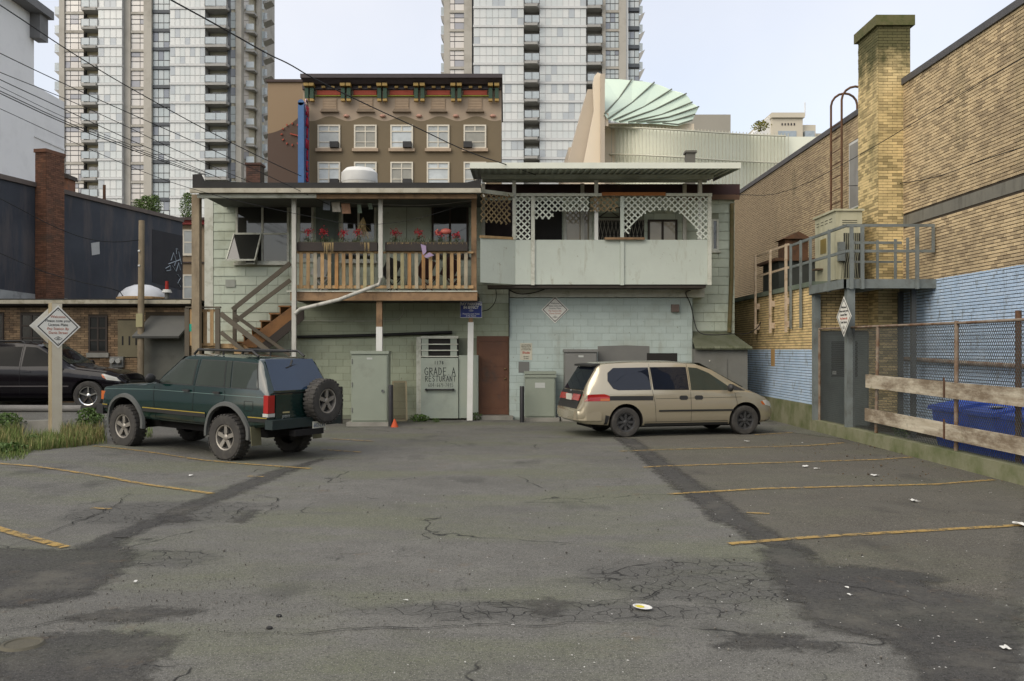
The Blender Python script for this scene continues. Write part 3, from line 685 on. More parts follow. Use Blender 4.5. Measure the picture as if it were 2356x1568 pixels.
pieces('concrete_block', hs, m_block, bl, 300)
box('corner_board', m_trim, hs, HX0-.01, HX0+.235, YW-.03, YW, .4, HZ-.1)
# block built out under the balcony
YB = 25.5; BX0, BX1 = X(1172, YB), X(1593, YB)
ex = box('ground_floor_wall', M('joint_grey', (.33,.39,.345)), hs, BX0, BX1, YB, YW-.001, 0, H(686, YB))
vent = hole(1488,1558,813,836,YB)
pieces('block', ex, m_bblock, courses((BX0, YB), (BX1, YB), .05, H(686, YB), .40, .203, .008, .008, [(vent[0]-BX0, vent[1]-BX0, vent[2], vent[3])], .6), 300)
box('header_beam', m_trim, hs, BX0-.02, X(1620, YB), YB-.08, YW-.02, H(685, YB)+.004, H(660, YB))
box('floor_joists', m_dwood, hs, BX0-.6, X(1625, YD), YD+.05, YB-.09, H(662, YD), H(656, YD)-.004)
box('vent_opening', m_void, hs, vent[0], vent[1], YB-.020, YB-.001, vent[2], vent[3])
m = MB(); px = [(1375,797),(1440,795),(1494,797),(1495,836),(1488,836),(1488,900),(1378,940)]
m.prism([(X(a, YB), YB-.016, H(b, YB)) for a, b in px], (0, .002, 0)); m.build('paint_patch', M('grey_overpaint', (.17,.17,.155), (.15,.15,.14)), hs)
box('paint_patch', M('grey_overpaint', (.17,.17,.155)), hs, X(1193,YB), X(1218,YB), YB-.016, YB-.014, H(858,YB), H(833,YB))
# flat roofs
box('roof', m_tar, hs, HX0-.05, X(1105, 25), YW-.05, YW+9.1, HZ, HZ+.12)
rf = box('roof', M('dark_red_fascia', (.05,.022,.022), (.03,.017,.018), stain=(.08,.045,.03)), hs, X(1108, 25.7)+.01, HX1+.12, YW-.12, YW+9.1, HZ-.06, H(424, 25.68))
box('fascia_board', M('rusty_fascia', (.13,.075,.045)), rf, X(1560,25.6), HX1+.1, YW-.16, YW-.121, HZ-.15, HZ-.01)
# ---- windows of the house
def window(nm, r, parent, Y=YW, cols=2, rows=2, fw=.06, mat=None, fm=None, sill=True, depth=.05):
    a, b, c, d = r; fm = fm or m_trim
    w = thing_part = MB()
    w.box(a, a+fw, Y-depth, Y-.001, c, d); w.box(b-fw, b, Y-depth, Y-.001, c, d); w.box(a+fw, b-fw, Y-depth, Y-.001, c, c+fw); w.box(a+fw, b-fw, Y-depth, Y-.001, d-fw, d)
    for i in range(1, cols): q = a+(b-a)*i/cols; w.box(q-fw/2, q+fw/2, Y-depth+.003, Y-.001, c+fw, d-fw)
    for i in range(1, rows): q = c+(d-c)*i/rows; w.box(a+fw, b-fw, Y-depth+.006, Y-.001, q-fw*.4, q+fw*.4)
    o = w.build(nm, fm, parent)
    for i in range(cols):
        for j in range(rows):
            x0, x1 = a+(b-a)*i/cols, a+(b-a)*(i+1)/cols; z0, z1 = c+(d-c)*j/rows, c+(d-c)*(j+1)/rows
            box('pane', mat or m_win, o, x0+fw*.4, x1-fw*.4, Y-.025, Y-.012, z0+fw*.3, z1-fw*.3)
    if sill: box('sill', fm, o, a-.05, b+.05, Y-depth-.04, Y-.001, c-.06, c-.002)
    return o
w1 = window('window', OPEN['w1'], hs, cols=2, rows=2)
a, b, c, d = OPEN['w1']; mid = (a+b)/2; zc = (c+d)/2
m = MB(); P = [(a-.02, YW-.08, zc), (mid-.02, YW-.08, zc), (mid-.1, YW-.42, c+.05), (a-.14, YW-.42, c+.05)]; P = [Vector(p) for p in P]
for i in range(4): m.bar(P[i], P[(i+1)%4], .035, .05)
so = m.build('open_sash', m_trim, w1); so['label'] = 'awning sash propped open over the air conditioner'
m = MB(); m.add(P, [(0,1,2,3)]); m.build('sash_glass', m_win, w1)
ac = thing('air_conditioner', 'boxy window air conditioner under the open sash', 'air conditioner', (a+.5, YW-.2, c))
box('casing', M('ac_casing', (.33,.34,.29), stain=(.2,.2,.16)), ac, X(565,25.5), X(587,25.5), YW-.34, YW-.051, H(608,25.5), H(590,25.5))
box('grille', m_void, ac, X(567,25.5), X(585,25.5), YW-.345, YW-.341, H(605,25.5), H(596,25.5))
window('window', OPEN['w2'], hs, cols=1, rows=2); window('window', OPEN['w3'], hs, cols=2, rows=1); window('window', OPEN['w4'], hs, cols=2, rows=1, fm=m_dwood)
a, b, c, d = OPEN['p1']; box('wall_panel', m_side, hs, a, (a+b)/2-.01, YW-.02, YW-.001, c, d); box('wall_panel', m_side, hs, (a+b)/2+.01, b, YW-.02, YW-.001, c, d)
a, b, c, d = OPEN['d1']; pd = box('door', M('green_door', (.13,.16,.14), (.11,.135,.12)), hs, a, b, YW-.04, YW-.001, c, d)
box('door_panel', M('green_door', (.13,.16,.14)), pd, a+.1, b-.1, YW-.052, YW-.041, c+.9, d-.15)
a, b, c, d = OPEN['gd']; gd = window('glass_door', OPEN['gd'], hs, cols=1, rows=2, fw=.09, mat=glass('reflection_glass', (.40,.35,.25), .06))  # pale pane colour paints in the bright reflection on the balcony door
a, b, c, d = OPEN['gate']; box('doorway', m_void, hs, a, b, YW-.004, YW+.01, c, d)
gt = MB(); 
for k in range(-9, 20):
    for s in (-1, 1):
        x0, z0 = a+.11*k, c; x1, z1 = x0+s*.42, d-.02
        t0, t1 = 0.0, 1.0
        for p, dv, lo, hi in ((x0, x1-x0, a, b),):
            u, v = sorted(((lo-p)/dv, (hi-p)/dv)); t0, t1 = max(0, u), min(1, v)
        if t1-t0 > .03: gt.bar((x0+(x1-x0)*t0, YW-.03, z0+(z1-z0)*t0), (x0+(x1-x0)*t1, YW-.03, z0+(z1-z0)*t1), .008, .014)
gt.bar((a, YW-.03, d-.02), (b, YW-.03, d-.02), .02, .03)
gt.build('folding_gate', M('gate_steel', (.24,.22,.17), rough=.5), hs)
m = MB(); pts = [(a+.12+(b-a-.24)*i/12, YW-.03, d+.05+.28*math.sin(math.pi*i/12)) for i in range(13)]
m.tube(pts, .016, 5); m.tube([pts[0], pts[-1]], .016, 5)
for i in (3, 6, 9): m.tube([((a+b)/2, YW-.03, d+.05), pts[i]], .01, 4)
m.build('fanlight_iron', m_dwood, hs)
window('window', OPEN['w5'], hs, cols=2, rows=1, mat=glass('reflection_glass', (.40,.35,.25), .06), fm=m_dwood)  # same painted reflection colour in this window
box('shaded_wall', M('maroon_wall', (.035,.022,.024), (.025,.018,.02)), hs, X(1116,YW), X(1182,YW), YW-.03, YW-.001, 4.4, 6.2); box('dark_doorway', m_void, hs, X(1224,YW), X(1293,YW), YW-.03, YW-.001, 3.8, 6.2); box('shaded_wall', M('maroon_wall', (.035,.022,.024)), hs, X(1184,YW), X(1222,YW), YW-.03, YW-.001, 4.4, 6.2); window('window', OPEN['w6'], hs, cols=1, rows=1, fm=m_trim)  # dark panels on the pale rear wall paint in the balcony's dim interior
# brown panelled door
a, b, c, d = OPEN['door']; m_bdoor = M('brown_door_paint', (0.160,0.072,0.036), (0.125,0.055,0.030), rough=.55, stain=(0.070,0.055,0.042), sscale=2, slo=.55)
fr = MB(); fr.box(a-.05, a-.004, YW-.05, YW-.001, .1, d+.05); fr.box(b+.004, b+.03, YW-.05, YW-.001, .1, d+.05); fr.box(a-.004, b+.004, YW-.05, YW-.001, d-.1, d+.05)
bd = box('entry_door', m_bdoor, hs, a, b, YW-.045, YW-.002, c, d-.104); bd['label'] = 'dark brown panelled door with scuffed lower half'
fr.build('door_frame', m_bdoor, bd)
for i in range(2):
    for z0, z1 in ((.18,.45),(.58,.98),(1.05,1.28),(1.36,1.62),(1.7,1.88)):
        x0 = a+.09+i*.36; box('door_panel', m_bdoor, bd, x0, x0+.28, YW-.056, YW-.0455, c+z0, c+z1)
for z in (1.02, 1.3): MB().ball((b-.07, YW-.075, c+z), .028).build('door_knob', M('brass', (.35,.26,.12), rough=.3, metal=.8), bd, smooth=60)
box('doorstep', m_conc, hs, a-.15, b+.15, YW-.5, YW-.06, 0, c-.006)
# vestibule with the hand lettering
vs = thing('service_hatch', 'grey green service enclosure hand lettered with a restaurant name', 'enclosure', (X(1010,25.4), 25.4, 0))
YV = 25.3
m_vst = M('enclosure_paint', (0.380,0.420,0.340), (0.355,0.405,0.345), rough=.6, stain=(0.280,0.310,0.265), sscale=1.4)
box('panel', m_vst, vs, X(968.5,YV), X(1054,YV), YV, YW-.02, .05, H(824,YV)); box('panel', m_vst, vs, X(1055,YV), X(1100,YV), YV+.06, YW-.02, .05, H(818,YV))
box('jamb', m_trim, vs, X(957,YV), X(968,YV), YV+.12, YW-.02, .05, H(776,YV))
vz0, vz1 = H(823.5,YV), H(778,YV)
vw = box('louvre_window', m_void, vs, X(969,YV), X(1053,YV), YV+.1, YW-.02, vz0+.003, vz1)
for i in range(4): box('slat', m_trim, vw, X(968,YV), X(1054,YV), YV+.02, YV+.045, vz0+.02+i*.17, vz0+.05+i*.17)
for px in (970, 1036): box('shutter', m_vst, vw, X(px,YV), X(px+15,YV), YV+.05, YV+.09, vz0+.01, vz1-.02)
box('frame', m_trim, vw, X(968,YV), X(1054,YV), YV+.0, YV+.09, vz1, vz1+.05)
m_ink = M('black_brush_paint', (.025,.03,.028), rough=.6); m_ink2 = M('faded_brush_paint', (.10,.12,.105), rough=.7)
hand_text('letter', '1178', X(999,YV), YV-.002, H(838.5,YV), .085, .062, .014, m_ink, vs, 1.1)
hand_text('letter', 'GRADE.A', X(977,YV), YV-.002, H(864,YV), .205, .108, .019, m_ink, vs, 1.17)
hand_text('letter', 'RESTURANT', X(978,YV), YV-.002, H(878,YV), .145, .085, .016, m_ink, vs, 1.15)
hand_text('letter', '604-669-7495', X(985,YV), YV-.002, H(891,YV), .11, .054, .010, m_ink2, vs, 1.1)
pb = MB(); pb.tube([(X(981,YV), YV-.06, H(897,YV)), (X(1043,YV), YV-.06, H(897,YV))], .022, 8); pb.cyl((X(981,YV), YV, H(897,YV)), (X(981,YV), YV-.085, H(897,YV)), .035, n=8); pb.cyl((X(1043,YV), YV, H(897,YV)), (X(1043,YV), YV-.085, H(897,YV)), .035, n=8)
pb.build('pull_bar', M('black_iron', (.02,.02,.02), rough=.5), vs, smooth=50)
# ---- pipes and cables on the wall
def cable(name, pts, r, mat, label, cat='cable', group=None, n=6):
    # smooth the polyline a little
    P = [Vector(p) for p in pts]
    for _ in range(2):
        Q = [P[0]]
        for a, b in zip(P[:-1], P[1:]): Q += [a*.75+b*.25, a*.25+b*.75]
        P = Q+[P[-1]]
    return tag(MB().tube(P, r, n).build(name, mat, None, smooth=60), label, cat, group)
m_cab = M('black_cable', (.015,.015,.014), rough=.6)
cable('drain_pipe', [V(680,776,25.7), V(860,772,25.7), V(1040,765,25.7)], .045, m_cab, 'dark sagging drain pipe strapped along the wall under the porch', 'pipe', n=10)
cable('hanging_cable', [V(1592,668,25.45), V(1574,672,25.35), V(1590,700,25.4), V(1597,740,25.4), V(1606,768,25.2), V(1640,772,25.1), V(1690,768,25.0), V(1722,770,26), V(1752,748,26.6), V(1756,700,26.6), V(1757,675,26.6)], .014, m_cab, 'black cable drooping from the balcony over the lean-to')
cable('hanging_cable', [V(1140,657,25.6), V(1143,690,25.6), V(1128,712,25.6), V(1109,717,25.3)], .012, m_cab, 'black cable curling down beside the blue parking sign')
cable('hanging_cable', [V(1163,662,25.4), V(1190,678,25.4), V(1225,676,25.4), V(1265,662,25.4)], .013, m_cab, 'black cable looped under the white balcony')
tag(box('wall_conduit', m_cab, None, X(1170,25.4), X(1172.5,25.4), 25.40, 25.44, H(775,25.4), H(658,25.4)), 'dark conduit dropping beside the brown door', 'conduit')
cable('conduit', [V(690,738,25.72), V(880,740,25.72), V(925,735,25.72), V(930,700,25.72)], .012, m_trim, 'thin bent conduit painted like the wall', 'conduit')
tag(box('wall_vent', M('brown_vent', (.17,.13,.11)), None, X(1545,25.4), X(1562,25.4), 25.36, 25.49, H(718,25.4), H(701,25.4)), 'small brownish vent hood high on the bluish wall', 'vent')

# ================================================================ porch
po = thing('porch', 'wooden upper porch with slatted railing and flat roof', 'porch', (-4, YP, 0))
SLATS = [m_wood, M('orange_wood', (.44,.24,.09), (.33,.17,.06), scale=5, stain=(.13,.09,.05), sscale=4, streak=True), M('olive_wood', (.38,.34,.19), (.29,.26,.14), scale=5, stain=(.13,.12,.07), sscale=4, streak=True), M('grey_wood', (.40,.35,.25), (.30,.26,.18), scale=5, stain=(.15,.12,.08), sscale=4, streak=True)]
PX0, PX1 = X(668, YP), X(1098, YP)
fz0, fz1 = H(692, YP), H(672, YP)
box('floor', m_wood, po, PX0, PX1, YP+.05, YW-.02, fz1-.06, fz1-.001)
box('rim_board', m_wood2, po, PX0, PX1, YP, YP+.049, fz0, fz1)
box('edge_strip', m_trim, po, PX0-.1, PX1, YP-.03, YP+.06, fz1+.002, fz1+.03)
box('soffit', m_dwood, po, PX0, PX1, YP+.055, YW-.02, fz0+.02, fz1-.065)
rt, rb = H(579, YP), H(664, YP)
box('top_rail', m_wood, po, PX0+.1, PX1-.1, YP+.0, YP+.09, rt-.05, rt); box('bottom_rail', m_wood, po, PX0+.1, PX1-.1, YP+.02, YP+.06, rb, rb+.08)
for cx in [935+54.5*i for i in range(11)]+[1603+54.2*i for i in range(12)]:
    px = (700+cx/1.963)/1.698
    if abs(px-876) < 9: continue
    mesh_obj('slat', unit_mesh(random.choice(SLATS)), None, po, loc=(X(px,YP), YP-.012, (rt+rb)/2-.02), scale=(.092, .022, rt-rb-.02), rot=(0, random.uniform(-.008,.008), 0))
for px, wid in ((1090, .15), (870, .13), (668.5, .12)):
    if px == 1090: box('post', m_wood2, po, X(px,YP)-.07, X(px,YP)+.07, YP+.1, YP+.24, fz1+.03, 6.0)
box('post', m_gwood, po, X(452,23.7)-.1, X(452,23.7)+.1, 23.62, 23.82, .3, 6.0)
box('post', m_wood2, po, X(871,YP)-.075, X(871,YP)+.075, YP+.1, YP+.25, H(752,YP), fz0-.002)
ps = box('post', m_white, po, X(871,YP)-.08, X(871,YP)+.08, YP+.095, YP+.255, 0, H(752,YP)-.002); ps['label'] = 'white painted lower half of the porch post'
for px in (677, 876): box('roof_post', m_gpost, po, X(px,23.85)-.055, X(px,23.85)+.055, 23.79, 23.90, (0 if px == 677 else H(640,23.85)), 6.02)
pts = [(876,640),(872,655),(780,690),(690,712),(679,722)]
MB().tube([V(a, b, 23.76) for a, b in pts], .05, 8).build('downspout', m_gpost, po, smooth=60)
RX0, RX1 = X(444, 23.4), X(1106, 23.4)
box('roof_slab', m_tar, po, RX0+.02, RX1, 23.42, YW-.06, 6.13, 6.27)
m = MB(); m.prism([(RX0, 23.36, 6.10), (RX1, 23.36, 6.10), (RX1+.02, 23.36, H(412,23.36)), (RX1-.35, 23.36, H(420,23.36)), (X(900,23.36), 23.36, H(429,23.36)), (X(700,23.36), 23.36, H(424,23.36)), (X(470,23.36), 23.36, H(417,23.36)), (X(462,23.36), 23.36, H(400,23.36)), (RX0, 23.36, H(402,23.36))], (0, .05, 0))
m.build('roof_edge', m_tar, po)
box('gutter', M('cream_gutter', (.46,.43,.34), (.38,.355,.28), stain=(.22,.19,.13), sscale=3), po, RX0-.03, RX1+.01, 23.24, 23.355, 5.98, 6.095)
box('roof_beam', m_wood2, po, X(730,23.5), RX1-.1, 23.42, 23.55, 5.86, 5.97); box('roof_beam', m_trim, po, RX0+.1, X(730,23.5)-.01, 23.42, 23.55, 5.88, 5.97)
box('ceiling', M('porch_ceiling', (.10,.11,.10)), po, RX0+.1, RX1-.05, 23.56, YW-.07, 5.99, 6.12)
# stairs
m_tread = M('stair_wood', (.27,.135,.05), (.20,.095,.035), stain=(.10,.055,.03), sscale=3, rnd=.12); m_string = M('stair_stringer', (.045,.035,.028), (.035,.03,.025))
YS = 24.95
for i, (px0, px1, py) in enumerate(((642,668,703.5),(620,645,720.4),(598.5,624,737.3),(578,602,754),(559,582,770.5),(541,567,786))):
    z = H(py, YS); box('tread', m_tread, po, X(px0,YS)-.02, X(px1,YS), YS, YW-.03, z-.04, z)
    box('riser', m_tread, po, X(px0,YS)+.01, X(px0,YS)+.04, YS+.02, YW-.05, z-.2, z-.042)
m = MB(); m.prism([(X(545,YS), YS-.03, H(800,YS)), (X(672,YS), YS-.03, H(705,YS)), (X(672,YS), YS-.03, H(742,YS)), (X(600,YS), YS-.03, H(800,YS))], (0,.028,0)); m.build('stringer', m_tread, po)
m = MB(); m.prism([(X(585,24.9), 24.86, H(805,24.9)), (X(700,24.9), 24.86, H(712,24.9)), (X(700,24.9), 24.86, H(735,24.9)), (X(612,24.9), 24.86, H(808,24.9))], (0,.05,0)); m.build('stringer', m_string, po)
LX0, LX1, LZ = X(430, 24.0), X(540, 24.0), 2.12
box('landing', m_wood, po, LX0, LX1, 23.95, YW-.03, LZ-.12, LZ)
for i in range(5):
    z = LZ-.2*(i+1); x0 = LX1+.01+.26*i; box('tread', m_tread, po, x0, x0+.29, 23.97, 24.8, z-.04, z)
for Y in (23.95, 24.8):
    m = MB(); m.prism([(LX1, Y, LZ-.02), (LX1+2.4, Y, LZ-1.9), (LX1+2.1, Y, LZ-1.9), (LX1, Y, LZ-.3)], (0,.04,0)); m.build('stringer', m_wood, po)
m_rail = M('brown_grey_rail', (.135,.115,.085), (.105,.09,.065), rough=.8)
for (p, q, Y, w) in (((507,722),(622,812),23.9,.13), ((508,765),(570,815),23.9,.1), ((541,726),(668,818),24.84,.09), ((535,713),(668,606),24.86,.12), ((540,741),(668,645),24.86,.11)):
    MB().bar(V(*p,Y), V(*q,Y), .05, w).build('handrail', m_rail, po)
box('newel_post', m_rail, po, X(538,24.83)-.045, X(538,24.83)+.045, 24.86, 24.95, LZ, H(708,24.9))
for px in (431, 501): box('newel_post', m_rail, po, X(px,23.9)-.06, X(px,23.9)+.06, 23.86, 23.94, .35, H(710,23.9))
box('gate_rail', m_rail, po, X(428,23.9), X(508,23.9), 23.84, 23.96, H(709.5,23.9)+.003, H(706,23.9)); box('gate_rail', m_wood, po, X(436,23.9), X(495,23.9), 23.91, 23.94, H(797,23.9), H(790,23.9)); box('gate_rail', m_wood, po, X(436,23.9), X(495,23.9), 23.91, 23.94, H(718,23.9), H(712,23.9))
for px in (440, 455.4, 471.7, 487): mesh_obj('slat', unit_mesh(m_wood), None, po, loc=(X(px,23.88), 23.895, H(754,23.88)), scale=(.092,.022,.95))
tagp = thing('house_number_tag', 'small teal number three tag on the stair gate slat', 'tag', (X(441,23.87), 23.87, 2.5))
box('plate', M('teal_plastic', (.02,.42,.30)), tagp, X(435.5,23.87), X(447.5,23.87), 23.872, 23.88, H(763,23.87), H(746,23.87))
text('number', '3', .13, M('black_print', (.01,.01,.01)), tagp, (X(442,23.87), 23.869, H(757,23.87)))
# planters, flowers and ornaments on the porch rail
m_plant = M('planter_wood', (.05,.04,.034), (.035,.03,.026), rough=.8); m_red = M('red_petal', (.32,.012,.025), (.42,.02,.03), rough=.6); m_leaf = M('dull_leaf', (.055,.075,.03), (.08,.095,.04), rough=.7, rnd=.3)
m_soil = M('dry_soil', (.10,.085,.05)); m_straw = M('dry_straw', (.36,.27,.12), (.26,.19,.09), rnd=.25)
for a, b, lab in ((684, 869, 'long dark planter box on the porch rail with trailing dry stems'), (887, 1076, 'long dark planter box on the porch rail beside the flamingo')):
    pt = thing('planter_box', lab, 'planter', (X((a+b)/2,YP), YP, rt), 'planters on the porch rail')
    z0, z1 = rt+.004, H(559,YP); x0, x1 = X(a,YP), X(b,YP)
    box('trough', m_plant, pt, x0, x1, YP-.10, YP+.16, z0, z1); box('soil', m_soil, pt, x0+.03, x1-.03, YP-.08, YP+.14, z1+.001, z1+.012)
    lf = MB()
    for i in range(150):
        x = random.uniform(x0+.05, x1-.05); y = YP+random.uniform(-.07,.12); h = random.uniform(.04,.2); d = random.uniform(-.08,.08)
        lf.add([(x-.008,y,z1),(x+.008,y,z1),(x+d,y+random.uniform(-.05,.05),z1+h)], [(0,1,2)])
    lf.build('ground_cover', m_leaf, pt)['kind'] = 'stuff'
    dr = MB()
    for i in range(60):
        x = random.choice((X(752,YP), X(843,YP), X(760,YP)))+random.gauss(0,.06) if a < 800 else random.uniform(x0, x1); l = random.uniform(.03,.42 if a < 800 else .08)
        dr.add([(x-.006,YP-.105,z1-.01),(x+.006,YP-.105,z1-.01),(x+random.uniform(-.02,.02),YP-.12,z1-l)], [(0,1,2)])
    dr.build('dry_stems', m_straw, pt)['kind'] = 'stuff'
def flower(px, py, lab):
    c = V(px, py, YP); f = thing('red_flower', lab, 'flower', (c.x, c.y, H(559,YP)), 'red flowers on the porch rail')
    MB().tube([(c.x, YP+.02, H(559,YP)), (c.x+.01, YP+.02, c.z)], .007, 4).build('stem', m_leaf, f)
    p = MB()
    for i in range(90):
        q = c+Vector((random.gauss(0,.065), random.gauss(0,.04), random.gauss(0,.05))); u = Vector((random.uniform(-1,1), random.uniform(-1,1), random.uniform(-1,1))).normalized()*.022; v = u.cross(Vector((random.uniform(-1,1), random.uniform(-1,1), random.uniform(-1,1)))).normalized()*.017
        p.add([q-u, q+v, q+u, q-v], [(0,1,2,3)])
    p.build('petals', m_red, f); l_ = MB()
    for i in range(40):
        q = Vector((c.x+random.gauss(0,.07), YP+random.gauss(0,.04), H(559,YP)+random.uniform(0,.16))); u = Vector((random.uniform(-1,1),random.uniform(-1,1),random.uniform(0,1))).normalized()*.04; v = u.cross(Vector((0,.3,1))).normalized()*.012; l_.add([q-u, q+v, q+u, q-v], [(0,1,2,3)])
    l_.build('leaves', m_leaf, f)
for (px, py, lab) in ((709,534,'red flower cluster at the stair end of the porch rail'),(744,534,'small red flower second from the stair end'),(790,537,'red flower cluster under the hanging cloths'),(822,536,'red flower cluster beside the grey pipe post'),(909,536,'red flower cluster just past the grey pipe post'),(964,537,'loose red flower cluster over the bare planter'),(1012,538,'red flower cluster behind the flamingo'),(1050,541,'red flower cluster beside the wooden corner post')): flower(px, py, lab)
fl = thing('flamingo_ornament', 'pink plastic flamingo ornament standing in the planter', 'ornament', (*V(1022,536,YP).xy, H(559,YP)))
m_pink = M('pink_plastic', (.55,.15,.11), (.48,.11,.09), rough=.5)
c = V(1026, 533, YP); MB().ball(c, .13, 12, 8, (1.15,.6,.62)).build('body', m_pink, fl, smooth=60)
MB().tube([V(1014,538,YP), V(1009,541,YP), V(1005,538,YP), V(1004,532,YP), V(1008,529,YP)], [.03,.028,.026,.026,.03], 8).build('neck', m_pink, fl, smooth=60)
MB().tube([V(1008,529,YP), V(1003,534,YP)], [.03,.008], 6).build('beak', M('dark_beak', (.12,.05,.04)), fl, smooth=60)
MB().tube([V(1026,538,YP), V(1026,559,YP)], .006, 5).build('leg', m_pink, fl)
bf = thing('butterfly_ornament', 'lilac butterfly ornament fixed to the planter front', 'ornament', V(977,575,23.86))
m_lil = M('lilac_wing', (.30,.22,.34), (.36,.28,.42), rough=.6)
for pp in ([(973,588),(968,562),(980,566),(981,580)], [(975,590),(988,581),(999,588),(981,594)]):
    m = MB(); m.prism([V(a,b,23.87) for a,b in pp], (0,.012,0)); m.build('wing', m_lil, bf)
# line of cloths under the porch roof
YL = 23.95
cable('clothes_line', [V(690,450,YL), V(780,466,YL), V(880,472,YL), V(990,474,YL), V(1085,462,YL)], .006, M('pale_line', (.35,.34,.31)), 'thin pale line strung under the porch roof with cloths', 'line')
for (px, w, py0, py1, col, lab) in ((752,16,463,484,(.24,.26,.29),'blue grey cloth flag, first on the porch line'),(772,19,466,488,(.52,.48,.40),'cream cloth flag second on the porch line'),(795,20,469,492,(.42,.24,.15),'rusty orange cloth flag on the porch line'),(826,9,471,491,(.20,.25,.19),'small green cloth flag on the porch line'),(851,10,468,482,(.50,.42,.12),'small yellow cloth flag on the porch line')):
    mt = M('cloth_'+lab.split()[0], col, rough=.9); m = MB(); vs = []; N = 6
    for j in range(5):
        for i in range(N+1): vs.append(V(px-w/2+w*i/N+random.uniform(-.4,.4)*j*.4+(j*.6 if px > 760 else -j*.3), py0+(py1-py0)*j/4, YL-.01+.02*math.sin(i*1.9+px)*j/4))
    m.add(vs, [(j*(N+1)+i, j*(N+1)+i+1, (j+1)*(N+1)+i+1, (j+1)*(N+1)+i) for j in range(4) for i in range(N)])
    tag(m.build('cloth_flag', mt, None, smooth=60), lab, 'flag', 'cloth flags on the porch line')
# dry grass broom hanging, chairs behind the slats
m = MB()
for i in range(60):
    a = V(836, 500, 24.3); m.tube([a, a+Vector((random.gauss(0,.05),0,-.2)), a+Vector((random.gauss(0,.13),random.gauss(0,.03),-random.uniform(.35,.6)))], .004, 3, cap=False)
tag(m.build('dry_plant', m_straw, None), 'bundle of dry hanging leaves on the porch', 'plant')
for px, lab, colr in ((742,'pale folding chair behind the slats near the stairs',(.45,.45,.42)),(905,'dark garden chair behind the slats by the grey post',(.03,.028,.026)),(985,'dark reddish folding chair behind the slats',(.06,.022,.018)),(1042,'dark reddish chair behind the slats by the corner post',(.06,.022,.018))):
    Y = 24.7; c = X(px, Y); mt = M('chair_%d' % px, colr); t = thing('porch_chair', lab, 'chair', (c, Y, fz1), 'chairs on the porch')
    box('seat', mt, t, c-.22, c+.22, Y-.22, Y+.22, fz1+.42, fz1+.46); MB().bar((c-.2, Y+.2, fz1+.46), (c+.02, Y+.3, fz1+.95), .4, .03, up=(0,1,0)).build('backrest', mt, t)
    for i in (-1, 1):
        for j in (-1, 1): MB().bar((c+.19*i, Y+.19*j, fz1+.42), (c-.19*i, Y+.19*j, fz1), .03, .03).build('leg', mt, t)

# ================================================================ white balcony
ba = thing('balcony', 'white boarded balcony with lattice screens under a metal canopy', 'balcony', (3, YD, 3.7))
QZ0, QZ1, QT = H(655,YD), H(552,YD), H(457,YD)
qx = [X(p, YD) for p in (1185, 1222, 1427, 1635)]
A = (X(1105,23.95), 23.95); B = (qx[0], YD)
for i in range(3): box('board_panel', m_board, ba, qx[i]+.006, qx[i+1]-.006, YD, YD+.03, QZ0, QZ1-.004)
m = MB(); m.prism([(A[0], A[1], H(650,A[1])), (B[0], B[1], QZ0), (B[0], B[1], QZ1), (A[0], A[1], QZ1)], (.02,.03,0)); m.build('board_panel', m_board, ba)
box('floor', m_dwood, ba, qx[0], qx[3], YD+.04, YW-.03, QZ0+.02, QZ0+.14)
for p in (1226, 1431, 1632): box('post', m_trim if p != 1431 else m_board, ba, X(p,YD)-.05, X(p,YD)+.05, YD-.05, YD-.003, QZ0-.02, QT+.05)
box('post', m_trim, ba, B[0]-.06, B[0]+.02, YD-.04, YD+.04, QZ1, QT)
for p in (1183, 1373, 1613): box('canopy_post', m_white, ba, X(p,YD)-.05, X(p,YD)+.05, YD+.1, YD+.2, QZ0+.15, 6.57)
for p in (1112, 1340, 1575): box('canopy_post', m_gpost, ba, X(p,25.6)-.05, X(p,25.6)+.05, 25.55, 25.65, QZ0+.15, 6.64)
box('top_rail', m_trim, ba, qx[0]+.02, qx[3]+.03, YD-.06, YD+.05, QT+.055, QT+.13)
o = box('top_rail', M('orange_board', (.34,.13,.035), (.27,.10,.03)), ba, X(1384,YD), X(1530,YD), YD-.1, YD-.063, QT+.06, QT+.15); o['label'] = 'bare orange brown board on the lattice rail'
o = box('ledge_board', m_wood2, ba, X(1390,YD), X(1482,YD), YD-.12, YD-.056, QZ1-.01, QZ1+.05)
MB().bar((A[0], A[1], H(440,A[1])), (B[0]-.06, B[1], QT+.09), .08, .1).build('top_rail', m_trim, ba)
MB().bar((A[0], A[1], H(545,A[1])), (B[0]-.06, B[1], QZ1+.03), .08, .07).build('ledge_board', m_wood, ba)
def lattice(A, B, inside, z0, z1, mat, sp=.118, wd=.037):
    A, B = Vector(A), Vector(B); W = (B-A).length; d = (B-A)/W; nn = Vector((d.y, -d.x))
    for layer, sg in ((0, 1), (1, -1)):
        c = -(z1-z0)-.5
        while c < W+(z1-z0)+.5:
            run = None; st = .016; k = 0; zz = z0
            while zz <= z1+st:
                s = c+sg*(zz-z0)
                ok = 0 <= s <= W and zz <= z1 and inside(s, zz)
                if ok and run is None: run = (s, zz)
                if not ok and run is not None:
                    e = (c+sg*(zz-st-z0), zz-st)
                    if e[1]-run[1] > .03:
                        p = A+d*run[0]+nn*(.008*layer); q = A+d*e[0]+nn*(.008*layer)
                        p, q = Vector((p.x, p.y, run[1])), Vector((q.x, q.y, e[1])); L = (q-p).length; u = (q-p)/L; n3 = Vector((nn.x, nn.y, 0))
                        m_ = MB().obox((p+q)/2, u*(L/2), n3*.0035, u.cross(n3)*(wd/2)); m_.build('lattice_slat', mat, ba)
                    run = None
                zz += st
            c += sp*1.414
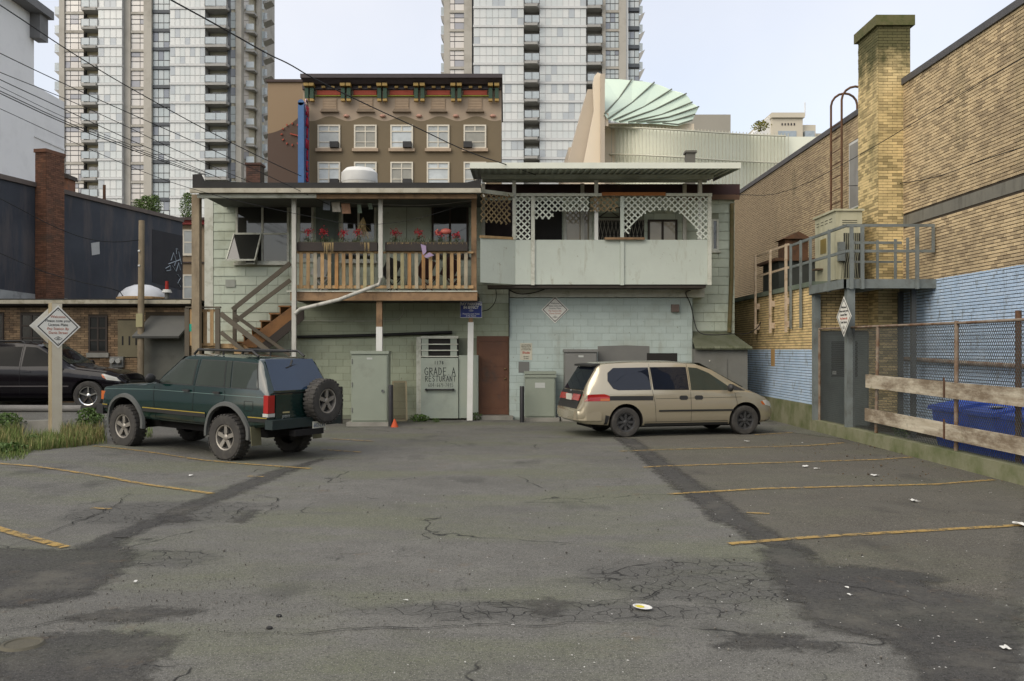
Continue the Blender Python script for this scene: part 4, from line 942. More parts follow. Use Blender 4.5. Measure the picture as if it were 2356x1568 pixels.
m_lat = M('lattice_paint', (0.675,0.716,0.634), (0.567,0.608,0.527), rnd=.1, stain=(0.338,0.338,0.270), sscale=6)
m_latb = M('lattice_wood', (.26,.19,.10), (.2,.15,.08), rnd=.15)
lattice((qx[0], YD), (qx[1]-.02, YD), lambda s, z: True, QZ1, QT+.05, m_lat)
W2 = qx[2]-qx[1]
lattice((qx[1]+.06, YD), (qx[2]-.06, YD), lambda s, z: (z > QT-.36 or (z-QZ1)+.1 > (s*1.05) and z > QZ1+.55-s*.0 and s < .55) and s < 1.55, QZ1, QT+.05, m_lat)
lattice((qx[1]+.06, YD), (qx[2]-.06, YD), lambda s, z: z > QT-.36 and s >= 1.5, QZ1, QT+.05, m_latb)
def arch(s, z):
    W = qx[3]-qx[2]-.12; u = (s/W-.47)/.40
    return z > QZ1+.86-.02 if abs(u) > 3 else (z > QZ1+(.80*math.sqrt(max(0, 1-u*u)) if abs(u) < 1 else (0 if s > W*.5 else .15)))
lattice((qx[2]+.06, YD), (qx[3]-.06, YD), arch, QZ1, QT+.05, m_lat)
Wc = (Vector(B)-Vector(A)).length
lattice(A, B, lambda s, z: z > QZ1+.42-.06*math.sin(s*40) and s < Wc*.86, QZ1, QT+.12, m_latb)
# canopy
cn = MB(); CY0, CY1 = 23.2, 26.3; cx0, cx1 = X(1081,CY0), X(1705,CY0); czb = H(388,CY0)
cn = thing('balcony_canopy', 'pale corrugated metal canopy over the white balcony', 'canopy', (3, YD, 6.6))
m_can = M('canopy_metal', (0.540,0.581,0.499), (0.446,0.486,0.419), rough=.5, stain=(0.270,0.284,0.230), sscale=2)
RISE = .24                                     # the canopy climbs towards the house
def cz(y): return czb+RISE*(y-CY0)/(CY1-CY0)
m = MB(); m.prism([(cx0+.02, CY0+.03, czb+.062), (cx1-.02, CY0+.03, czb+.062), (cx1-.02, CY1, cz(CY1)+.062), (cx0+.02, CY1, cz(CY1)+.062)], (0,0,.014)); m.build('sheet', m_can, cn)
box('fascia', M('canopy_fascia', (.66,.68,.58), (.60,.62,.53), rough=.5), cn, cx0, cx1, CY0, CY0+.028, czb, H(374.5,CY0))
for xx in (cx1-.019, cx0): m = MB(); m.prism([(xx, CY0+.03, czb), (xx, CY1, cz(CY1)), (xx, CY1, cz(CY1)+.12), (xx, CY0+.03, czb+.12)], (.019,0,0)); m.build('fascia', m_can, cn)
k = cx0+.1
while k < cx1-.1: m = MB(); m.prism([(k, CY0+.03, czb+.02), (k+.06, CY0+.03, czb+.02), (k+.06, CY1, cz(CY1)+.02), (k, CY1, cz(CY1)+.02)], (0,0,.04)); m.build('rib', m_can, cn); k += .17
for yy in (YD+.15, 25.6): box('beam', m_can, cn, cx0+.25, cx1-.35, yy-.04, yy+.04, cz(yy)-.10, cz(yy)+.016)
# little lean-to against the annex side
sh = thing('lean_to', 'small grey lean-to with mossy shingled roof beside the house', 'shed', (X(1655,25.2), 25.2, 0))
s0, s1 = X(1597,25.2), X(1720,25.2)
box('wall', M('shed_grey', (.165,.165,.145), (.145,.145,.13), stain=(.11,.11,.09)), sh, s0, s1, 25.2, YW-.02, 0, H(803,25.2))
hd = box('hatch', M('shed_grey', (.165,.165,.145)), sh, X(1612,25.2), X(1672,25.2), 25.17, 25.199, .2, H(826,25.2))
MB().ball((X(1632,25.2), 25.16, H(831,25.2)), .02).build('knob', M('pale_knob', (.6,.58,.5)), hd)
zr0, zr1 = H(803,25.1), H(766,25.7); m_shin = M('mossy_shingle', (.14,.15,.10), (.11,.12,.075), stain=(.07,.08,.035), sscale=5, rnd=.2)
m = MB(); m.prism([(s0, 25.1, zr0), (s1+.1, 25.1, zr0), (s1-.35, YW-.03, zr1), (s0, YW-.03, zr1)], (0,0,.04)); m.build('roof', m_shin, sh)
for i in range(9):
    x0 = s0+(s1-s0+.1)*i/9; mesh_obj('shingle', unit_mesh(m_shin), None, sh, loc=(x0+.09, 25.1, zr0+.02), scale=(.165,.1,.05), rot=(R(33),random.uniform(-.05,.05),0))
MB().tube([(X(1684,25.7), 25.7, 6.1), (X(1683,25.7), 25.7, 4.0), (X(1678,25.7), 25.7, 2.45)], .06, 8).build('downspout', M('mossy_downspout', (.15,.11,.05), (.11,.10,.04), stain=(.06,.07,.02), sscale=4), hs, smooth=60)
# rooftop things
rv = thing('roof_ventilator', 'white rounded rooftop ventilator hood behind the porch roof', 'ventilator', (X(827,28), 28, HZ+.12))
MB().lathe([(.50,0),(.53,.4),(.545,.64)], 24, 'Z', (X(827,28), 28, HZ+.12)).build('drum', M('vent_white', (.60,.60,.55), (.5,.48,.42), stain=(.4,.32,.2), sscale=1.5), rv, smooth=40)
MB().lathe([(.55,.64),(.56,.68),(.55,.93),(.42,1.06),(.2,1.10),(0,1.11)], 24, 'Z', (X(827,28), 28, HZ+.12)).build('hood', M('vent_white2', (.72,.72,.68)), rv, smooth=40)
rc = thing('roof_chimney', 'small dark brick chimney stub behind the porch roof corner', 'chimney', (X(582,30), 30, HZ+.1))
m_dbrick = M('dark_red_brick', (.11,.055,.035), (.08,.04,.03), rnd=.3, stain=(.045,.035,.03), sscale=3)
box('core', m_mort, rc, X(566,30), X(599,30), 30, 30.5, HZ+.12, H(380,30))
pieces('brick', rc, m_dbrick, courses((X(566,30),30), (X(599,30),30), HZ+.13, H(380,30)-.02, .2, .068, .009, .01, (), .5), 200)
box('cap', m_dbrick, rc, X(564,30), X(601,30), 29.95, 30.55, H(380,30), H(375,30))
rs = thing('metal_flue', 'grey metal flue with a flat cap above the balcony canopy', 'flue', (X(1590,27.5), 27.5, 6.5))
m = MB(); m.box(X(1580,27.5), X(1600,27.5), 27.5, 27.8, 6.4, H(352,27.5)); m.build('duct', M('flue_grey', (.13,.125,.105)), rs); m = MB(); m.box(X(1577,27.5), X(1603,27.5), 27.45, 27.85, H(352,27.5)+.002, H(347,27.5)); m.build('cap', M('flue_grey', (.13,.125,.105)), rs)

# ================================================================ things at the foot of the house
def cabinet(name, label, x0, x1, y0, y1, z1, mat, zb=.0, slab=True, card=True):
    t = thing(name, label, 'cabinet', ((x0+x1)/2, y0, 0))
    box('body', mat, t, x0, x1, y0, y1, .1, z1-.08); box('lid', mat, t, x0-.02, x1+.02, y0-.04, y1, z1-.078, z1)
    dr = box('door', mat, t, x0+.03, x1-.03, y0-.025, y0-.002, .14, z1-.12)
    box('plinth', m_conc, t, x0-.1, x1+.1, y0-.15, y1+.05, 0, .098)
    if card: box('label_card', M('white_card', (.5,.52,.48)), t, (x0+x1)/2-.07, (x0+x1)/2+.07, y0-.029, y0-.026, z1-.22, z1-.17)
    return t, dr
Yc = 23.35
t, dr = cabinet('utility_cabinet', 'tall grey green utility cabinet with a padlocked door under the porch', X(808,Yc), X(893,Yc), Yc, Yc+.5, H(808,Yc), m_gbox)
MB().lathe([(0,.03),(.03,.03),(.035,0)], 10, 'Y', (X(881,Yc), Yc-.06, H(900,Yc))).build('lock', M('lock_steel', (.45,.45,.43), rough=.3, metal=.9), dr)
for z_ in (.35, 1.0, 1.6): MB().cyl((X(810.5,Yc), Yc-.03, z_), (X(810.5,Yc), Yc-.03, z_+.12), .014, n=8).build('hinge', m_ggrey, dr)
Yk = 24.9
t, dr = cabinet('utility_kiosk', 'short grey green utility kiosk beside the van tail', X(1208,Yk), X(1278,Yk), Yk, Yk+.5, H(855,Yk), m_gbox, card=False)
box('lid_band', m_gbox, t, X(1206,Yk), X(1280,Yk), Yk-.05, Yk-.03, H(869,Yk), H(863,Yk)); box('label_card', M('white_card', (.5,.52,.48)), t, X(1231,Yk), X(1254,Yk), Yk-.03, Yk-.027, H(893,Yk), H(881,Yk))
cabinet('utility_cabinet', 'tall grey utility cabinet half hidden behind the van', X(1299,25.0), X(1374,25.0), 25.0, 25.45, H(804,25), m_ggrey)
m_blk = M('black_bollard', (.022,.022,.024), (.03,.03,.03), rough=.5)
for (px, Y, py, lab) in ((783, 24.1, 890, 'black bollard beside the spare wheel of the green truck'), (899, 23.2, 886, 'black bollard at the corner of the tall utility cabinet'), (1201, 24.55, 889, 'black bollard beside the short utility kiosk')):
    x = X(px, Y); tag(MB().lathe([(0,H(py,Y)+.0),(.055,H(py,Y)),(.062,H(py,Y)-.02),(.062,0)], 14, 'Z', (x, Y, 0)).build('bollard', m_blk, None, smooth=40), lab, 'bollard', 'bollards guarding the cabinets')
sc = thing('leaning_screen', 'framed wire window screen leaning on the wall by the cabinet', 'screen', (X(920,25), 25.1, 0))
m = MB(); q = [V(903,977,24.9), V(936,977,24.9), V(934,879,25.5), V(904,879,25.5)]; q[0].z = q[1].z = .02
for i in range(4): m.bar(q[i], q[(i+1)%4], .05, .05)
m.build('frame', M('tan_frame', (.30,.26,.16)), sc)
m = MB()
for i in range(1, 14): m.tube([q[0].lerp(q[1], i/14), q[3].lerp(q[2], i/14)], .006, 3, cap=False)
for i in range(1, 40): m.tube([q[0].lerp(q[3], i/40), q[1].lerp(q[2], i/40)], .006, 3, cap=False)
m.build('mesh_wire', M('mesh_brown', (.16,.12,.06)), sc)
x, Y = X(908, 23.0), 23.0
tag(MB().lathe([(0,.21),(.02,.2),(.09,.02),(.10,.0)], 12, 'Z', (x, Y, 0)).build('traffic_cone', M('orange_plastic', (.55,.09,.03)), None, smooth=40), 'small faded orange cone tip at the foot of a bollard', 'cone')
# ================================================================ west side: low brick building, dark wall, white building
YL0, GL = 27.0, .36
m_rbrick = M('mixed_old_brick', (.29,.205,.115), (.20,.125,.07), scale=1.2, rnd=.35, stain=(.05,.04,.03), sscale=1.3, slo=.45, shi=.75, rough=.9, bump=.3)
lb = thing('brick_shop', 'low old brick building with a cream roof edge behind the cars', 'building', (-13, YL0, GL))
lx0, lx1, lz = -19.0, X(440, YL0), H(699, YL0)
box('wall', m_mort, lb, lx0, lx1, YL0, YL0+6, GL-.1, lz)
win = [(X(205,YL0), X(248,YL0), H(812,YL0), H(727,YL0)), (X(48,YL0), X(100,YL0), H(806,YL0), H(722,YL0)), (X(335,YL0), X(432,YL0), GL, H(722,YL0)), (X(272,YL0), X(318,YL0), H(822,YL0), H(738,YL0)), (X(-60,YL0), X(10,YL0), H(806,YL0), H(722,YL0))]
pieces('brick', lb, m_rbrick, courses((X(-90,YL0), YL0), (lx1, YL0), GL, lz-.12, .223, .0678, .01, .012, [(a-X(-90,YL0), b-X(-90,YL0), c, d) for a, b, c, d in win], .6), 300)
for i in (0, 1, 4):
    w = window('window', win[i], lb, Y=YL0, cols=2, rows=3, fw=.05, fm=m_dwood, mat=glass('sooty_glass', (.03,.032,.03), .15), sill=False)
    box('sill', m_conc, w, win[i][0]-.05, win[i][1]+.05, YL0-.08, YL0-.001, win[i][2]-.14, win[i][2]-.002)
a, b, c, d = win[3]; pn = box('wall_panel', M('dull_panel', (.19,.165,.10), (.16,.14,.085), stain=(.10,.09,.06)), lb, a, b, YL0-.03, YL0-.001, c, d)
for i in range(3): box('slot', m_void, pn, a+.12+.2*i, a+.17+.2*i, YL0-.034, YL0-.031, c+.35, c+.62)
a, b, c, d = win[2]; box('side_bay', M('grey_render', (.15,.15,.125), (.12,.12,.10), stain=(.07,.07,.055), sscale=1.5), lb, a, b, YL0-.2, YL0-.001, c, d-.3)
m = MB(); q0, q1 = H(774,YL0-.7), H(727,YL0); m.prism([(a-.1, YL0-.75, q0), (a+.15, YL0-.01, q1), (a+.15, YL0-.01, q1-.08), (a-.1, YL0-.72, q0-.06)], (b-a+.1, 0, 0)); m.build('awning', M('grey_awning', (.13,.13,.115), (.11,.11,.10)), lb)
box('fascia', M('cream_fascia', (.50,.46,.35), (.42,.38,.28), stain=(.2,.17,.1), sscale=4), lb, lx0, lx1+.1, YL0-.35, YL0-.30, lz-.02, lz+.09)
box('eave', m_dwood, lb, lx0, lx1+.08, YL0-.295, YL0-.001, lz-.06, lz+.05)
box('roof', m_tar, lb, lx0, lx1+.08, YL0-.28, YL0+6, lz+.052, lz+.13)
mt = thing('electric_meter', 'pair of round electric meters on a grey board by the brick shop', 'meter', (X(268,26.9), 26.9, 1.2))
box('board', m_ggrey, mt, X(253,26.9), X(284,26.9), 26.88, 26.985, H(846,26.9), H(821,26.9))
for px in (261, 275): MB().lathe([(0,-.12),(.07,-.12),(.085,-.06),(.085,0)], 14, 'Y', (X(px,26.9), 26.88, H(831,26.9))).build('dial', M('meter_glass', (.42,.42,.38), rough=.2), mt, smooth=40)
tag(box('wall_notice', M('yellow_notice', (.42,.38,.20), (.36,.33,.18)), None, X(313,26.28), X(328,26.28), 26.27, 26.275, H(753,26.28), H(722,26.28)), 'faded yellow notice nailed to the short wooden pole', 'notice')
up = thing('wooden_pole', 'short wooden pole with wires in front of the brick shop', 'pole', (X(324,26.4), 26.4, GL))
MB().tube([(X(323,26.4), 26.4, GL), (X(326,26.4), 26.4, H(508,26.4))], [.10,.085], 10).build('shaft', m_gwood, up, smooth=60)
for py in (578, 612): MB().cyl(V(318,py,26.3), V(322,py,26.3), .03, n=8).build('insulator', m_white, up)
m = MB(); m.lathe([(.78,0),(.77,.08),(.62,.26),(.35,.40),(0,.46)], 24, 'Z', (0,0,0)); sk = thing('roof_skylight', 'white domed skylight on the low brick shop roof', 'skylight', (X(328,29.5), 29.5, lz+.13))
MB().lathe([(.80,0),(.80,.18),(.74,.2)], 24, 'Z', (X(328,29.5), 29.5, lz+.13)).build('curb', m_wood, sk); MB().lathe([(.76,.2),(.7,.33),(.5,.5),(.25,.6),(0,.62)], 24, 'Z', (X(328,29.5), 29.5, lz+.13)).build('dome', M('skylight_white', (.66,.68,.70), rough=.3), sk, smooth=50)
rv2 = thing('roof_vent', 'small roof vent with a red top and white collar', 'vent', (X(384,29), 29, lz+.13))
MB().cyl((X(384,29),29,lz+.13),(X(384,29),29,lz+.45),.07,n=10).build('pipe', m_ggrey, rv2); MB().cyl((X(384,29),29,lz+.45),(X(384,29),29,lz+.55),.16,.12,n=12).build('collar', m_white, rv2); MB().cyl((X(384,29),29,lz+.55),(X(384,29),29,lz+.82),.06,.05,n=10).build('top', M('red_cap', (.35,.03,.02)), rv2)
# dark rendered wall with brick stack
def wt(px):
    k = (px-VX)/FPX; return (-16.72-30*k)/(10.2*k-2.39)
def wp(px, py, off=0):
    t = wt(px); x, y = -16.72+2.39*t, 30+10.2*t
    nl = math.hypot(2.39, 10.2); nx, ny = 10.2/nl, -2.39/nl
    return Vector((x+nx*off, y+ny*off, H(py, y)))
m_navy = M('dark_blue_render', (.06,.067,.08), (.042,.046,.057), scale=.8, rough=.9, stain=(.115,.10,.095), sscale=1.6, slo=.48, shi=.72, streak=True, bump=.5, bscale=12)
dw = thing('rendered_building', 'dark blue grey rendered wall building above the low shop roof', 'building', (-16, 33, 0))
T0, T1, TZ = -.16, 1.0, 7.6
def wq(t, z, off=0):
    nl = math.hypot(2.39, 10.2); return Vector((-16.72+2.39*t+10.2/nl*off, 30+10.2*t-2.39/nl*off, z))
m = MB(); m.prism([wq(T0,0), wq(T1,0), wq(T1,0,-9), wq(T0,0,-9)], (0,0,TZ)); m.build('wall', m_navy, dw)
m = MB(); m.prism([wq(T0,TZ+.002,.08), wq(T1,TZ+.002,.08), wq(T1,TZ+.002,-9), wq(T0,TZ+.002,-9)], (0,0,.16)); m.build('coping', M('brown_coping', (.15,.12,.10), (.11,.09,.08)), dw)
m = MB(); m.prism([wq(T0,3.3,.03), wq(.48,3.3,.03), wq(.48,3.75,.03), wq(T0,4.02,.03)], (-.02,.0,0)); m.build('white_base', M('dirty_white', (.40,.41,.40), (.3,.31,.3), stain=(.15,.15,.14), sscale=2), dw)
m = MB(); m.prism([wp(209,560,.012), wp(228,557,.012), wp(229,585,.012), wp(211,588,.012)], (-.008,.002,0)); m.build('plaster_patch', M('raw_plaster', (.50,.50,.48), bump=.6), dw)
m = MB(); m.prism([wp(350,528,.012), wp(420,543,.012), wp(420,668,.012), wp(350,650,.012)], (-.008,.002,0)); m.build('paint_patch', M('darker_patch', (.028,.028,.032), (.022,.022,.026)), dw)  # four-sided darker patch near the far end of the wall
for k, pl in enumerate(([(392,600),(398,582),(404,600),(400,612)], [(386,608),(414,598)], [(396,612),(404,625),(410,605),(414,622)], [(410,580),(416,608)], [(380,618),(390,612),(392,622),(382,624)], [(408,632),(414,640),(408,652),(415,660)], [(405,585),(404,572),(408,574)])):
    MB().tube([wp(a, b, .025) for a, b in pl], .018, 4).build('graffiti_stroke', M('white_spray', (.42,.48,.52)), dw)
st = thing('brick_stack', 'tall narrow reddish brick chimney stack on the dark wall', 'chimney', wp(95, 660, .25))
t0 = wt(80); m_rb2 = M('red_brick', (.19,.085,.045), (.14,.065,.04), rnd=.3, stain=(.09,.06,.04), sscale=2)
zt = H(352, wq(t0,0).y); p0, p1, p2, p3 = wq(t0,0,.02), wq(t0,0,.46), wq(t0+.085,0,.46), wq(t0+.085,0,.02)
m = MB(); m.prism([p0+Vector((0,0,3.4)), p1+Vector((0,0,3.4)), p2+Vector((0,0,3.4)), p3+Vector((0,0,3.4))], (0,0,zt-3.4)); m.build('core', m_mort, st)
br = courses(p0.xy, p1.xy, 3.45, zt, .223, .0678, .01, .012, (), .6)+courses(p1.xy, p2.xy, 3.45, zt, .223, .0678, .01, .012, (), .6)
pieces('brick', st, m_rb2, br, 300)
cc = (p0+p2)/2; m = MB(); m.prism([(cc+(q-cc)*1.12)+Vector((0,0,zt+.003)) for q in (p0,p1,p2,p3)], (0,0,.12)); m.build('cap', m_rb2, st)
s2 = thing('brick_stub', 'low brick chimney stub with a ragged cap behind the dark parapet', 'chimney', (X(142,34), 34, 7.6))
box('core', m_rb2, s2, X(124,34), X(156,34), 34, 34.6, 7.7, H(402,34)); m = MB(); m.prism([(X(121,34), 33.9, H(404,34)), (X(160,34), 33.9, H(412,34)), (X(158,34), 33.9, H(402,34)), (X(125,34), 33.9, H(392,34))], (0,.8,0)); m.build('cap', m_dwood, s2)
tag(MB().cyl(V(240,470,36), V(240,426,36), .06, n=8).build('stack_pipe', m_rust, None), 'thin rusty pipe standing behind the dark parapet', 'pipe')
# white building on the far west side
m_wht = M('white_render', (.86,.86,.85), (.82,.82,.81), scale=.3, rough=.8, stain=(.72,.72,.71), sscale=.5)
wb = thing('white_building', 'big plain white rendered building at the picture edge', 'building', (-25, 30, 0))
box('wall', m_wht, wb, -45, -23.4, 12, 45, 0, 18.5); box('wall', m_wht, wb, -45, -23.6, 45.01, 48.5, 0, 15.2)
box('wall', m_wht, wb, -45, -24.0, 48.6, 54, 0, 9.6)
box('eave', M('eave_grey', (.20,.20,.20)), wb, -45.3, -22.7, 11.7, 45.6, 18.502, 18.9); box('eave_return', M('eave_grey', (.20,.20,.20)), wb, -23.399, -22.9, 44.6, 45.4, 17.3, 18.5)
for z in (9.8, 12.6): box('string_course', m_wht, wb, -23.7, -23.55, 45.02, 48.45, z, z+.12)
# brown building behind the gap
bw = thing('brown_building', 'brown rendered building with red cornice seen beside the porch post', 'building', (X(440,60), 60, 0))
m_bw = M('tan_render', (.25,.185,.115), (.22,.165,.10)); box('wall', m_bw, bw, X(280,60), X(520,60), 60, 68, 0, H(512,60))
box('cornice', M('red_band', (.30,.06,.05)), bw, X(278,60), X(522,60), 59.7, 60, H(518,60), H(509,60)); box('cornice', M('dark_band', (.07,.05,.045)), bw, X(278,60), X(522,60), 59.5, 68, H(509,60)+.002, H(503,60)); box('band', M('dark_band', (.07,.05,.045)), bw, X(280,60), X(522,60), 59.9, 60, H(606,60), H(603,60))
m_wfr = M('cream_frame', (.62,.58,.48), (.56,.52,.43)); m_curt = glass('curtained_glass', (.40,.42,.40), .12)
for py in (529, 632):
    for px in (421, 380, 340, 300): window('window', (X(px,60), X(px+27,60), H(py+58,60), H(py,60)), bw, Y=60, cols=1, rows=2, fw=.1, fm=m_wfr, mat=m_curt)

# houses across the street, only mirrored in the car windows
sb = thing('street_building', 'brown brick building across the street, mirrored in the van windows', 'building', (0, -24, 0))
m_sbr = M('street_brick', (.15,.10,.065), (.11,.075,.05), scale=.6, rough=.9)
for (a, b, h) in ((-40,-14,8.5),(-13.9,6,6.8),(6.1,40,9.0)): box('wall', m_sbr, sb, a, b, -36, -22, 0, h)
for i in range(14): box('window', glass('dark_glass', (.03,.032,.028)), sb, -38+5.5*i, -35.6+5.5*i, -21.99, -21.94, 3.6, 5.4)

def bush(name, c, r, h, n, label, cat='shrub', group=None, mat=None, trunk=True):
    t = thing(name, label, cat, c, group); mat = mat or M('hedge_leaf', (.10,.16,.03), (.065,.11,.025), rnd=.35, rough=.6)
    m = MB()
    for i in range(n):
        a = random.uniform(0, 6.28); q = math.sqrt(random.random())*r; z = random.random()
        q *= (.55+.6*math.sin(math.pi*min(1, z*.9+.12)))*random.uniform(.75,1.1)
        p = Vector((c[0]+q*math.cos(a), c[1]+q*math.sin(a), c[2]+.08*h+z*h*.95)); s = r*random.uniform(.08,.18)
        u = Vector((random.uniform(-1,1), random.uniform(-1,1), random.uniform(-.4,1))).normalized()*s; v = u.cross(Vector((random.uniform(-1,1), random.uniform(-1,1), random.uniform(-1,1)))).normalized()*s*.5
        m.add([p-u, p+v, p+u, p-v], [(0,1,2,3)])
    m.build('foliage', mat, t)
    if trunk: MB().tube([c, (c[0], c[1], c[2]+h*.5)], [r*.09, r*.04], 6).build('stem', m_dwood, t)
    return t
zr = H(503,60)
for px, w, h, lab in ((318,.42,1.1,'clipped green shrub on the brown roof, nearest the dark wall'),(336,.5,1.3,'middle clipped green shrub on the brown roof'),(355,.5,1.35,'clipped green shrub on the brown roof before the white tower bay'),(432,.5,1.5,'green shrub on the brown roof beside the porch post')): bush('roof_shrub', (X(px,61), 61, zr), w, h+.3, 1100, lab, group='shrubs on the brown roof')

# ================================================================ apartment towers
YT, PIT = 135.0, 43.2*135/FPX
m_tc = M('tower_concrete', (.43,.41,.36), (.375,.355,.31), scale=.2, rough=.85, stain=(.26,.24,.2), sscale=.3)
m_tw = M('tower_white', (.58,.59,.58), (.54,.55,.54), scale=.2, rough=.6)
m_td = M('tower_dark_band', (.075,.085,.095), (.06,.07,.08), rough=.5)
m_tm = M('tower_mullion', (.085,.085,.085), rough=.5)
m_tmw = M('tower_pale_mullion', (.47,.475,.465), rough=.5)
m_ts = M('balcony_slab', (.36,.355,.33), (.31,.305,.285))
m_to = M('balcony_back', (.56,.51,.35), (.50,.45,.31))
def tglass(name, c1, c2, c3, rough):
    t = NT(name); r = t.rnd(); c = t.mix(t.ramp(r, .1, .75), c1, c2); c = t.mix(t.math('GREATER_THAN', r, .88), c, c3)
    t.fin(c, rough, 0, .8); return t.mat
m_g1 = tglass('tower_pale_glass', (.63,.64,.61), (.56,.59,.57), (.42,.45,.46), .12)
m_g2 = tglass('tower_blue_glass', (.42,.47,.47), (.52,.55,.54), (.24,.26,.29), .06)
m_g3 = tglass('tower_clear_glass', (.60,.56,.51), (.66,.63,.58), (.34,.34,.36), .08)
m_gr = M('rail_glass', (.36,.40,.41), (.42,.47,.48), rough=.1, spec=.8)
class Tower:
    def __init__(s, name, label, px0, px1, s0, n):
        s.t = thing(name, label, 'building', (X((px0+px1)/2, YT), YT+8, 0)); s.s0, s.n = s0, n
        s.items = {'pale': [], 'blue': [], 'clear': [], 'rail': []}
    def z(s, k, dy): return H(s.s0+43.2*k+dy, YT)          # dy: pixels below the slab line of floor k
    def solid(s, name, a, b, mat, y0=0, d=2.0, zb=0): return box(name, mat, s.t, X(a,YT), X(b,YT), YT+y0, YT+y0+d, zb, s.z(-4, -20))
    def glaze(s, a, b, cols, rows, kind, back, y0=0, gap=.09, top=None):
        """bay of panes on a backing the colour of the mullions; rows: (dy0, dy1)"""
        s.solid('bay', a, b, back, y0+.05, 1.5, 10)
        tot = sum(cols); x = X(a, YT); W = X(b, YT)-x
        for k in range(-3, s.n):
            for (d0, d1) in rows:
                u = x
                for c in cols:
                    w = W*c/tot; z1, z0 = s.z(k, d0), s.z(k, d1)
                    s.items[kind].append(((u+w/2, YT+y0+.02, (z0+z1)/2), (w-gap, .05, z1-z0-gap), 0)); u += w
    def bands(s, name, a, b, dy0, dy1, mat, y0, d):
        for k in range(-3, s.n): box(name, mat, s.t, X(a,YT), X(b,YT), YT+y0, YT+y0+d, s.z(k,dy1), s.z(k,dy0))
    def balcony(s, a, b, depth, back=m_to, sk=0, door=True):
        s.solid('recess', a, b, back, .9, 1, 10)
        for k in range(-3, s.n):
            x0, x1 = X(a,YT), X(b,YT); zt = s.z(k, -1); zb = s.z(k, 4.5)
            m = MB(); m.prism([(x0+.02, YT+.85, zb), (x1-.02, YT+.85, zb), (x1-.02+sk, YT-depth*.5, zb), (x1-.3+sk, YT-depth, zb), (x0, YT-depth, zb)], (0,0,zt-zb)); o = m.build('balcony', m_ts, s.t)
            n = 2
            for i in range(n):
                w = (x1-x0+sk*.6)/n; box('rail_pane', m_gr, o, x0+w*i+.05, x0+w*(i+1)-.05, YT-depth+.02, YT-depth+.06, zt+.12, s.z(k,-18))
            m = MB(); m.box(x0, x1+sk*.6, YT-depth, YT-depth+.08, s.z(k,-18)+.01, s.z(k,-19))
            for i in range(n+1): xx = x0+(x1-x0+sk*.6)*i/n; m.box(xx-.04, xx+.04, YT-depth, YT-depth+.08, zt, s.z(k,-18)+.009)
            m.build('handrail', m_tm, o)
            if door:
                for i in range(2): box('balcony_door', m_g1 if k%3 else m_g3, s.t, x0+(x1-x0)*(.12+.44*i), x0+(x1-x0)*(.54+.44*i), YT+.83, YT+.88, s.z(k,-1), s.z(k,-32))
    def finish(s, lim):
        for kind, mat in (('pale', m_g1), ('blue', m_g2), ('clear', m_g3)):
            it = s.items[kind]
            it.sort(key=lambda q: q[0][2])
            vis_ = [q for q in it if q[0][2] < s.z(0, -30) and q[0][2] > H(515, YT)]; rest = [q for q in it if q not in vis_]
            n = int(lim.get(kind, 100)*.85)
            um = unit_mesh(mat)
            for c, sz, r in vis_[-n:]: mesh_obj('window_pane', um, None, s.t, loc=c, scale=sz)
            left = vis_[:-n]+rest
            if left: pieces('window_pane', s.t, mat, left, 0)
W3 = ((9,19.5),(20,30.5),(31,46)); W2 = ((3,24),(24.5,40.5))
tl = Tower('apartment_tower', 'tall concrete and glass apartment tower behind the white building', 125, 620, 25, 12)
box('core', m_tc, tl.t, X(140,YT), X(545,YT), YT+1.6, YT+22, 0, tl.z(-4,-20))
tl.solid('pier', 138, 150, m_tc, -.3, 2.2); tl.glaze(150, 193, (1,1.6,1), W3, 'clear', m_tm); tl.bands('spandrel', 149.5, 193.5, 46.5, 52, m_tc, -.15, .6)
tl.balcony(194, 232, 1.1); tl.glaze(232, 287, (1,1,1,1), W2, 'pale', m_tmw, -.9, .07); tl.bands('spandrel', 231.5, 287.5, 41, 46, m_tw, -1.05, .6)
tl.solid('pier', 287, 301, m_tc, -.2); tl.glaze(301, 334, (1.7,1), W3, 'clear', m_tm, .1); tl.bands('spandrel', 301, 334, 46.5, 52, m_tc, -.1, .5)
tl.solid('pier', 334, 352, m_tc, -.6, 2.4); tl.glaze(352, 397, (1,1,1,.6), ((7,28),(28.5,42)), 'blue', m_tm, 0); tl.bands('spandrel', 351.5, 397, 42.5, 49.5, m_td, -.2, .5)
tl.glaze(397, 477, (1,)*7, W2, 'pale', m_tmw, -1.0, .06); tl.bands('spandrel', 396.5, 477.5, 41, 46, m_tw, -1.15, .6)
tl.balcony(479, 524, 1.5, M('balcony_cream', (.50,.49,.38)), .5)
tl.solid('pier', 524, 531, m_td, -.1, 1.8)
# the receding east side
def recede(px): return YT+(px-531)*.07
for (a, b, mt, nm) in ((531,546,m_g2,'side_glass'),(560,572,m_g3,'side_glass'),(602,607,m_g2,'side_glass')):
    for k in range(-3, tl.n):
        m = MB(); ya, yb = recede(a), recede(b)
        for (d0, d1) in ((4,22),(23,40)):
            m.prism([(X(a,ya),ya,H(tl.s0+43.2*k+d1,ya)), (X(b,yb),yb,H(tl.s0+43.2*k+d1,yb)), (X(b,yb),yb,H(tl.s0+43.2*k+d0,yb)), (X(a,ya),ya,H(tl.s0+43.2*k+d0,ya))], (0,.15,0))
        m.build(nm, mt, tl.t)
m = MB(); poly = [(531,),(607,)]; ya, yb = recede(531)+.15, recede(607)+.15
m.prism([(X(531,ya),ya+.1,0), (X(607,yb),yb+.1,0), (X(596,yb+12),yb+12,0), (X(531,ya),ya+12,0)], (0,0,tl.z(-4,-20))); m.build('side_wall', M('tower_cream', (.58,.54,.41), (.53,.49,.38)), tl.t)
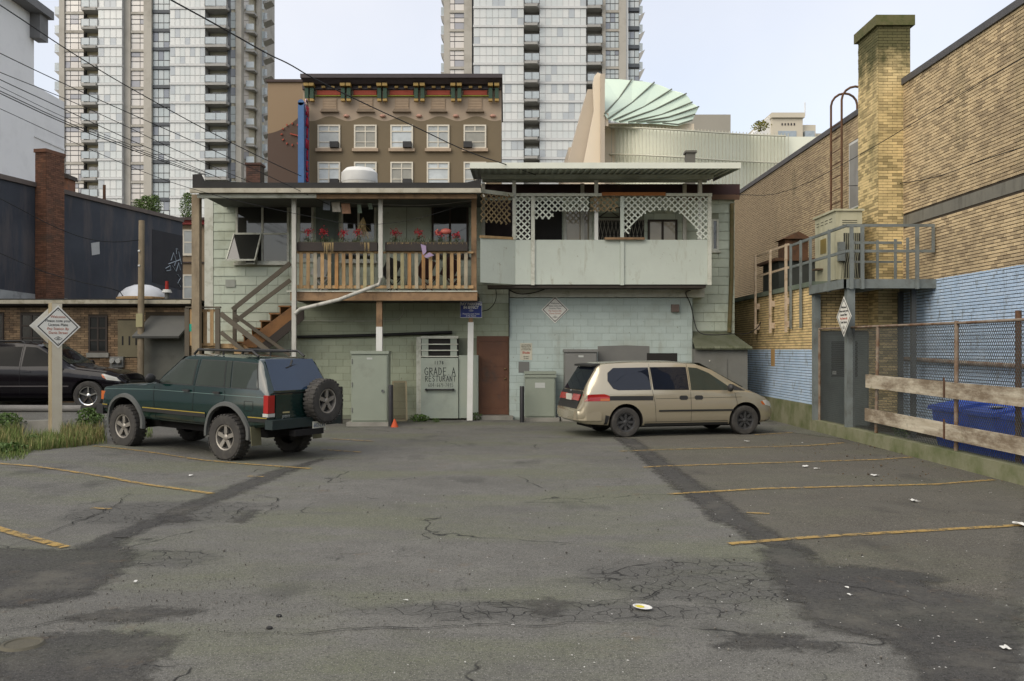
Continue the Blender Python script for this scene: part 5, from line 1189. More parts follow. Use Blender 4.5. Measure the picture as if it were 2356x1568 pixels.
for px, w in ((552, 13), (597, 8)):
    y = recede(px); box('pier', m_tc, tl.t, X(px-w/2,y), X(px+w/2,y), y-.8, y+1, 0, tl.z(-4,-20))
for k in range(-3, tl.n):
    y = recede(580); z = H(tl.s0+14+43.2*k, y); m = MB()
    m.prism([(X(571,y),y+.5,z),(X(592,y),y+.9,z),(X(590,y),y-1.2,z),(X(571,y),y-1.5,z)], (0,0,.3)); o = m.build('balcony', m_ts, tl.t)
    box('rail_pane', m_gr, o, X(572,y), X(590,y), y-1.4, y-1.35, z+.4, z+1.3)
    y = recede(605); z = H(tl.s0+24+43.2*k, y); m = MB(); m.prism([(X(603,y),y,z-.35),(X(603,y),y,z+.2),(X(624,y),y,z+.25)], (0,2.2,0)); o = m.build('balcony', m_ts, tl.t); box('rail_pane', m_gr, o, X(604,y), X(614,y), y+.1, y+.15, z+.3, z+1.3)
    z = tl.z(k, 10); m = MB(); m.prism([(X(139,YT),YT,z-.8),(X(139,YT),YT,z+.1),(X(124,YT),YT,z+.1)], (0,2.2,0)); o = m.build('balcony', m_ts, tl.t); box('rail_pane', m_gr, o, X(125,YT), X(138,YT), YT+.1, YT+.15, z+.2, z+1.3)
tl.finish({'pale': 150, 'blue': 60, 'clear': 90})
tr = Tower('apartment_tower', 'pale glass apartment tower with a dark balcony column in the middle', 1015, 1485, 21, 9)
box('core', m_tc, tr.t, X(1030,YT), X(1445,YT), YT+1.6, YT+22, 0, tr.z(-4,-20))
tr.solid('pier', 1021, 1035, m_tc, .2); tr.glaze(1035, 1068, (1,2), W3, 'clear', m_tm, .2); tr.bands('spandrel', 1034.5, 1068.5, 46.5, 52, m_tc, .0, .5)
tr.solid('pier', 1068, 1086, m_tc, -.4, 2.4); tr.solid('pier', 1086, 1090, m_td, .2)
tr.glaze(1090, 1205, (1,)*8, W2, 'pale', m_tmw, -.6, .06); tr.bands('spandrel', 1089, 1205, 41, 46, m_tw, -.75, .6)
tr.balcony(1206, 1240, 1.9, M('balcony_dark', (.30,.295,.265)))
tr.glaze(1241, 1348, (1,)*8, W2, 'pale', m_tmw, -.6, .06); tr.bands('spandrel', 1241, 1349, 41, 46, m_tw, -.75, .6)
tr.balcony(1350, 1385, 1.2, M('balcony_dark', (.30,.295,.265)))
tr.solid('pier', 1385, 1393, m_tc, -.3); tr.glaze(1393, 1424, (1,1,.8), W3, 'blue', m_tm, .1); tr.bands('spandrel', 1393, 1424, 46.5, 52, m_tc, -.05, .5)
tr.solid('pier', 1424, 1440, m_tc, -.4, 2.4); tr.solid('pier', 1440, 1445, m_tw, -.2)
tr.glaze(1445, 1472, (.5,1,1), ((6,22),(22.5,37)), 'blue', m_tm, .6); tr.bands('spandrel', 1445, 1472, 37.5, 46, m_td, .4, .6)
for k in range(-3, tr.n):
    z = tr.z(k, 8); m = MB(); m.prism([(X(1472,YT),YT+.4,z-1.6),(X(1472,YT),YT+.4,z-.3),(X(1485,YT),YT+.4,z+.2)], (0,2.5,0)); o = m.build('balcony', m_ts, tr.t); box('rail_pane', m_gr, o, X(1472,YT), X(1480,YT), YT+.6, YT+.66, z, z+1.2)
    z = tr.z(k, 12); m = MB(); m.prism([(X(1022,YT),YT+.6,z-1.3),(X(1022,YT),YT+.6,z),(X(1013,YT),YT+.6,z)], (0,2.5,0)); o = m.build('balcony', m_ts, tr.t); box('rail_pane', m_gr, o, X(1014,YT), X(1021,YT), YT+.7, YT+.76, z+.1, z+1.3)
tr.finish({'pale': 200, 'blue': 60, 'clear': 40})

# ================================================================ hotel with painted cornice
YH = 80.0
ht = thing('hotel', 'four storey brown painted hotel with colourful bracketed cornice', 'building', (X(900,YH), YH, 0))
t = NT('two_tone_paint'); x, y, z = t.xyz()
wv = t.math('COSINE', t.math('MULTIPLY', t.math('SUBTRACT', x, X(759.3,YH)), 2*math.pi/(84.1*YH/FPX)))
bd_ = t.math('ADD', t.math('MULTIPLY', wv, 5.5*YH/FPX), H(273.5,YH))
c = t.mix(t.math('GREATER_THAN', z, bd_), t.mix(t.ramp(t.noise(.5), .3, .7), (.165,.13,.08), (.15,.118,.073)), t.mix(t.ramp(t.noise(.5), .3, .7), (.36,.285,.21), (.33,.26,.19)))
m_hot = t.fin(c, .85)
box('wall', m_hot, ht, X(697,YH), X(1153,YH), YH, YH+14, 0, H(197,YH))
t = NT('wing_paint'); x, y, z = t.xyz()
e = t.math('SUBTRACT', H(322,84), t.math('MULTIPLY', t.math('SINE', t.math('DIVIDE', t.math('SUBTRACT', X(650,84), x), 2.2)), -1.0))
bd_ = t.math('ADD', H(308,84), t.math('MULTIPLY', t.ramp(x, X(616,84), X(697,84), 0, 1), t.math('MULTIPLY', t.ramp(x, X(616,84), X(697,84), .25, 1), 1.9)))
m_wing = t.fin(t.mix(t.math('GREATER_THAN', z, bd_), (.085,.057,.043), (.25,.18,.11)), .85)
box('wing', m_wing, ht, X(616,84), X(699,84), 84, 96, 0, H(190,84)); box('wing_coping', M('dark_band', (.07,.05,.045)), ht, X(613,84), X(699,84), 83.8, 96, H(190,84)+.002, H(184,84))
m_dk = M('cornice_dark', (.05,.04,.042), (.042,.034,.036), rough=.6)
co = box('cornice', m_dk, ht, X(693,79), X(1156,79), 78.6, YH+14, H(190,YH), H(181,YH)); m = MB(); m.prism([(X(696,79), 78.8, H(190,YH)-.002), (X(696,79), YH-.002, H(190,YH)-.002), (X(696,79), YH-.002, H(199,YH)), (X(696,79), 79.3, H(199,YH))], (X(1154,79)-X(696,79),0,0)); m.build('cornice_moulding', m_dk, co)
box('frieze', m_dk, ht, X(697,YH), X(1153,YH), YH-.25, YH-.002, H(208,YH), H(198,YH))
m_grn = M('bracket_green', (.04,.075,.05)); m_gold = M('gold_paint', (.36,.235,.06), rough=.5); m_redp = M('red_panel', (.36,.075,.045)); m_lime = M('lime_line', (.35,.36,.06))
bx = [(570,615),(885,935),(1200,1250),(1520,1575),(1840,1895),(2165,2220)]
def h2(c): return 559.5+c/3.803
for (a, b) in bx:
    for c in (a, b):
        px = h2(c); o = box('bracket', m_grn, ht, X(px-4.2,YH), X(px+4.2,YH), YH-.75, YH-.26, H(232,YH), H(208,YH))
        box('bracket_end', m_gold, o, X(px-4.5,YH), X(px+4.5,YH), YH-.8, YH-.3, H(238,YH), H(233,YH)); box('gold_block', m_gold, o, X(px-5.5,YH), X(px+5.5,YH), YH-1.0, YH-.3, H(205,YH), H(198.5,YH))
for (p, q) in zip(bx[:-1], bx[1:]):
    x0, x1 = h2(p[1])+9, h2(q[0])-8
    box('red_panel', m_redp, ht, X(x0,YH), X(x1,YH), YH-.22, YH-.01, H(220.5,YH), H(210,YH)); box('lime_line', m_lime, ht, X(x0-4,YH), X(x1+4,YH), YH-.24, YH-.01, H(223,YH), H(221.5,YH))
    for i in (.3, .7): box('gold_block', m_gold, ht, X(x0+(x1-x0)*i-4,YH), X(x0+(x1-x0)*i+4,YH), YH-.5, YH-.26, H(206,YH), H(202,YH))
for c in (760, 1075, 1390, 1708, 2030):
    px = h2(c); o = box('blind_window', M('blind_tan', (.33,.245,.165)), ht, X(px-16,YH), X(px+16,YH), YH-.06, YH-.001, H(254,YH), H(227,YH))
    for i in range(4): box('blind_row', M('blind_tan2', (.38,.285,.195)), o, X(px-15,YH), X(px+15,YH), YH-.09, YH-.061, H(253-6.5*i,YH), H(248-6.5*i,YH))
    m = MB(); m.prism([(X(px-21,YH), YH-.4, H(260,YH)), (X(px+21,YH), YH-.4, H(260,YH)), (X(px+17,YH), YH-.4, H(253,YH)), (X(px-17,YH), YH-.4, H(253,YH))], (0,.39,0)); m.build('sill', M('sill_brown', (.21,.16,.11)), o)
for c in (905, 1222, 1540, 1862, 2185): px = h2(c); MB().ball((X(px,YH), YH-.1, H(268,YH)), .27, 10, 6, (1,.8,.5)).build('lamp_boss', M('pink_boss', (.50,.28,.21)), ht, smooth=50)
m_acd = M('dark_ac', (.04,.04,.04))
for j, (y0, y1) in enumerate(((288.2,342.6),(373.4,428))):
    for i, c in enumerate((757.2, 840.9, 924.5, 1008.1, 1092.8)):
        r = (X(c-26,YH), X(c+26,YH), H(y1,YH), H(y0,YH)); a, b, z0, z1 = r; w = MB(); f = .13
        w.box(a, a+f, YH-.14, YH-.001, z0, z1); w.box(b-f, b, YH-.14, YH-.001, z0, z1); w.box(a+f, b-f, YH-.14, YH-.001, z1-f, z1); w.box(a+f, b-f, YH-.14, YH-.001, z0, z0+f); zt = z0+(z1-z0)*.72; zb = z0+(z1-z0)*.27
        w.box(a+f, b-f, YH-.12, YH-.001, zt-.05, zt+.05); w.box((a+b)/2-.05, (a+b)/2+.05, YH-.12, YH-.001, zt+.05, z1-f); w.box(a+f, b-f, YH-.11, YH-.001, zb-.03, zb+.03)
        if (i+j) % 2: w.box((a+b)/2-.04, (a+b)/2+.04, YH-.115, YH-.001, z0+f, zt-.05)
        o = w.build('window', m_wfr, ht); gm = (m_curt, glass('blind_glass', (.52,.56,.56), .15), glass('hotel_glass', (.30,.29,.24), .04))[(i*2+j) % 3]
        for (p, q, s, u) in ((a+f*.5, (a+b)/2, zt, z1-.05), ((a+b)/2, b-f*.5, zt, z1-.05), (a+f*.5, b-f*.5, z0+.05, zt)): box('pane', gm, o, p+.02, q-.02, YH-.05, YH-.002, s+.03, u)
        box('sill', M('sill_tan', (.40,.31,.22)), o, a-.15, b+.15, YH-.3, YH-.001, z0-.28, z0-.01)
        if (i, j) in ((0,0),(2,0),(4,0),(0,1),(2,1)): box('air_conditioner', m_acd, o, (a if i == 4 else b-.85), (a+.75 if i == 4 else b-.1), YH-.6, YH-.15, z0+.02, z0+.52)
# clock on the wing
ck = thing('wall_clock', 'ring of red clock marks with one red hand on the hotel wing', 'clock', (X(672,83.9), 83.9, H(310,83.9)))
m_rneon = M('red_neon_letters', (.45,.02,.05), rough=.4); cc = Vector((X(672.5,83.9), 83.9, H(309.5,83.9)))
for i in range(12):
    a = math.pi*2*i/12; d = Vector((math.sin(a), 0, math.cos(a))); MB().bar(cc+d*.90, cc+d*1.08, .1, .13, up=(0,1,0)).build('hour_mark', m_redp, ck)
MB().bar(cc+Vector((-.2,0,.06)), cc+Vector((.62,0,-.16)), .1, .12, up=(0,1,0)).build('hand', m_redp, ck)
sg = thing('hotel_sign', 'tall blue vertical blade sign with red letters on the hotel corner', 'sign', (X(692,77.5), 78, H(425,77.5)))
bs = MB(); m_bsign = M('sign_blue', (.035,.10,.23), (.045,.12,.27), rough=.4); bs.box(X(685.5,77.5), X(699,77.5), 77.5, 79.6, H(470,77.5), H(236,77.5)); bs.build('box', m_bsign, sg)
MB().cyl((X(692.2,77.5), 77.5, H(236,77.5)), (X(692.2,77.5), 79.6, H(236,77.5)), .26, n=16).build('cap', m_bsign, sg, smooth=50)
MB().lathe([(.5,-.02),(.62,-.02),(.62,.06),(.5,.06)], 18, 'X', (X(699,77.5)+.03, 78.4, H(238,77.5))).build('key_ring', M('pink_neon', (.5,.35,.38)), sg)
for i, chh in enumerate('HAINIES'):
    zc = H(258+25.2*i, 78.5); o = mesh_obj('letter', text_mesh(chh, 1.15, m_rneon, depth=.06, bold=.02), None, sg, loc=(X(699,77.5)+.08, 78.5, zc), rot=(R(90),0,R(90)))

# ================================================================ cinema with glass fan
YC = 70.0
cm = thing('theatre_building', 'cream theatre with pale green glass fan and curved slatted wall', 'building', (X(1560,YC), YC, 0))
m_cconc = M('theatre_concrete', (.48,.41,.32), (.43,.37,.29), scale=.4, rough=.85); m_ccrm = M('theatre_cream', (.74,.64,.49), (.70,.61,.47), scale=.5, rough=.8)
m = MB(); m.prism([(X(a,71), 71, H(b,71)) for a, b in ((1308,430),(1308,370),(1352,206),(1374,206),(1374,430))], (0,6,0)); m.build('concrete_wall', m_cconc, cm)
m = MB(); m.prism([(X(a,YC), YC, H(b,YC)) for a, b in ((1342,430),(1344,372),(1368,250),(1365,190),(1368,175),(1375,167),(1382,170),(1390,182),(1390,430))], (0,.7,0)); m.build('fin', m_ccrm, cm)
box('column', m_cconc, cm, X(1382,69.5), X(1391,69.5), 69.3, 69.9, 0, H(172,69.5))
box('base_wall', m_cconc, cm, X(1311,74), X(1960,74), 75.5, 90, 0, H(330,74))
t = NT('lit_curved_wall'); t.fin(t.mix(t.ramp(t.noise(.25, 3), .35, .65), (.78,.79,.65), (.74,.76,.63)), .5); m_cw = t.mat
N = 40; cw = []; 
def curve(i):
    u = i/N; px = 1391+(1965-1391)*u; Y = 72.5-4.5*math.sin(math.pi*min(1, u*1.7))*(1 if u < .6 else 1)+1.0*u
    return px, Y, 292+20*ss(u*1.3)
m = MB(); vs = []
for i in range(N+1):
    px, Y, py = curve(i); vs += [(X(px,Y), Y, 0), (X(px,Y), Y, H(py+3,Y)), (X(px,Y), Y+.4, H(py+3,Y))]
m.add(vs, [(3*i, 3*i+3, 3*i+4, 3*i+1) for i in range(N)]+[(3*i+1, 3*i+4, 3*i+5, 3*i+2) for i in range(N)]); m.build('curved_wall', m_cw, cm, smooth=40)
m_slat = M('slat_metal', (.50,.49,.38), (.44,.43,.34), rough=.4)
for i in range(72):
    u = i/72*N; k = int(u); a, b = curve(k), curve(min(N, k+1)); f = u-k; px = a[0]+(b[0]-a[0])*f; Y = a[1]+(b[1]-a[1])*f-.35; py = a[2]+(b[2]-a[2])*f
    if px > 1815: continue
    z1, z0 = H(py-4,Y), H(460,Y); mesh_obj('slat', unit_mesh(m_slat), None, cm, loc=(X(px,Y), Y, (z0+z1)/2), scale=(.035,.12,z1-z0))
for dy in (2, 64):
    m = MB(); m.tube([(X(c[0],c[1]-.45), c[1]-.55, H(c[2]+dy,c[1]-.5)) for c in (curve(i) for i in range(0, 30))], .07, 5); m.build('wall_rail', m_slat, cm)
m_fan = M('fan_glass', (.58,.69,.55), (.54,.66,.54), scale=.4, rough=.25, spec=.6)
ribs = [((350,455),(368,132)),((362,445),(600,146)),((392,490),(796,172)),((440,502),(948,232)),((490,516),(1076,270)),((570,520),(1128,345)),((640,521),(1186,385)),((730,522),(1150,452)),((870,530),(1128,502))]
def f4(p, Y): return V(1295.6+p[0]/3.803, 147.2+p[1]/3.803, Y)
fan = MB(); fo = thing_fan = box('fan_hub', m_cconc, cm, X(1386,69.4), X(1400,69.4), 69.4, 70.2, H(292,69.6), H(262,69.6))
for i in range(len(ribs)-1):
    a0, a1 = ribs[i]; b0, b1 = ribs[i+1]; ya, yb = 75.5-.5*i, 75.5-.5*(i+1)
    ext = ((b1[0]-a1[0])*.02+a1[0], (b1[1]-a1[1])*.02+a1[1])
    P = [f4(a0, 69.2), f4(b0, 69.25), f4(b1, yb), f4(((a1[0]+b1[0])/2+3, (a1[1]+b1[1])/2-4), (ya+yb)/2), f4(a1, ya)]
    c = MB(); mids = [P[0].lerp(P[4], .5)-Vector((0,0,.03)), P[1].lerp(P[2], .5)-Vector((0,0,.25))]
    c.add([P[0], P[1], mids[1], mids[0]]+[mids[0], mids[1], P[2], P[3], P[4]], [(0,1,2,3), (4,5,6,7,8)])
    c.build('fan_blade', m_fan, cm)
    MB().tube([P[1]+Vector((0,-.12,.06)), mids[1]+Vector((0,-.12,.08)), P[2]+Vector((0,-.12,.06))], .06, 5).build('fan_rib', M('rib_metal', (.16,.17,.13)), cm)
box('drum_wall', m_ccrm, cm, X(1392,71), X(1600,71), 71.5, 76, 0, H(285,71.5))
tag(box('concrete_box', M('bare_concrete', (.33,.31,.26), (.29,.275,.23), scale=.2), None, X(1588,110), X(1681,110), 110, 125, 0, H(264,110)), 'plain grey concrete block behind the glass fan', 'building')
cb = thing('cream_building', 'distant cream apartment block beyond the slatted theatre wall', 'building', (X(1830,200), 200, 0)); m_crm = M('far_cream', (.60,.55,.43), (.55,.50,.40), scale=.1)
m_fw = glass('far_window', (.36,.42,.46), .1)
for (a, b, y0, dy) in ((1776,1847,272,0),(1847,1882,284,1.5),(1882,1902,300,3),(1902,1926,316,6)): box('block', m_crm, cb, X(a,200), X(b,200), 200+dy, 225, 0, H(y0,200))
box('roof_cap', m_crm, cb, X(1774,200), X(1850,200), 199.5, 225, H(272,200), H(266,200)+.5); m = MB(); m.prism([(X(1776,200),201,H(262,200)), (X(1742,200),201,H(300,200)), (X(1742,200),201,0), (X(1776,200),201,0)], (0,12,0)); m.build('sloped_wing', M('far_white', (.75,.75,.72)), cb)
for (a, b, y0, y1) in ((1790,1832,302,332),(1852,1874,302,330),(1795,1840,350,372),(1853,1876,350,372),(1795,1840,395,415)): o = box('window', m_fw, cb, X(a,200), X(b,200), 199.85, 199.99 if a < 1840 else 201.4, H(y1,200), H(y0,200))
for i in range(5): box('vent_slot', m_dk, cb, X(1798+7*i,200), X(1801+7*i,200), 199.9, 199.99, H(289,200), H(284,200))
MB().cyl(V(1852,268,205), V(1852,236,205), .12, n=6).build('antenna', m_white, cb)
bush('roof_bush', (X(1750,75), 75, H(302,75)), .75, .8, 300, 'yellow green bush on top of the slatted theatre wall', mat=M('bush_yellow', (.22,.21,.05), (.17,.17,.04), rnd=.3))

# ================================================================ overhead wires
m_wire = M('wire_black', (.012,.012,.012), rough=.7)
def d1(*pp): return [(a/2.957, b/2.957) for a, b in pp]
def d2(*pp): return [(559.5+a/3.803, 117.8+b/3.803) for a, b in pp]
def overhead(pix, y0, y1, r, label):
    n = len(pix); cable('overhead_wire', [V(p[0], p[1], y0+(y1-y0)*i/(n-1)) for i, p in enumerate(pix)], r, m_wire, label, 'wire', 'overhead wires', n=5)
overhead(d1((-120,-40),(0,35),(240,195),(410,310),(680,480),(840,575),(1170,760),(1400,885),(1829,1100),(2050,1200)), 14, 24.5, .011, 'thickest overhead wire sagging from the upper corner to the porch roof')
overhead(d1((1000,-90),(1160,0),(1500,185),(1829,375))+d2((400,110),(600,235),(1100,480),(1500,660),(1960,885),(2352,1010),(2560,1085)), 12, 24.6, .013, 'single overhead wire crossing the hotel down to the canopy')
overhead(d1((-120,300),(0,365),(430,570),(840,755),(1400,1000),(1829,1200),(2250,1400)), 15, 24, .009, 'overhead wire second from the top of the bundle')
overhead(d1((-120,440),(0,495),(430,665),(840,850),(1050,955),(1430,1130),(1829,1290)), 15, 24.5, .008, 'overhead wire third from the top of the bundle')
overhead(d1((-120,480),(0,545),(430,742),(840,935),(1200,1090),(1500,1215)), 15, 24, .009, 'overhead wire in the middle of the bundle')
overhead(d1((-120,535),(0,590),(430,800),(840,970),(1200,1110),(1480,1205)), 15, 24, .006, 'thin overhead wire under the middle of the bundle')
overhead(d1((-120,565),(0,620),(430,825),(840,985),(1200,1125),(1420,1195)), 15.2, 23.6, .009, 'lower of the paired overhead wires ending at the roof corner')
overhead(d1((-120,580),(0,637),(430,840),(840,1000),(1200,1135),(1400,1195)), 15.4, 23.5, .010, 'lowest heavy wire of the bundle ending at the roof corner')
overhead(d1((-120,690),(0,740),(430,940),(940,1160),(1300,1290),(1829,1420))+[(720,500),(800,517),(880,517),(960,505),(1086,466)], 15.4, 23.9, .006, 'thin wire that sags across the porch to its corner post')
def d3(*pp): return [(a/4.439, 329.8+b/4.439) for a, b in pp]
overhead(d3((-100,520),(0,565),(340,745),(520,840),(760,940),(960,995),(1180,1015),(1420,990)), 22, 26.3, .011, 'twisted wire sagging to the short wooden pole')
overhead(d3((-100,1080),(0,1125),(350,1275),(470,1325),(900,1440),(1210,1500),(1255,1560)), 25, 26.6, .013, 'low cable running along the front of the dark wall')
for (a, b, q) in (((1850,120),(2000,230),0),): pass
overhead([(2380,118),(2180,235),(1990,352),(1800,452),(1694,448)], 12, 25.6, .007, 'pair wire crossing the tan brick wall, upper')
overhead([(2380,330),(2250,372),(2160,408),(2060,425),(1952,428)], 15.2, 24.0, .010, 'black cable sagging along the tan brick wall')
# ================================================================ vehicles (local axes: x forward, y to the car's left, z up, origin under the rear axle)
m_tyre = M('tyre_rubber', (.055,.052,.047), (.04,.038,.035), rough=.9, stain=(.085,.08,.068), sscale=6, slo=.5)
m_blackp = M('black_plastic', (.022,.022,.022), (.03,.03,.029), rough=.55)
m_under = M('underbody', (.012,.011,.011), rough=.9)
m_cglass = glass('car_glass', (.040,.050,.041), .02, spec=.45)
m_cglass2 = glass('tinted_car_glass', (.010,.014,.024), .015, spec=.55)
m_chrome = M('chrome', (.62,.62,.60), rough=.12, metal=1.0)
m_alloy = M('dull_alloy', (.34,.32,.28), (.27,.25,.22), rough=.45, metal=.5)
m_seam = M('panel_seam', (.006,.006,.006), rough=.8)
m_tail = M('tail_lens', (.30,.012,.012), (.38,.02,.015), rough=.12, coat=.6); m_amber = M('amber_lens', (.55,.13,.02), rough=.12, coat=.6); m_clear = M('clear_lens', (.55,.55,.50), rough=.1, coat=.6)
def paint(name, col, metal=0, rough=.35, dirt=(.10,.085,.06), dlo=.56, dz=.9):
    t = NT(name); x, y, z = t.xyz()
    d = t.math('MULTIPLY', t.ramp(t.noise(3, 7, .65), dlo-.1, dlo+.2), t.ramp(z, .45, dz, .55, .03))
    t.fin(t.mix(d, col, dirt), t.math('ADD', t.math('MULTIPLY', d, .4), rough), metal, .5); t.p.inputs['Coat Weight'].default_value = .8; t.p.inputs['Coat Roughness'].default_value = .08
    t.p.inputs['Coat Weight'].default_value = .12 if name == 'black_paint' else .7
    if name == 'black_paint': t.p.inputs['Specular IOR Level'].default_value = .25
    return t.mat
KEYS = ('x','zb','ws','wm','zl','wl','zr','wr','zt')
class Body:
    def __init__(s, keys):
        s.k = [dict(zip(KEYS, k)) for k in keys]; s.x0, s.x1 = s.k[0]['x'], s.k[-1]['x']
    def raw(s, x):
        x = max(s.x0, min(s.x1, x))
        for a, b in zip(s.k[:-1], s.k[1:]):
            if x <= b['x']:
                f = (x-a['x'])/(b['x']-a['x']); return {q: a[q]+(b[q]-a[q])*f for q in KEYS}
        return s.k[-1]
    def at(s, x, h=.045):
        a = [s.raw(x+d) for d in (-h, -h/2, 0, h/2, h)]; return {q: sum(w*v[q] for w, v in zip((1,2,3,2,1), a))/9 for q in KEYS}
    def sect(s, x):
        k = s.at(x); zb, zl, zr, zt = k['zb'], k['zl'], k['zr'], k['zt']; h = zl-zb; ws, wm, wl, wr = k['ws'], k['wm'], k['wl'], k['wr']
        return [(0,zb),(ws-.15,zb),(ws-.02,zb+.015),(ws+(wm-ws)*.45,zb+.10*h),(wm-.012,zb+.28*h),(wm,zb+.5*h),(wm-.004,zb+.72*h),(wm-.02,zb+.88*h),(wl,zl),
                (wl+(wr-wl)*.33,zl+(zr-zl)*.36),(wl+(wr-wl)*.66,zl+(zr-zl)*.70),(wr+.004,zr-.02),(wr-.03,zr+(zt-zr)*.45),(wr-.12,zr+(zt-zr)*.78),(wr*.5,zt-(zt-zr)*.05),(0,zt)]
    def w(s, x, z):
        p = s.sect(x)[2:13]
        if z <= p[0][1]: return p[0][0]
        for a, b in zip(p[:-1], p[1:]):
            if a[1] <= z <= b[1] and b[1] > a[1]: return a[0]+(b[0]-a[0])*(z-a[1])/(b[1]-a[1])
        return p[-1][0]
    def mesh(s, step=.05):
        n = int((s.x1-s.x0)/step); m = MB(); L = 0
        for i in range(n+1):
            x = s.x0+(s.x1-s.x0)*i/n; h = s.sect(x); ring = [(x, y, z) for y, z in h]+[(x, -y, z) for y, z in reversed(h[1:-1])]; L = len(ring); m.v += ring
        for i in range(n):
            for j in range(L): m.f.append((i*L+j, i*L+(j+1)%L, (i+1)*L+(j+1)%L, (i+1)*L+j)); m.m.append(0)
        m.f.append(tuple(range(L))[::-1]); m.m.append(0); m.f.append(tuple(n*L+j for j in range(L))); m.m.append(0)
        return m
    def patch(s, poly, side, off=.006, n=7):
        """closed pane that follows the flank: polygon in (x, z)"""
        pts = []
        for a, b in zip(poly, poly[1:]+poly[:1]):
            for i in range(n): pts.append((a[0]+(b[0]-a[0])*i/n, a[1]+(b[1]-a[1])*i/n))
        m = MB(); cx = sum(p[0] for p in pts)/len(pts); cz = sum(p[1] for p in pts)/len(pts); k = len(pts); vs = []; fs = []
        rings = [1, .8, .6, .4, .2]
        for f in rings: vs += [(cx+(x-cx)*f, side*(s.w(cx+(x-cx)*f, cz+(z-cz)*f)+off), cz+(z-cz)*f) for x, z in pts]
        for j in range(len(rings)-1): fs += [(j*k+i, j*k+(i+1)%k, (j+1)*k+(i+1)%k, (j+1)*k+i) for i in range(k)]
        c = len(vs); vs.append((cx, side*(s.w(cx, cz)+off), cz)); q = (len(rings)-1)*k; fs += [(q+i, q+(i+1)%k, c) for i in range(k)]
        e = len(vs); vs += [(x, side*(s.w(x, z)-.02), z) for x, z in pts]; fs += [(i, e+i, e+(i+1)%k, (i+1)%k) for i in range(k)]
        m.add(vs, fs)
        return m
    def strip(s, line, side, wd, off=.003, thick=.004):
        """thin band along a line on the flank, given in (x, z)"""
        m = MB(); P = []
        for a, b in zip(line[:-1], line[1:]):
            k = max(1, int(math.hypot(b[0]-a[0], b[1]-a[1])/.06)); P += [(a[0]+(b[0]-a[0])*i/k, a[1]+(b[1]-a[1])*i/k) for i in range(k)]
        P.append(line[-1]); vs = []
        for i, p in enumerate(P):
            a, b = P[max(0,i-1)], P[min(len(P)-1,i+1)]; d = math.hypot(b[0]-a[0], b[1]-a[1]); nx, nz = -(b[1]-a[1])/d, (b[0]-a[0])/d
            for q in (-.5, .5):
                x, z = p[0]+nx*wd*q, p[1]+nz*wd*q; vs.append((x, side*(s.w(x, z)+off), z))
        if thick > .006:
            vs2 = [(x, y-side*(thick+.015), z) for x, y, z in vs]; k = len(vs)
            fs = [(2*i, 2*i+1, 2*i+3, 2*i+2) for i in range(len(P)-1)]+[(2*i, 2*i+2, k+2*i+2, k+2*i) for i in range(len(P)-1)]+[(2*i+1, k+2*i+1, k+2*i+3, 2*i+3) for i in range(len(P)-1)]+[(0,k,k+1,1),(k-2,k-1,2*k-1,2*k-2)]
            m.add(vs+vs2, fs)
        else: m.add(vs, [(2*i, 2*i+1, 2*i+3, 2*i+2) for i in range(len(P)-1)])
        return m
def cut_arches(m, mats, arches, halfw):
    me = m.mesh('shell', 35); 
    for q in mats: me.materials.append(q)
    o = _link(bpy.data.objects.new('shell', me)); cut = []
    for (x, z, r) in arches:
        for s in (-1, 1):
            c = MB(); c.cyl((x, s*(halfw-.34), z), (x, s*(halfw+.2), z), r, n=40); c.cur = 1; cm_ = c.mesh('cutter'); cm_.materials.append(mats[0]); cm_.materials.append(mats[1]); cm_.polygons.foreach_set('material_index', [1]*len(cm_.polygons))
            co_ = _link(bpy.data.objects.new('cutter', cm_)); cut.append(co_)
            b = o.modifiers.new('arch', 'BOOLEAN'); b.operation = 'DIFFERENCE'; b.solver = 'EXACT'; b.object = co_; b.material_mode = 'TRANSFER'
    dg = bpy.context.evaluated_depsgraph_get(); dg.update(); out = bpy.data.meshes.new_from_object(o.evaluated_get(dg))
    for c in cut: bpy.data.objects.remove(c)
    bpy.data.objects.remove(o)
    out.set_sharp_from_angle(angle=R(32)); return out
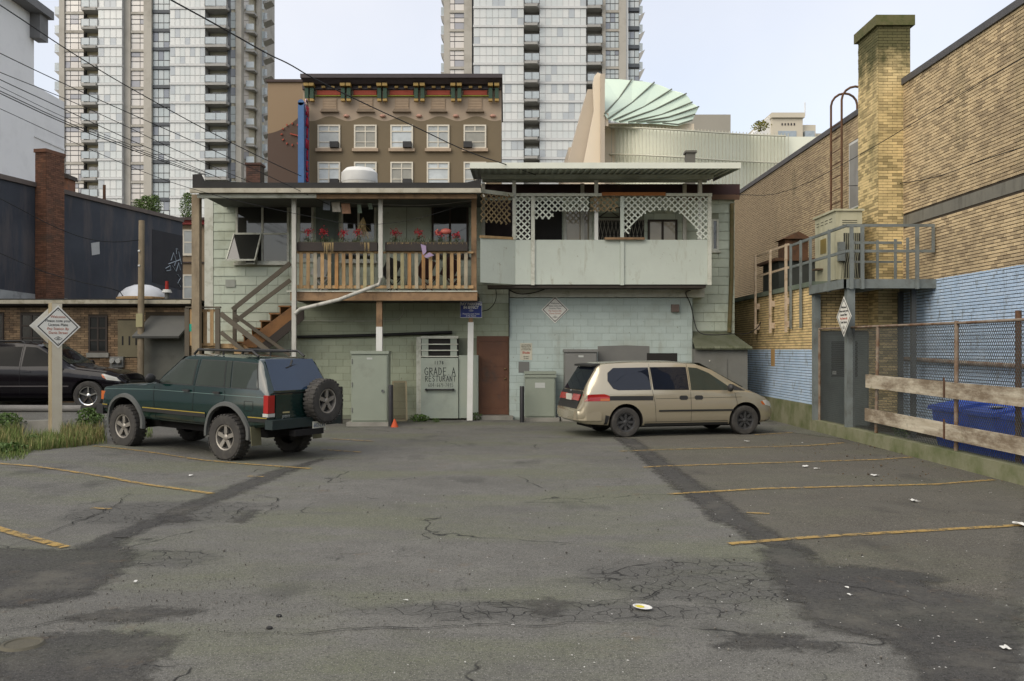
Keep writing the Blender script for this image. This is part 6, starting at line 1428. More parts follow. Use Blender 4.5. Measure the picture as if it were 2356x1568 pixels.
def wheel(parent, x, y, z, r, wd, style, lugs=0, rr=.60, axis='Y', out=1):
    """tyre with rim and spokes; out: +1 when the outer face looks to +axis"""
    s = out; hw = wd/2; prof = [(rr*r, -hw*.75), (rr*r+.012, -hw*.9), (r*.80, -hw), (r*.93, -hw*.95), (r*.985, -hw*.78), (r, -hw*.4), (r, hw*.4), (r*.985, hw*.78), (r*.93, hw*.95), (r*.80, hw), (rr*r+.012, hw*.9), (rr*r, hw*.75), (rr*r, -hw*.75)]
    def pt(a, rad, d):
        c, q = rad*math.cos(a), rad*math.sin(a); return (x+c, y+d, z+q) if axis == 'Y' else (x+d, y+c, z+q)
    m = MB(); m.lathe(prof, 40, axis, (x, y, z))
    for i in range(lugs):
        for k, e in ((-1, 0), (1, .5)):
            a = 2*math.pi*(i+e)/lugs; da = math.pi/lugs*.62; d0, d1 = sorted((k*hw*.12, k*hw*.96))
            m.add([pt(a-da, r*.97, d0), pt(a+da, r*.97, d0), pt(a+da, r*.97, d1), pt(a-da, r*.97, d1), pt(a-da*.8, r*1.018, d0), pt(a+da*.8, r*1.018, d0), pt(a+da*.8, r*1.018, d1*.95), pt(a-da*.8, r*1.018, d1*.95)], [(0,3,2,1),(4,5,6,7),(0,1,5,4),(1,2,6,5),(2,3,7,6),(3,0,4,7)])
    o = m.build('wheel', m_tyre, parent, smooth=35)
    R0 = rr*r; f = hw*.80*s
    back = {'star': m_blackp, 'chrome': m_blackp, 'steel': m_blackp}[style]; MB().lathe([(0, f*.35), (R0*.97, f*.35)], 32, axis, (x, y, z)).build('brake_disc', back, o)
    rm = m_chrome if style == 'chrome' else (m_alloy if style == 'star' else M('black_steel_wheel', (.04,.04,.04), (.055,.055,.055), rough=.45))
    m = MB(); m.lathe([(R0*.86, f*.30), (R0*.90, f*.95), (R0*.99, f*1.03), (R0*1.02, f*.9)], 40, axis, (x, y, z)); m.build('rim', rm, o, smooth=40)
    m = MB(); N = 5 if style != 'steel' else 8
    for i in range(N):
        a = 2*math.pi*i/N+math.pi/2; wi, wo = ((.34, .30) if style == 'star' else (.20, .13) if style == 'chrome' else (.24, .26))
        wi, wo = wi*R0, wo*R0; ra, rb = R0*.16, R0*.90
        def q(rad, off, d):
            ca, sa = math.cos(a), math.sin(a); u, v = rad*ca-off*sa, rad*sa+off*ca
            return (x+u, y+d, z+v) if axis == 'Y' else (x+d, y+u, z+v)
        f0, f1 = f*.45, f*.86
        m.add([q(ra,-wi/2,f0), q(rb,-wo/2,f0), q(rb,wo/2,f0), q(ra,wi/2,f0), q(ra,-wi/2,f1*.9), q(rb,-wo/2,f1), q(rb,wo/2,f1), q(ra,wi/2,f1*.9)], [(0,3,2,1),(4,5,6,7),(0,1,5,4),(1,2,6,5),(2,3,7,6),(3,0,4,7)])
    m.build('spokes', rm, o)
    MB().lathe([(0, f*.98), (R0*.14, f*.98), (R0*.25, f*.82), (R0*.26, f*.5)], 20, axis, (x, y, z)).build('hub', rm, o, smooth=40)
    m = MB()
    for i in range(5):
        a = 2*math.pi*(i+.5)/5+math.pi/2; p = pt(a, R0*.36, f*.85); p2 = pt(a, R0*.36, f*.93); m.cyl(p, p2, R0*.055, n=8)
    m.build('lug_nuts', m_under, o)
    return o
def quad_pane(name, mat, parent, P, off, inset=.0):
    P = [Vector(p) for p in P]; nrm = (P[1]-P[0]).cross(P[3]-P[0]).normalized()*off
    return MB().prism([p+nrm for p in P], nrm*-.5).build(name, mat, parent)
def place(root, loc, rotz, s, pitch=0.0, roll=0.0):
    root.location = loc; root.scale = (s, s, s); root.rotation_mode = 'ZYX'; root.rotation_euler = (roll, pitch, rotz); root.rotation_mode = 'XYZ'
    root.rotation_euler = (Matrix.Rotation(rotz, 3, 'Z') @ Matrix.Rotation(pitch, 3, 'Y')).to_euler()
ARC = lambda x, z, r, a0=0, a1=180, n=18: [(x+r*math.cos(R(a0+(a1-a0)*i/n)), z+r*math.sin(R(a0+(a1-a0)*i/n))) for i in range(n+1)]

# ---------------------------------------------------------------- green sport utility truck
tk = thing('sport_utility_truck', 'dark green lifted off-road truck with a spare wheel on its back', 'car', local=True)
m_green = paint('dark_green_paint', (.0035,.020,.0175), 0, .13, (.10,.095,.06), .52, .90)
b = Body([(-.95,.66,.70,.775,1.16,.745,1.18,.70,1.20),(-.925,.62,.74,.81,1.20,.785,1.25,.715,1.27),(-.62,.58,.77,.825,1.215,.805,1.69,.665,1.755),(-.45,.565,.775,.83,1.215,.81,1.715,.66,1.785),(.5,.55,.78,.835,1.22,.815,1.735,.66,1.805),(1.22,.55,.78,.835,1.225,.81,1.72,.655,1.79),(1.36,.55,.78,.835,1.225,.81,1.66,.655,1.735),(1.96,.55,.78,.83,1.225,.80,1.25,.735,1.28),(2.12,.55,.78,.83,1.19,.795,1.215,.73,1.24),(3.0,.56,.775,.82,1.135,.785,1.155,.70,1.175),(3.38,.58,.75,.80,1.10,.765,1.115,.68,1.13),(3.46,.62,.70,.76,1.05,.73,1.065,.66,1.08)])
tk_b = mesh_obj('body', cut_arches(b.mesh(), [m_green, m_under], ((0,.46,.485),(2.72,.46,.485)), .83), None, tk)
for sd in (1, -1):
    for poly in ([(1.86,1.255),(1.40,1.665),(1.34,1.685),(.93,1.685),(.90,1.255)], [(.80,1.255),(.80,1.69),(.20,1.69),(.10,1.255)], [(.065,1.255),(.165,1.69),(.045,1.69),(-.05,1.255)], [(-.09,1.255),(.005,1.69),(-.56,1.67),(-.70,1.255)]):
        cx = sum(p[0] for p in poly)/len(poly); cz = sum(p[1] for p in poly)/len(poly); big = [(cx+(p[0]-cx)*1.05, cz+(p[1]-cz)*1.06) for p in poly]
        o = b.patch(big, sd, .004).build('window_trim', m_blackp, tk_b, smooth=30); b.patch(poly, sd, .009).build('window_pane', m_cglass, tk, smooth=30)
    for ln in ([(1.92,1.24),(1.90,.95),(1.86,.62)], [(.855,1.70),(.845,1.2),(.845,.60)], [(.075,1.24),(.06,1.05),(.20,.86),(.40,.78)], [(1.88,.60),(.45,.59)]): b.strip(ln, sd, .009).build('panel_gap', m_seam, tk_b)
    b.strip([(3.4,1.065),(1.9,1.12),(-.9,1.12)], sd, .012, .004).build('crease_highlight', M('crease_light', (.09,.14,.125), rough=.2, coat=.5), tk_b)  # pale strip, a highlight painted along the flank crease
    for ln in ([(2.20,.75),(.52,.75)], [(-.52,.75),(-.93,.75)], [(3.24,.74),(3.44,.74)]):
        o = b.strip(ln, sd, .085, .018, .02).build('side_moulding', m_blackp, tk, smooth=30); b.strip([(p[0], p[1]+.03) for p in ln], sd, .014, .021).build('pinstripe', M('gold_stripe', (.42,.32,.05)), o)
    for x in (0, 2.72):
        m = MB(); arc = ARC(x, .46, .50, -8, 188, 24); vs = []
        for (ax_, az) in arc:
            d = Vector((ax_-x, 0, az-.46)).normalized(); w_ = b.w(ax_, max(.62, az)); vs += [(ax_-d.x*.03, sd*(w_-.02), az-d.z*.03), (ax_-d.x*.02, sd*(w_+.045), az-d.z*.02), (ax_+d.x*.035, sd*(w_+.04), az+d.z*.035), (ax_+d.x*.055, sd*(w_-.01), az+d.z*.055)]
        m.add(vs, [(4*i+j, 4*i+4+j, 4*i+5+j, 4*i+1+j) for i in range(24) for j in range(3)]); m.build('arch_flare', M('grey_flare', (.10,.105,.10), (.08,.085,.08), rough=.7), tk, smooth=35)
    b.strip([(-.42,1.04),(-.62,1.04),(-.62,.88),(-.42,.88),(-.42,1.04)], sd, .008).build('fuel_flap_gap', m_seam, tk_b)
    for x in (1.02, .25): MB().box(x-.08, x+.08, *sorted((sd*.82, sd*.855)), 1.13, 1.165).build('door_handle', m_blackp, tk)
    MB().ball((1.82, sd*.97, 1.33), .11, 10, 8, (.5,1,.8)).build('wing_mirror', m_blackp, tk, smooth=50); MB().bar((1.80, sd*.80, 1.27), (1.82, sd*.9, 1.30), .05, .05).build('mirror_arm', m_blackp, tk)
    o = MB().box(-.965, -.86, *sorted((sd*.665, sd*.815)), .86, 1.16).build('tail_light', m_tail, tk); MB().box(-.97, -.85, *sorted((sd*.66, sd*.82)), .80, .855).build('reverse_lens', m_clear, o)
    MB().box(3.30, 3.475, *sorted((sd*.60, sd*.785)), .86, 1.02).build('corner_lamp', m_amber, tk)
    r = MB(); r.tube([(1.15, sd*.56, 1.79), (1.05, sd*.56, 1.87), (-.30, sd*.55, 1.88), (-.45, sd*.55, 1.79)], .022, 8); r.tube([(.4, sd*.56, 1.79), (.4, sd*.56, 1.87)], .018, 6); r.build('roof_rail', m_blackp, tk, smooth=50)
    MB().bar((-.60, sd*.74, .62), (-.64, sd*.74, .30), .22, .012, up=(1,0,0)).build('mud_flap', M('muddy_flap', (.16,.155,.09), (.11,.105,.06)), tk)
    wheel(tk, 0, sd*.755, .395, .395, .255, 'star', 30, .56, out=sd); wheel(tk, 2.72, sd*.755, .395, .395, .255, 'star', 30, .56, out=sd)
for x in (.75, -.05): MB().tube([(x, -.55, 1.865), (x, .55, 1.865)], .016, 6).build('roof_crossbar', m_blackp, tk)
quad_pane('windshield', m_cglass, tk, [(1.955,-.66,1.285),(1.955,.66,1.285),(1.375,.585,1.735),(1.375,-.585,1.735)], .012)
quad_pane('tailgate_window', glass('blue_rear_glass', (.02,.04,.075), .03, spec=.6), tk, [(-.935,.66,1.225),(-.935,-.66,1.225),(-.615,-.57,1.745),(-.615,.57,1.745)], .014)  # blue base colour puts the sky's reflection into the glass
MB().box(-.965,-.945,-.70,.70,1.185,1.20).build('tailgate_gap', m_seam, tk_b); MB().box(-.9685,-.951,-.64,.64,.70,1.16).build('tailgate', m_green, tk)
w_ = MB(); w_.bar((-.72,.18,1.60), (-.66,-.20,1.67), .02, .02); w_.bar((-.70,.05,1.63), (-.64,-.05,1.73), .03, .03); w_.build('wiper', m_blackp, tk)
MB().box(-1.10,-.93,-.84,.84,.60,.755).build('bumper', M('bumper_dark', (.018,.03,.03), rough=.45), tk); MB().box(3.40,3.60,-.80,.80,.58,.76).build('bumper', m_blackp, tk)
MB().box(-1.14,-1.0,-.35,.35,.46,.56).build('tow_hitch', m_under, tk); MB().cyl((-.75,-.30,.46),(-.35,-.30,.46),.10,n=14).build('muffler', m_under, tk)
MB().box(-.6,3.2,-.45,.45,.40,.60).build('chassis', m_under, tk); MB().cyl((0,-.7,.395),(0,.7,.395),.06,n=10).build('axle', m_under, tk); MB().cyl((2.72,-.7,.395),(2.72,.7,.395),.06,n=10).build('axle', m_under, tk)
sp = wheel(tk, -1.11, -.36, 1.03, .385, .245, 'star', 30, .56, axis='X', out=-1); sp['label'] = 'spare wheel on the tailgate'
MB().tube([(-.96,-.36,.85),(-1.05,-.36,1.0),(-1.05,-.36,1.03)], .03, 6).build('spare_carrier', m_blackp, tk)
MB().box(-1.125,-1.105,-.42,-.10,.52,.68).build('licence_plate', M('plate_white', (.58,.58,.50)), tk)
mesh_obj('plate_text', text_mesh('602-LVT', .088, M('plate_ink', (.03,.06,.16)), depth=.001), None, tk, loc=(-1.127,-.26,.61), rot=(R(90),0,R(-90)))
m_badge = M('badge_grey', (.30,.32,.30)); mesh_obj('badge_text', text_mesh('JIMMY', .07, m_badge, depth=.002), None, tk, loc=(-.971,.40,.79), rot=(R(90),0,R(-90)))
MB().box(-.972,-.9686,.32,.48,.85,.875).build('badge', M('gold_badge', (.42,.36,.18)), tk)
MB().box(3.47,3.50,-.62,.62,.84,1.02).build('grille', m_blackp, tk)
S_ = 1.035; th = R(31); lf = Vector((-math.sin(th), -math.cos(th))); P_ = Vector(G(525,1058.5))-lf*(.77*S_)
place(tk, (P_.x, P_.y, gz(P_.x, P_.y)-.005), R(180)-th, S_, pitch=-R(1.6))

# ---------------------------------------------------------------- champagne minivan
vn = thing('minivan', 'champagne gold minivan parked nose to the brick annex', 'car', local=True)
m_gold = paint('champagne_paint', (.50,.445,.325), .55, .22, (.30,.25,.17), .80, .5)
v = Body([(-1.12,.40,.60,.80,.62,.80,.64,.72,.66),(-1.02,.34,.74,.90,.70,.885,.86,.80,.88),(-.97,.32,.82,.93,.95,.905,1.0,.79,1.02),(-.88,.30,.86,.945,1.01,.92,1.20,.775,1.22),(-.60,.28,.885,.955,1.03,.93,1.60,.735,1.655),(-.42,.27,.89,.96,1.03,.935,1.655,.73,1.715),(.3,.25,.90,.96,1.04,.935,1.68,.73,1.75),(1.25,.25,.90,.96,1.035,.935,1.675,.73,1.75),(1.85,.25,.90,.96,1.03,.935,1.625,.71,1.70),(2.25,.25,.90,.96,1.025,.93,1.50,.70,1.575),(2.75,.25,.90,.955,1.01,.925,1.24,.71,1.30),(3.10,.25,.90,.95,1.0,.915,1.05,.74,1.10),(3.28,.26,.885,.945,.965,.90,.99,.74,1.04),(3.56,.28,.84,.905,.87,.86,.885,.70,.925),(3.73,.30,.74,.83,.74,.79,.755,.60,.785),(3.80,.36,.60,.72,.62,.68,.635,.5,.66)])
vb = mesh_obj('body', cut_arches(v.mesh(), [m_gold, m_under], ((0,.36,.415),(3.0,.36,.415)), .95), None, vn)
for sd in (1, -1):
    for nm, poly in (('rear', [(.62,1.085),(.60,1.60),(-.25,1.59),(-.40,1.48),(-.42,1.30),(-.30,1.12),(-.18,1.085)]), ('mid', [(1.56,1.075),(1.56,1.605),(.65,1.605),(.68,1.085)]), ('front', [(2.70,1.06),(2.55,1.19),(2.15,1.46),(1.85,1.58),(1.62,1.60),(1.62,1.07)])):
        v.patch(poly, sd, .007).build('window_pane', m_cglass2 if nm != 'front' else m_cglass, vn, smooth=30)
    v.patch([(3.05,1.04),(2.76,1.20),(2.72,1.055)], sd, .008).build('quarter_trim', m_blackp, vn)
    for ln in ([(.635,1.68),(.64,1.10),(.70,.80),(.74,.32)], [(1.59,1.68),(1.60,.95),(1.61,.32)], [(2.72,1.05),(2.78,.75),(2.74,.55)], [(.72,.88),(2.9,.895)]): v.strip(ln, sd, .008).build('panel_gap', m_seam, vb)
    v.strip([(-.60,.905),(.66,.895)], sd, .10, .004).build('slide_track', m_blackp, vn)
    v.strip([(.80,.60),(1.6,.60),(2.68,.595)], sd, .04, .016, .014).build('side_moulding', m_blackp, vn)
    v.strip([(.46,.30),(2.56,.30)], sd, .10, .004).build('sill_trim', m_blackp, vn)
    for x in (1.42, 1.80): v.patch([(x+.105,.87),(x+.105,.92),(x+.07,.945),(x-.07,.945),(x-.105,.92),(x-.105,.87),(x-.07,.845),(x+.07,.845)], sd, .006, 2).build('door_handle', m_blackp, vn)
    MB().ball((2.55, sd*1.06, 1.12), .11, 10, 8, (.6,1.0,.85)).build('wing_mirror', m_blackp, vn, smooth=50); MB().bar((2.60, sd*.92, 1.08), (2.56, sd*1.0, 1.10), .06, .05).build('mirror_arm', m_blackp, vn)
    o = v.patch([(-.40,.84),(-.40,.96),(-.52,1.0),(-.975,.99),(-.99,.84)], sd, .006).build('tail_light', m_tail, vn); v.patch([(-.40,.845),(-.40,.90),(-.62,.90),(-.62,.845)], sd, .009).build('indicator_lens', m_amber, o)
    v.patch([(3.70,.66),(3.68,.77),(3.57,.82),(3.46,.80),(3.53,.70)], sd, .006).build('headlight', m_clear, vn); v.patch([(3.53,.70),(3.46,.79),(3.40,.78),(3.45,.71)], sd, .008).build('indicator_lens', m_amber, vn)
    wheel(vn, 0, sd*.845, .345, .345, .215, 'steel', 0, .62, out=sd); wheel(vn, 3.0, sd*.845, .345, .345, .215, 'steel', 0, .62, out=sd)
    v.patch([(-.45,.30),(-.40,.50),(-.50,.52),(-.52,.30)], sd, .004).build('splash_guard', m_blackp, vn)
quad_pane('rear_window', m_cglass2, vn, [(-.955,.70,1.08),(-.955,-.70,1.08),(-.635,-.62,1.60),(-.635,.62,1.60)], .016)
quad_pane('tailgate_panel', m_blackp, vn, [(-1.112,.72,.66),(-1.112,-.72,.66),(-.966,-.74,1.06),(-.966,.74,1.06)], .02)
MB().obox((-.63,0,1.655), (.10,0,.012), (0,.64,0), (0,0,.022)).build('spoiler', m_blackp, vn)
for sd in (1, -1): MB().prism([(-1.066,sd*.22,.85),(-1.066,sd*.74,.85),(-1.02,sd*.74,.99),(-1.02,sd*.22,.99)], (-.014,0,0)).build('tail_light', m_tail, vn)
MB().box(-1.085,-1.05,-.19,.19,.84,.98).build('licence_plate', M('plate_white', (.58,.58,.50)), vn)
mesh_obj('emblem', text_mesh('H', .09, m_chrome, depth=.004), None, vn, loc=(-1.02,0,1.04), rot=(R(90),0,R(-90)))
MB().prism([(-.60,-.962,.40),(-.95,-.93,.40),(-1.10,-.80,.40),(-1.15,-.6,.40),(-1.15,.6,.40),(-1.10,.80,.40),(-.95,.93,.40),(-.60,.962,.40)], (0,0,.20)).build('bumper', m_gold, vn)
quad_pane('windshield', m_cglass, vn, [(3.05,-.70,1.115),(3.05,.70,1.115),(1.95,.62,1.69),(1.95,-.62,1.69)], .012)
MB().box(-.7,3.6,-.55,.55,.20,.34).build('underbody', m_under, vn); MB().cyl((0,-.8,.345),(0,.8,.345),.05,n=8).build('axle', m_under, vn); MB().cyl((3,-.8,.345),(3,.8,.345),.05,n=8).build('axle', m_under, vn)
MB().tube([(3.3,-.3,1.05),(3.2,-.3,1.10)], .012, 5).build('washer_jet', m_blackp, vn)
th = R(13.5); S_ = .975; rt_ = Vector((math.sin(th), -math.cos(th))); P_ = Vector(G(1438,1006.5))-rt_*(.87*S_)
place(vn, (P_.x, P_.y, -.002), th, S_)

# ---------------------------------------------------------------- black crossover at the edge
bk = thing('black_crossover', 'glossy black crossover with chrome wheels cut by the picture edge', 'car', local=True)
m_black = paint('black_paint', (.006,.005,.007), 0, .12, (.04,.03,.03), .66, .6)
k_ = Body([(-.98,.42,.70,.84,.80,.82,.84,.72,.86),(-.92,.36,.82,.92,1.05,.88,1.12,.76,1.14),(-.6,.32,.87,.95,1.10,.92,1.60,.72,1.66),(-.3,.31,.88,.955,1.10,.925,1.66,.71,1.72),(.8,.30,.88,.955,1.09,.925,1.68,.71,1.745),(1.3,.30,.88,.955,1.08,.92,1.63,.70,1.70),(1.62,.30,.88,.95,1.07,.92,1.48,.70,1.55),(2.15,.30,.88,.945,1.06,.90,1.12,.74,1.17),(2.3,.31,.87,.94,1.04,.89,1.07,.74,1.12),(3.1,.33,.83,.91,.95,.86,.97,.72,1.02),(3.42,.36,.74,.84,.86,.78,.88,.62,.91),(3.55,.42,.58,.70,.74,.66,.75,.5,.77)])
kb = mesh_obj('body', cut_arches(k_.mesh(), [m_black, m_under], ((0,.38,.43),(2.68,.38,.43)), .94), None, bk)
for sd in (1, -1):
    for poly in ([(1.98,1.13),(1.55,1.46),(1.30,1.60),(1.04,1.62),(1.02,1.12)], [(.94,1.12),(.95,1.62),(.10,1.61),(-.02,1.14)], [(-.10,1.15),(.02,1.60),(-.40,1.55),(-.55,1.22)]): k_.patch(poly, sd, .007).build('window_pane', glass('black_car_glass', (.008,.009,.009), .06, spec=.08), bk, smooth=30)
    for ln in ([(2.05,1.10),(2.02,.8),(1.95,.40)], [(.98,1.66),(.98,1.1),(.98,.40)], [(.0,1.12),(.05,.95),(.3,.75)]): k_.strip(ln, sd, .008).build('panel_gap', m_seam, kb)
    k_.strip([(.45,.62),(2.2,.62)], sd, .03, .008, .01).build('side_moulding', M('grey_moulding', (.10,.09,.09)), bk)
    for x in (1.15, .2): k_.strip([(x-.1,.98),(x+.1,.985)], sd, .03, .02, .012).build('door_handle', m_black, bk)
    MB().ball((1.92, sd*1.05, 1.17), .12, 10, 8, (.7,1.0,.8)).build('wing_mirror', m_black, bk, smooth=50)
    k_.patch([(3.46,.74),(3.36,.84),(3.10,.92),(3.02,.93),(3.14,.78)], sd, .008).build('headlight', m_clear, bk); k_.patch([(3.12,.80),(3.06,.90),(3.0,.92),(3.04,.84)], sd, .010).build('indicator_lens', m_amber, bk)
    k_.patch([(-.70,.85),(-.72,1.10),(-.90,1.08),(-.93,.86)], sd, .008).build('tail_light', m_tail, bk)
    MB().tube([(.95, sd*.60, 1.70), (.85, sd*.60, 1.77), (-.35, sd*.60, 1.76), (-.45, sd*.60, 1.68)], .02, 6).build('roof_rail', m_blackp, bk)
    wheel(bk, 0, sd*.82, .375, .375, .25, 'chrome', 0, .64, out=sd); wheel(bk, 2.68, sd*.82, .375, .375, .25, 'chrome', 0, .64, out=sd)
quad_pane('windshield', m_cglass, bk, [(2.12,-.70,1.18),(2.12,.70,1.18),(1.38,.62,1.685),(1.38,-.62,1.685)], .012)
MB().box(-.7,3.3,-.6,.6,.22,.36).build('underbody', m_under, bk); MB().box(3.46,3.60,-.55,.55,.46,.74).build('grille', m_blackp, bk)
place(bk, (-10.8-2.68*1.02, 23.4+.90, gz(-12, 24)-.003), R(1.0), 1.02)
# ================================================================ signs
m_sign = M('sign_white', (.78,.77,.70), (.72,.71,.64), rough=.45, stain=(.58,.55,.47), sscale=3, slo=.6)
m_ink_b = M('sign_black', (.02,.02,.02)); m_ink_g = M('sign_grey_print', (.05,.05,.048)); m_ink_r = M('sign_faded_red', (.50,.16,.10))
def dpt(c, rz, u, w, out):
    """point on a sign plane: u across, w up, out towards the reader"""
    return Vector((c[0]+u*math.cos(rz)+out*math.sin(rz), c[1]+u*math.sin(rz)-out*math.cos(rz), c[2]+w))
def lozenge(parent, c, rz, w, h, z, mat, t=.006):
    P = [(-w,0),(-w*.6,h*.55),(0,h),(w*.6,h*.55),(w,0),(w*.55,-h*.5),(-w*.55,-h*.5)]; m = MB()
    P = [(-w,0),(0,h),(w,0),(w*.5,-h*.45),(-w*.5,-h*.45)]
    for a, b in zip(P, P[1:]+P[:1]):
        m.bar(dpt(c, rz, a[0], z+a[1], .004), dpt(c, rz, b[0], z+b[1], .004), .002, t, up=(0,0,1)) if abs(a[1]-b[1]) < 1e-6 else m.prism([dpt(c,rz,a[0],z+a[1]-t/2,.004), dpt(c,rz,b[0],z+b[1]-t/2,.004), dpt(c,rz,b[0],z+b[1]+t/2,.004), dpt(c,rz,a[0],z+a[1]+t/2,.004)], dpt((0,0,0),rz,0,0,.001))
    for k in (-.28, -.06, .16): m.prism([dpt(c,rz,w*k,z-h*.2,.004), dpt(c,rz,w*k+t,z-h*.2,.004), dpt(c,rz,w*k+t,z+h*.55,.004), dpt(c,rz,w*k,z+h*.55,.004)], dpt((0,0,0),rz,0,0,.001))
    m.prism([dpt(c,rz,-w*.5,z-h*.62,.004), dpt(c,rz,w*.5,z-h*.62,.004), dpt(c,rz,w*.55,z-h*.42,.004), dpt(c,rz,-w*.55,z-h*.42,.004)], dpt((0,0,0),rz,0,0,.001))
    return m.build('logo', mat, parent)
def diamond(label, c, rz, hd, blank=False, red=(0, 3, 4)):
    s = thing('diamond_sign', label, 'sign', c, 'white diamond parking signs')
    m = MB(); r = .06; P = []
    for k in range(4):
        a = math.pi/2*k
        for e in (-1, 0, 1):
            d = hd-abs(e)*.035; P.append((math.cos(a)*d-math.sin(a)*e*.03, math.sin(a)*d+math.cos(a)*e*.03))
    m.prism([dpt(c, rz, u, w, 0) for u, w in P], dpt((0,0,0), rz, 0, 0, -.004)); m.build('plate', m_sign, s)
    if blank: return s
    k = hd*.90; m = MB(); C4 = [(k,0),(0,k),(-k,0),(0,-k)]
    for a, b in zip(C4, C4[1:]+C4[:1]):
        q = .93; m.prism([dpt(c,rz,a[0],a[1],.0015), dpt(c,rz,b[0],b[1],.0015), dpt(c,rz,b[0]*q,b[1]*q,.0015), dpt(c,rz,a[0]*q,a[1]*q,.0015)], dpt((0,0,0),rz,0,0,.0008))
    m.build('border', m_ink_b, s)
    for i, ln in enumerate(('Welcome', 'Please note your', 'License Plate', 'Pay Station By', 'Davie Street')):
        text('lettering', ln, hd*.165, m_ink_r if i in red else m_ink_g, s, dpt(c, rz, 0, hd*(.46-.185*i), .003), rz)
    lozenge(s, c, rz, hd*.18, hd*.10, -hd*.55, m_ink_b, hd*.016)
    for w in (.76, -.76): MB().cyl(dpt(c,rz,0,hd*w,.001), dpt(c,rz,0,hd*w,.006), .012, n=8).build('bolt', m_ggrey, s)
    return s
px_, py_ = G(127, 1001); pz = gz(px_, py_)
ps = thing('sign_post', 'thick weathered wooden post carrying white diamond parking signs', 'post', (px_, py_, pz))
m_postw = M('post_whitewash', (.62,.58,.46), (.55,.50,.38), rough=.85, stain=(.33,.27,.17), sscale=5, streak=True, slo=.55); m_postt = M('post_tan', (.36,.30,.19), (.30,.25,.15), rough=.9, stain=(.2,.16,.10), sscale=4, streak=True)
PT = H(698, py_); hw = .105; r45 = R(45)
def crn(u, w): return Vector((px_+u*math.cos(r45)-w*math.sin(r45), py_+u*math.sin(r45)+w*math.cos(r45), 0))
m = MB(); cs = [crn(-hw,-hw), crn(hw,-hw), crn(hw,hw), crn(-hw,hw)]; m.add([p+Vector((0,0,pz-.05)) for p in cs]+[p+Vector((0,0,PT)) for p in cs], [(0,3,2,1),(4,5,6,7),(0,1,5,4),(1,2,6,5),(2,3,7,6),(3,0,4,7)])
m.build('shaft', m_postt, ps)
m = MB(); m.add([p+Vector((0,0,pz-.04)) for p in (crn(-hw+.002,-hw-.004), crn(hw,-hw-.004))]+[p+Vector((0,0,PT-.01)) for p in (crn(hw,-hw-.004), crn(-hw+.002,-hw-.004))], [(0,1,2,3)]); m.build('white_face', m_postw, ps)
zc = H(752, py_-.2)
c = crn(.02, -hw-.012); diamond('white diamond parking sign on the wooden post beside the black car', (c.x, c.y, zc), r45, .465)
c = crn(-.02, hw+.012); diamond('back of a second diamond sign on the far side of the wooden post', (c.x, c.y, zc+.02), r45+math.pi, .465, blank=True)
diamond('weathered diamond parking sign fixed to the bluish wall by the balcony', (X(1277,25.47), 25.475, H(713,25.47)), 0, .385, red=(3, 4))
diamond('slim angled diamond parking sign on the steel platform column', (7.325, 19.72, H(729,19.72)), R(-90), .44, red=(3,))
bsg = thing('parking_sign', 'blue pay parking sign with white lettering on a white post', 'sign', (X(1083,24.9), 24.88, 0))
Y = 24.88; x0, x1, z0, z1 = X(1058.5,Y), X(1109,Y), H(731.5,Y), H(694.5,Y); xm = (x0+x1)/2
m_bl = M('sign_navy', (.012,.03,.20), (.01,.025,.17), rough=.35)
box('plate', M('sign_edge', (.62,.62,.62), rough=.4), bsg, x0, x1, Y-.004, Y, z0, z1); box('blue_field', m_bl, bsg, x0+.012, x1-.012, Y-.0065, Y-.0045, z0+.012, z1-.012)
m_wl = M('sign_white_print', (.75,.75,.74)); hh = z1-z0
for tx, sz, f in (('PAY PARKING', .098, .84), ('IN EFFECT', .098, .635)): text('lettering', tx, sz, m_wl, bsg, (xm, Y-.009, z0+hh*f), sx=.93, bold=.006)
for tx, sz, f in (('Please Purchase Ticket', .05, .235), ('at Pay Station', .05, .115)): text('lettering', tx, sz, m_wl, bsg, (xm, Y-.009, z0+hh*f), bold=.001)
lozenge(bsg, (xm, Y-.004, z0+hh*.44), 0, .062, .04, 0, m_wl, .009)
box('post', m_wood2, bsg, X(1083,Y)-.055, X(1083,Y)+.055, Y+.002, Y+.11, H(742,Y), H(700,Y)); m = MB(); m.add([(X(1074,Y), Y-.003, .02), (X(1087,Y), Y-.003, .02), (X(1087,Y), Y+.13, .02), (X(1074,Y), Y+.13, .02), (X(1076.5,Y), Y-.003, H(742,Y)), (X(1089.5,Y), Y-.003, H(742,Y)), (X(1089.5,Y), Y+.13, H(742,Y)), (X(1076.5,Y), Y+.13, H(742,Y))], [(0,3,2,1),(4,5,6,7),(0,1,5,4),(1,2,6,5),(2,3,7,6),(3,0,4,7)]); o = m.build('post', m_white, bsg); o['label'] = 'white painted lower post'
nt = thing('wall_poster', 'small cream notice with red lettering above the utility kiosk', 'notice', (X(1210,25.48), 25.48, H(809,25.48)))
Y = 25.485; box('sheet', M('cream_card', (.55,.53,.42)), nt, X(1196.5,Y), X(1224.5,Y), Y, Y+.006, H(829,Y), H(790,Y))
for i, tx in enumerate(('UNAUTHORIZED', 'VEHICLES WILL BE', 'TOWED AWAY', 'AT OWNERS RISK')): text('lettering', tx, .034, m_ink_g, nt, (X(1210.5,Y), Y-.003, H(794.5+3.6*i,Y)))
text('lettering', 'Shudo', .085, M('notice_red', (.42,.05,.03)), nt, (X(1210.5,Y), Y-.003, H(812,Y)), bold=.002)
for i, tx in enumerate(('604 684 0', '255 8662')): text('lettering', tx, .038, m_ink_g, nt, (X(1210.5,Y), Y-.003, H(821+4*i,Y)))
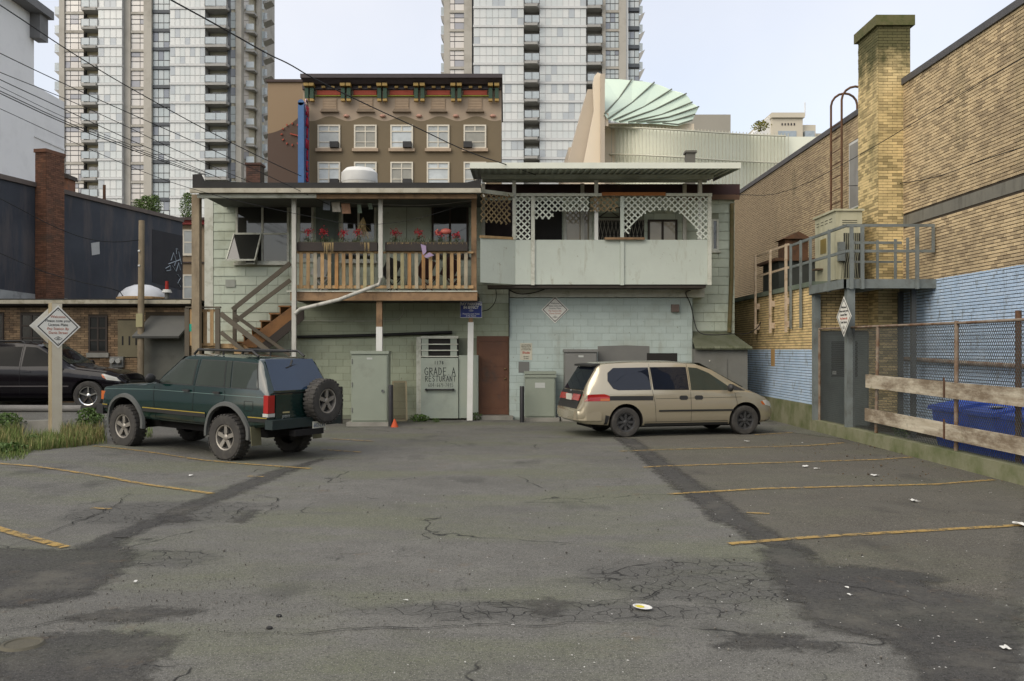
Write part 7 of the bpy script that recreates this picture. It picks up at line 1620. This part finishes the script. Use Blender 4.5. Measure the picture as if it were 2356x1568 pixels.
tag(box('wall_plate', M('pale_plate', (.36,.38,.33)), None, X(519,25.77), X(541,25.77), 25.755, 25.775, H(661,25.77), H(644,25.77)), 'faded pale plate on the siding below the window', 'plate')

# ================================================================ weeds and grass
def grass(name, region, n, hmin, hmax, cols, label, lean=.25):
    mats = [M('grass_%s_%d' % (name, i), c, tuple(q*.7 for q in c), rnd=.3, rough=.7) for i, c in enumerate(cols)]; ms = [MB() for _ in mats]; pts = [Vector(G(*p)) for p in region]
    x0, x1 = min(p.x for p in pts), max(p.x for p in pts); y0, y1 = min(p.y for p in pts), max(p.y for p in pts)
    def inside(p):
        r = False
        for a, b in zip(pts, pts[1:]+pts[:1]):
            if (a.y > p[1]) != (b.y > p[1]) and p[0] < (b.x-a.x)*(p[1]-a.y)/(b.y-a.y)+a.x: r = not r
        return r
    out = MB(); k = 0; tries = 0
    clumps = [(random.uniform(x0,x1), random.uniform(y0,y1)) for _ in range(26)]
    while k < n and tries < n*20:
        tries += 1; cx, cy = random.choice(clumps); p = (cx+random.gauss(0,.22), cy+random.gauss(0,.2)) if random.random() < .75 else (random.uniform(x0,x1), random.uniform(y0,y1))
        if not inside(p): continue
        k += 1; z = gz(*p); h = random.uniform(hmin, hmax)*(random.random()**.5); a = random.uniform(0, 6.28); l = h*random.uniform(.1, lean*2); w = random.uniform(.003,.007)
        dx, dy = math.cos(a), math.sin(a); m = out; m.cur = min(len(mats)-1, int(random.random()**1.3*len(mats)))
        m.add([(p[0]-dy*w,p[1]+dx*w,z),(p[0]+dy*w,p[1]-dx*w,z),(p[0]+dx*l*.4+dy*w*.7,p[1]+dy*l*.4-dx*w*.7,z+h*.6),(p[0]+dx*l*.4-dy*w*.7,p[1]+dy*l*.4+dx*w*.7,z+h*.6),(p[0]+dx*l,p[1]+dy*l,z+h)], [(0,1,2,3),(3,2,4)])
    tag(out.build('grass', mats, None), label, 'grass', kind='stuff')
GRN, OLV, STR, DRY = (.12,.19,.035), (.17,.20,.06), (.34,.29,.12), (.24,.165,.07)
grass('verge', [(-40,985),(60,975),(235,980),(250,1022),(120,1034),(60,1045),(-40,1062)], 6500, .06, .32, (GRN, OLV, OLV, STR), 'rough grass and dry weeds round the foot of the sign post')
grass('edge', [(-40,1040),(70,1040),(55,1058),(-40,1066)], 900, .03, .12, (GRN, OLV), 'short green weeds at the edge of the stall line')
grass('dense', [(140,990),(238,985),(240,1022),(150,1032)], 2600, .15, .42, (OLV, STR, GRN, DRY), 'tall dry grass between the post and the green truck')
grass('corner', [(-40,965),(45,960),(60,1030),(-40,1040)], 2200, .15, .50, (GRN, OLV, STR), 'tall green weeds at the picture edge')
grass('under', [(318,990),(350,988),(352,1008),(320,1010)], 220, .05, .2, (GRN, OLV), 'little tuft of weeds behind the front wheel of the green truck')
for (px, py, r, h, n, lab) in ((203, 962, .26, .42, 700, 'bright green weed in front of the chrome wheel'), (222, 958, .2, .2, 300, 'low green weed beside the black car nose'), (2070, 1020, .16, .42, 420, 'green weed growing out of the mossy kerb'), (965, 970, .26, .18, 300, 'flat weeds at the foot of the lettered enclosure'), (1094, 967, .2, .2, 260, 'weeds at the foot of the white sign post'), (1003, 972, .14, .1, 140, 'tiny weeds along the lettered enclosure'), (160, 1018, .16, .18, 260, 'leafy weed at the foot of the sign post'), (72, 1022, .2, .16, 260, 'leafy weed in the grass verge'), (18, 1042, .3, .16, 420, 'low leafy weed at the edge of the stall line'), (20, 985, .3, .45, 500, 'tall leafy weed at the picture edge')):
    x, y = G(px, py); bush('weed', (x, y, gz(x, y)), r, h, n, lab, 'weed', 'weeds round the lot', M('weed_leaf', (.085,.15,.03), (.07,.12,.028), rnd=.35, rough=.6))
# ================================================================ litter and loose stones
m_pap = M('litter_white', (.66,.66,.62), (.55,.55,.52)); m_stone = M('loose_stone', (.16,.15,.13), (.09,.085,.075), rnd=.5, rough=.95)
def paper(px, py, s, label, mat=None):
    x, y = G(px, py); z = gz(x, y)+.017; m = MB(); N = 4; vs = []
    a = random.uniform(0, 3.1)
    for j in range(N+1):
        for i in range(N+1):
            u, w = (i/N-.5)*s*.7, (j/N-.5)*s*.42; vs.append((x+u*math.cos(a)-w*math.sin(a)+random.uniform(-.1,.1)*s, y+u*math.sin(a)+w*math.cos(a)+random.uniform(-.1,.1)*s, z+random.uniform(0,.12)*s))
    m.add(vs, [(j*(N+1)+i, j*(N+1)+i+1, (j+1)*(N+1)+i+1, (j+1)*(N+1)+i) for j in range(N) for i in range(N)])
    tag(m.build('litter', mat or m_pap, None), label, 'litter', 'litter on the lot')
for a in ((438,1097,.12,'crumpled white paper between the two stall lines'),(1852,1076,.18,'flattened white paper in the middle parking bay'),(1880,1081,.12,'torn paper scrap beside the flattened white paper'),(1718,1018,.16,'white rag on the asphalt below the van doors'),(2012,1097,.16,'greyish paper scrap near the fence bay'),(2104,1156,.18,'white plastic scrap on the bay before the hooked line'),(2352,1213,.30,'large white paper at the picture edge'),(311,1343,.06,'white scrap beside the dark asphalt patch'),(933,1386,.05,'pale scrap near the pothole'),(1949,1357,.07,'white scrap on the dark repair, upper'),(1955,1374,.06,'white scrap on the dark repair, lower'),(2312,1497,.10,'lilac paper scrap at the picture corner'),(2082,1040,.12,'white scrap by the kerb weed'),(1180,1443,.03,'tiny white scrap on the long crack'),(1846,1021,.06,'white scrap behind the van nose')): paper(*a)
x, y = G(1478, 1404); z = gz(x, y)+.014
lid = MB(); lid.lathe([(0,.006),(.045,.006),(.052,.016),(.06,.014)], 18, 'Z', (0,0,0)); o = lid.build('cup_lid', m_pap, None, smooth=40); o.location = (x, y, z); o.scale = (1.25,.8,1); o.rotation_euler = (R(6),R(4),R(-20)); tag(o, 'squashed white and yellow cup lid near the crazed asphalt', 'lid')
pr = MB(); pr.lathe([(0,.0075),(.03,.0075)], 10, 'Z', (-.018,.01,0)); q = pr.build('print', M('yellow_print', (.60,.50,.03)), o)
def stones(region, n, smin, smax, name='gravel'):
    m = MB(); P = [G(*p) for p in region]; x0, x1 = min(p[0] for p in P), max(p[0] for p in P); y0, y1 = min(p[1] for p in P), max(p[1] for p in P)
    for i in range(n):
        x, y = random.uniform(x0, x1), random.uniform(y0, y1); s = random.uniform(smin, smax)*(.4+random.random()**3); z = gz(x, y)+.010; d = [(random.uniform(.6,1.2)*s) for _ in range(6)]
        m.add([(x+d[0],y,z+s*.3),(x,y+d[1],z+s*.3),(x-d[2],y,z+s*.3),(x,y-d[3],z+s*.3),(x,y,z+d[4]),(x,y,z-.012)], [(0,1,4),(1,2,4),(2,3,4),(3,0,4),(1,0,5),(2,1,5),(3,2,5),(0,3,5)])
    return m
m = stones([(-60,1330),(1000,1330),(-60,1470),(1000,1470)], 800, .003, .008); o = m.build('gravel', m_stone, None); tag(o, 'loose gravel scattered over the broken asphalt', kind='stuff')
m = stones([(1650,1280),(2356,1280),(1650,1540),(2356,1540)], 500, .004, .010); tag(m.build('gravel', m_stone, None), 'loose grit over the dark repair', kind='stuff')
m = stones([(500,1100),(2300,1100),(500,1400),(2300,1400)], 350, .005, .013); tag(m.build('gravel', m_stone, None), 'sparse grit over the open lot', kind='stuff')
m = stones([(1980,1020),(2356,1020),(1980,1110),(2356,1110)], 300, .008, .022); tag(m.build('gravel', M('fallen_leaf', (.10,.075,.045), (.14,.10,.06), rnd=.5), None), 'dead leaves gathered along the kerb', kind='stuff')
m = MB()
for i in range(220):
    px, py = random.uniform(900, 2356), random.uniform(1030, 1560)
    x, y = G(px, py); s = random.uniform(.004, .012); a = random.uniform(0, 3); z = gz(x, y)+.0165; c_, s_ = math.cos(a)*s, math.sin(a)*s
    m.add([(x-c_,y-s_,z),(x+s_*.5,y-c_*.5,z+s*.3),(x+c_,y+s_,z),(x-s_*.5,y+c_*.5,z+s*.2)], [(0,1,2,3)])
tag(m.build('confetti_litter', m_pap, None), 'tiny pale flecks of litter over the asphalt', kind='stuff')
for (px, py, s, lab) in ((642,1420,.018,'small dark stone by the gravelly hollow'),(620,1448,.019,'small dark stone beside the long crack')):
    x, y = G(px, py); mm = MB().ball((x, y, gz(x,y)+s*.5), s, 7, 5, (1.3,1,.7)); tag(mm.build('stone', M('black_stone', (.03,.03,.03), bump=.5), None), lab, 'stone')
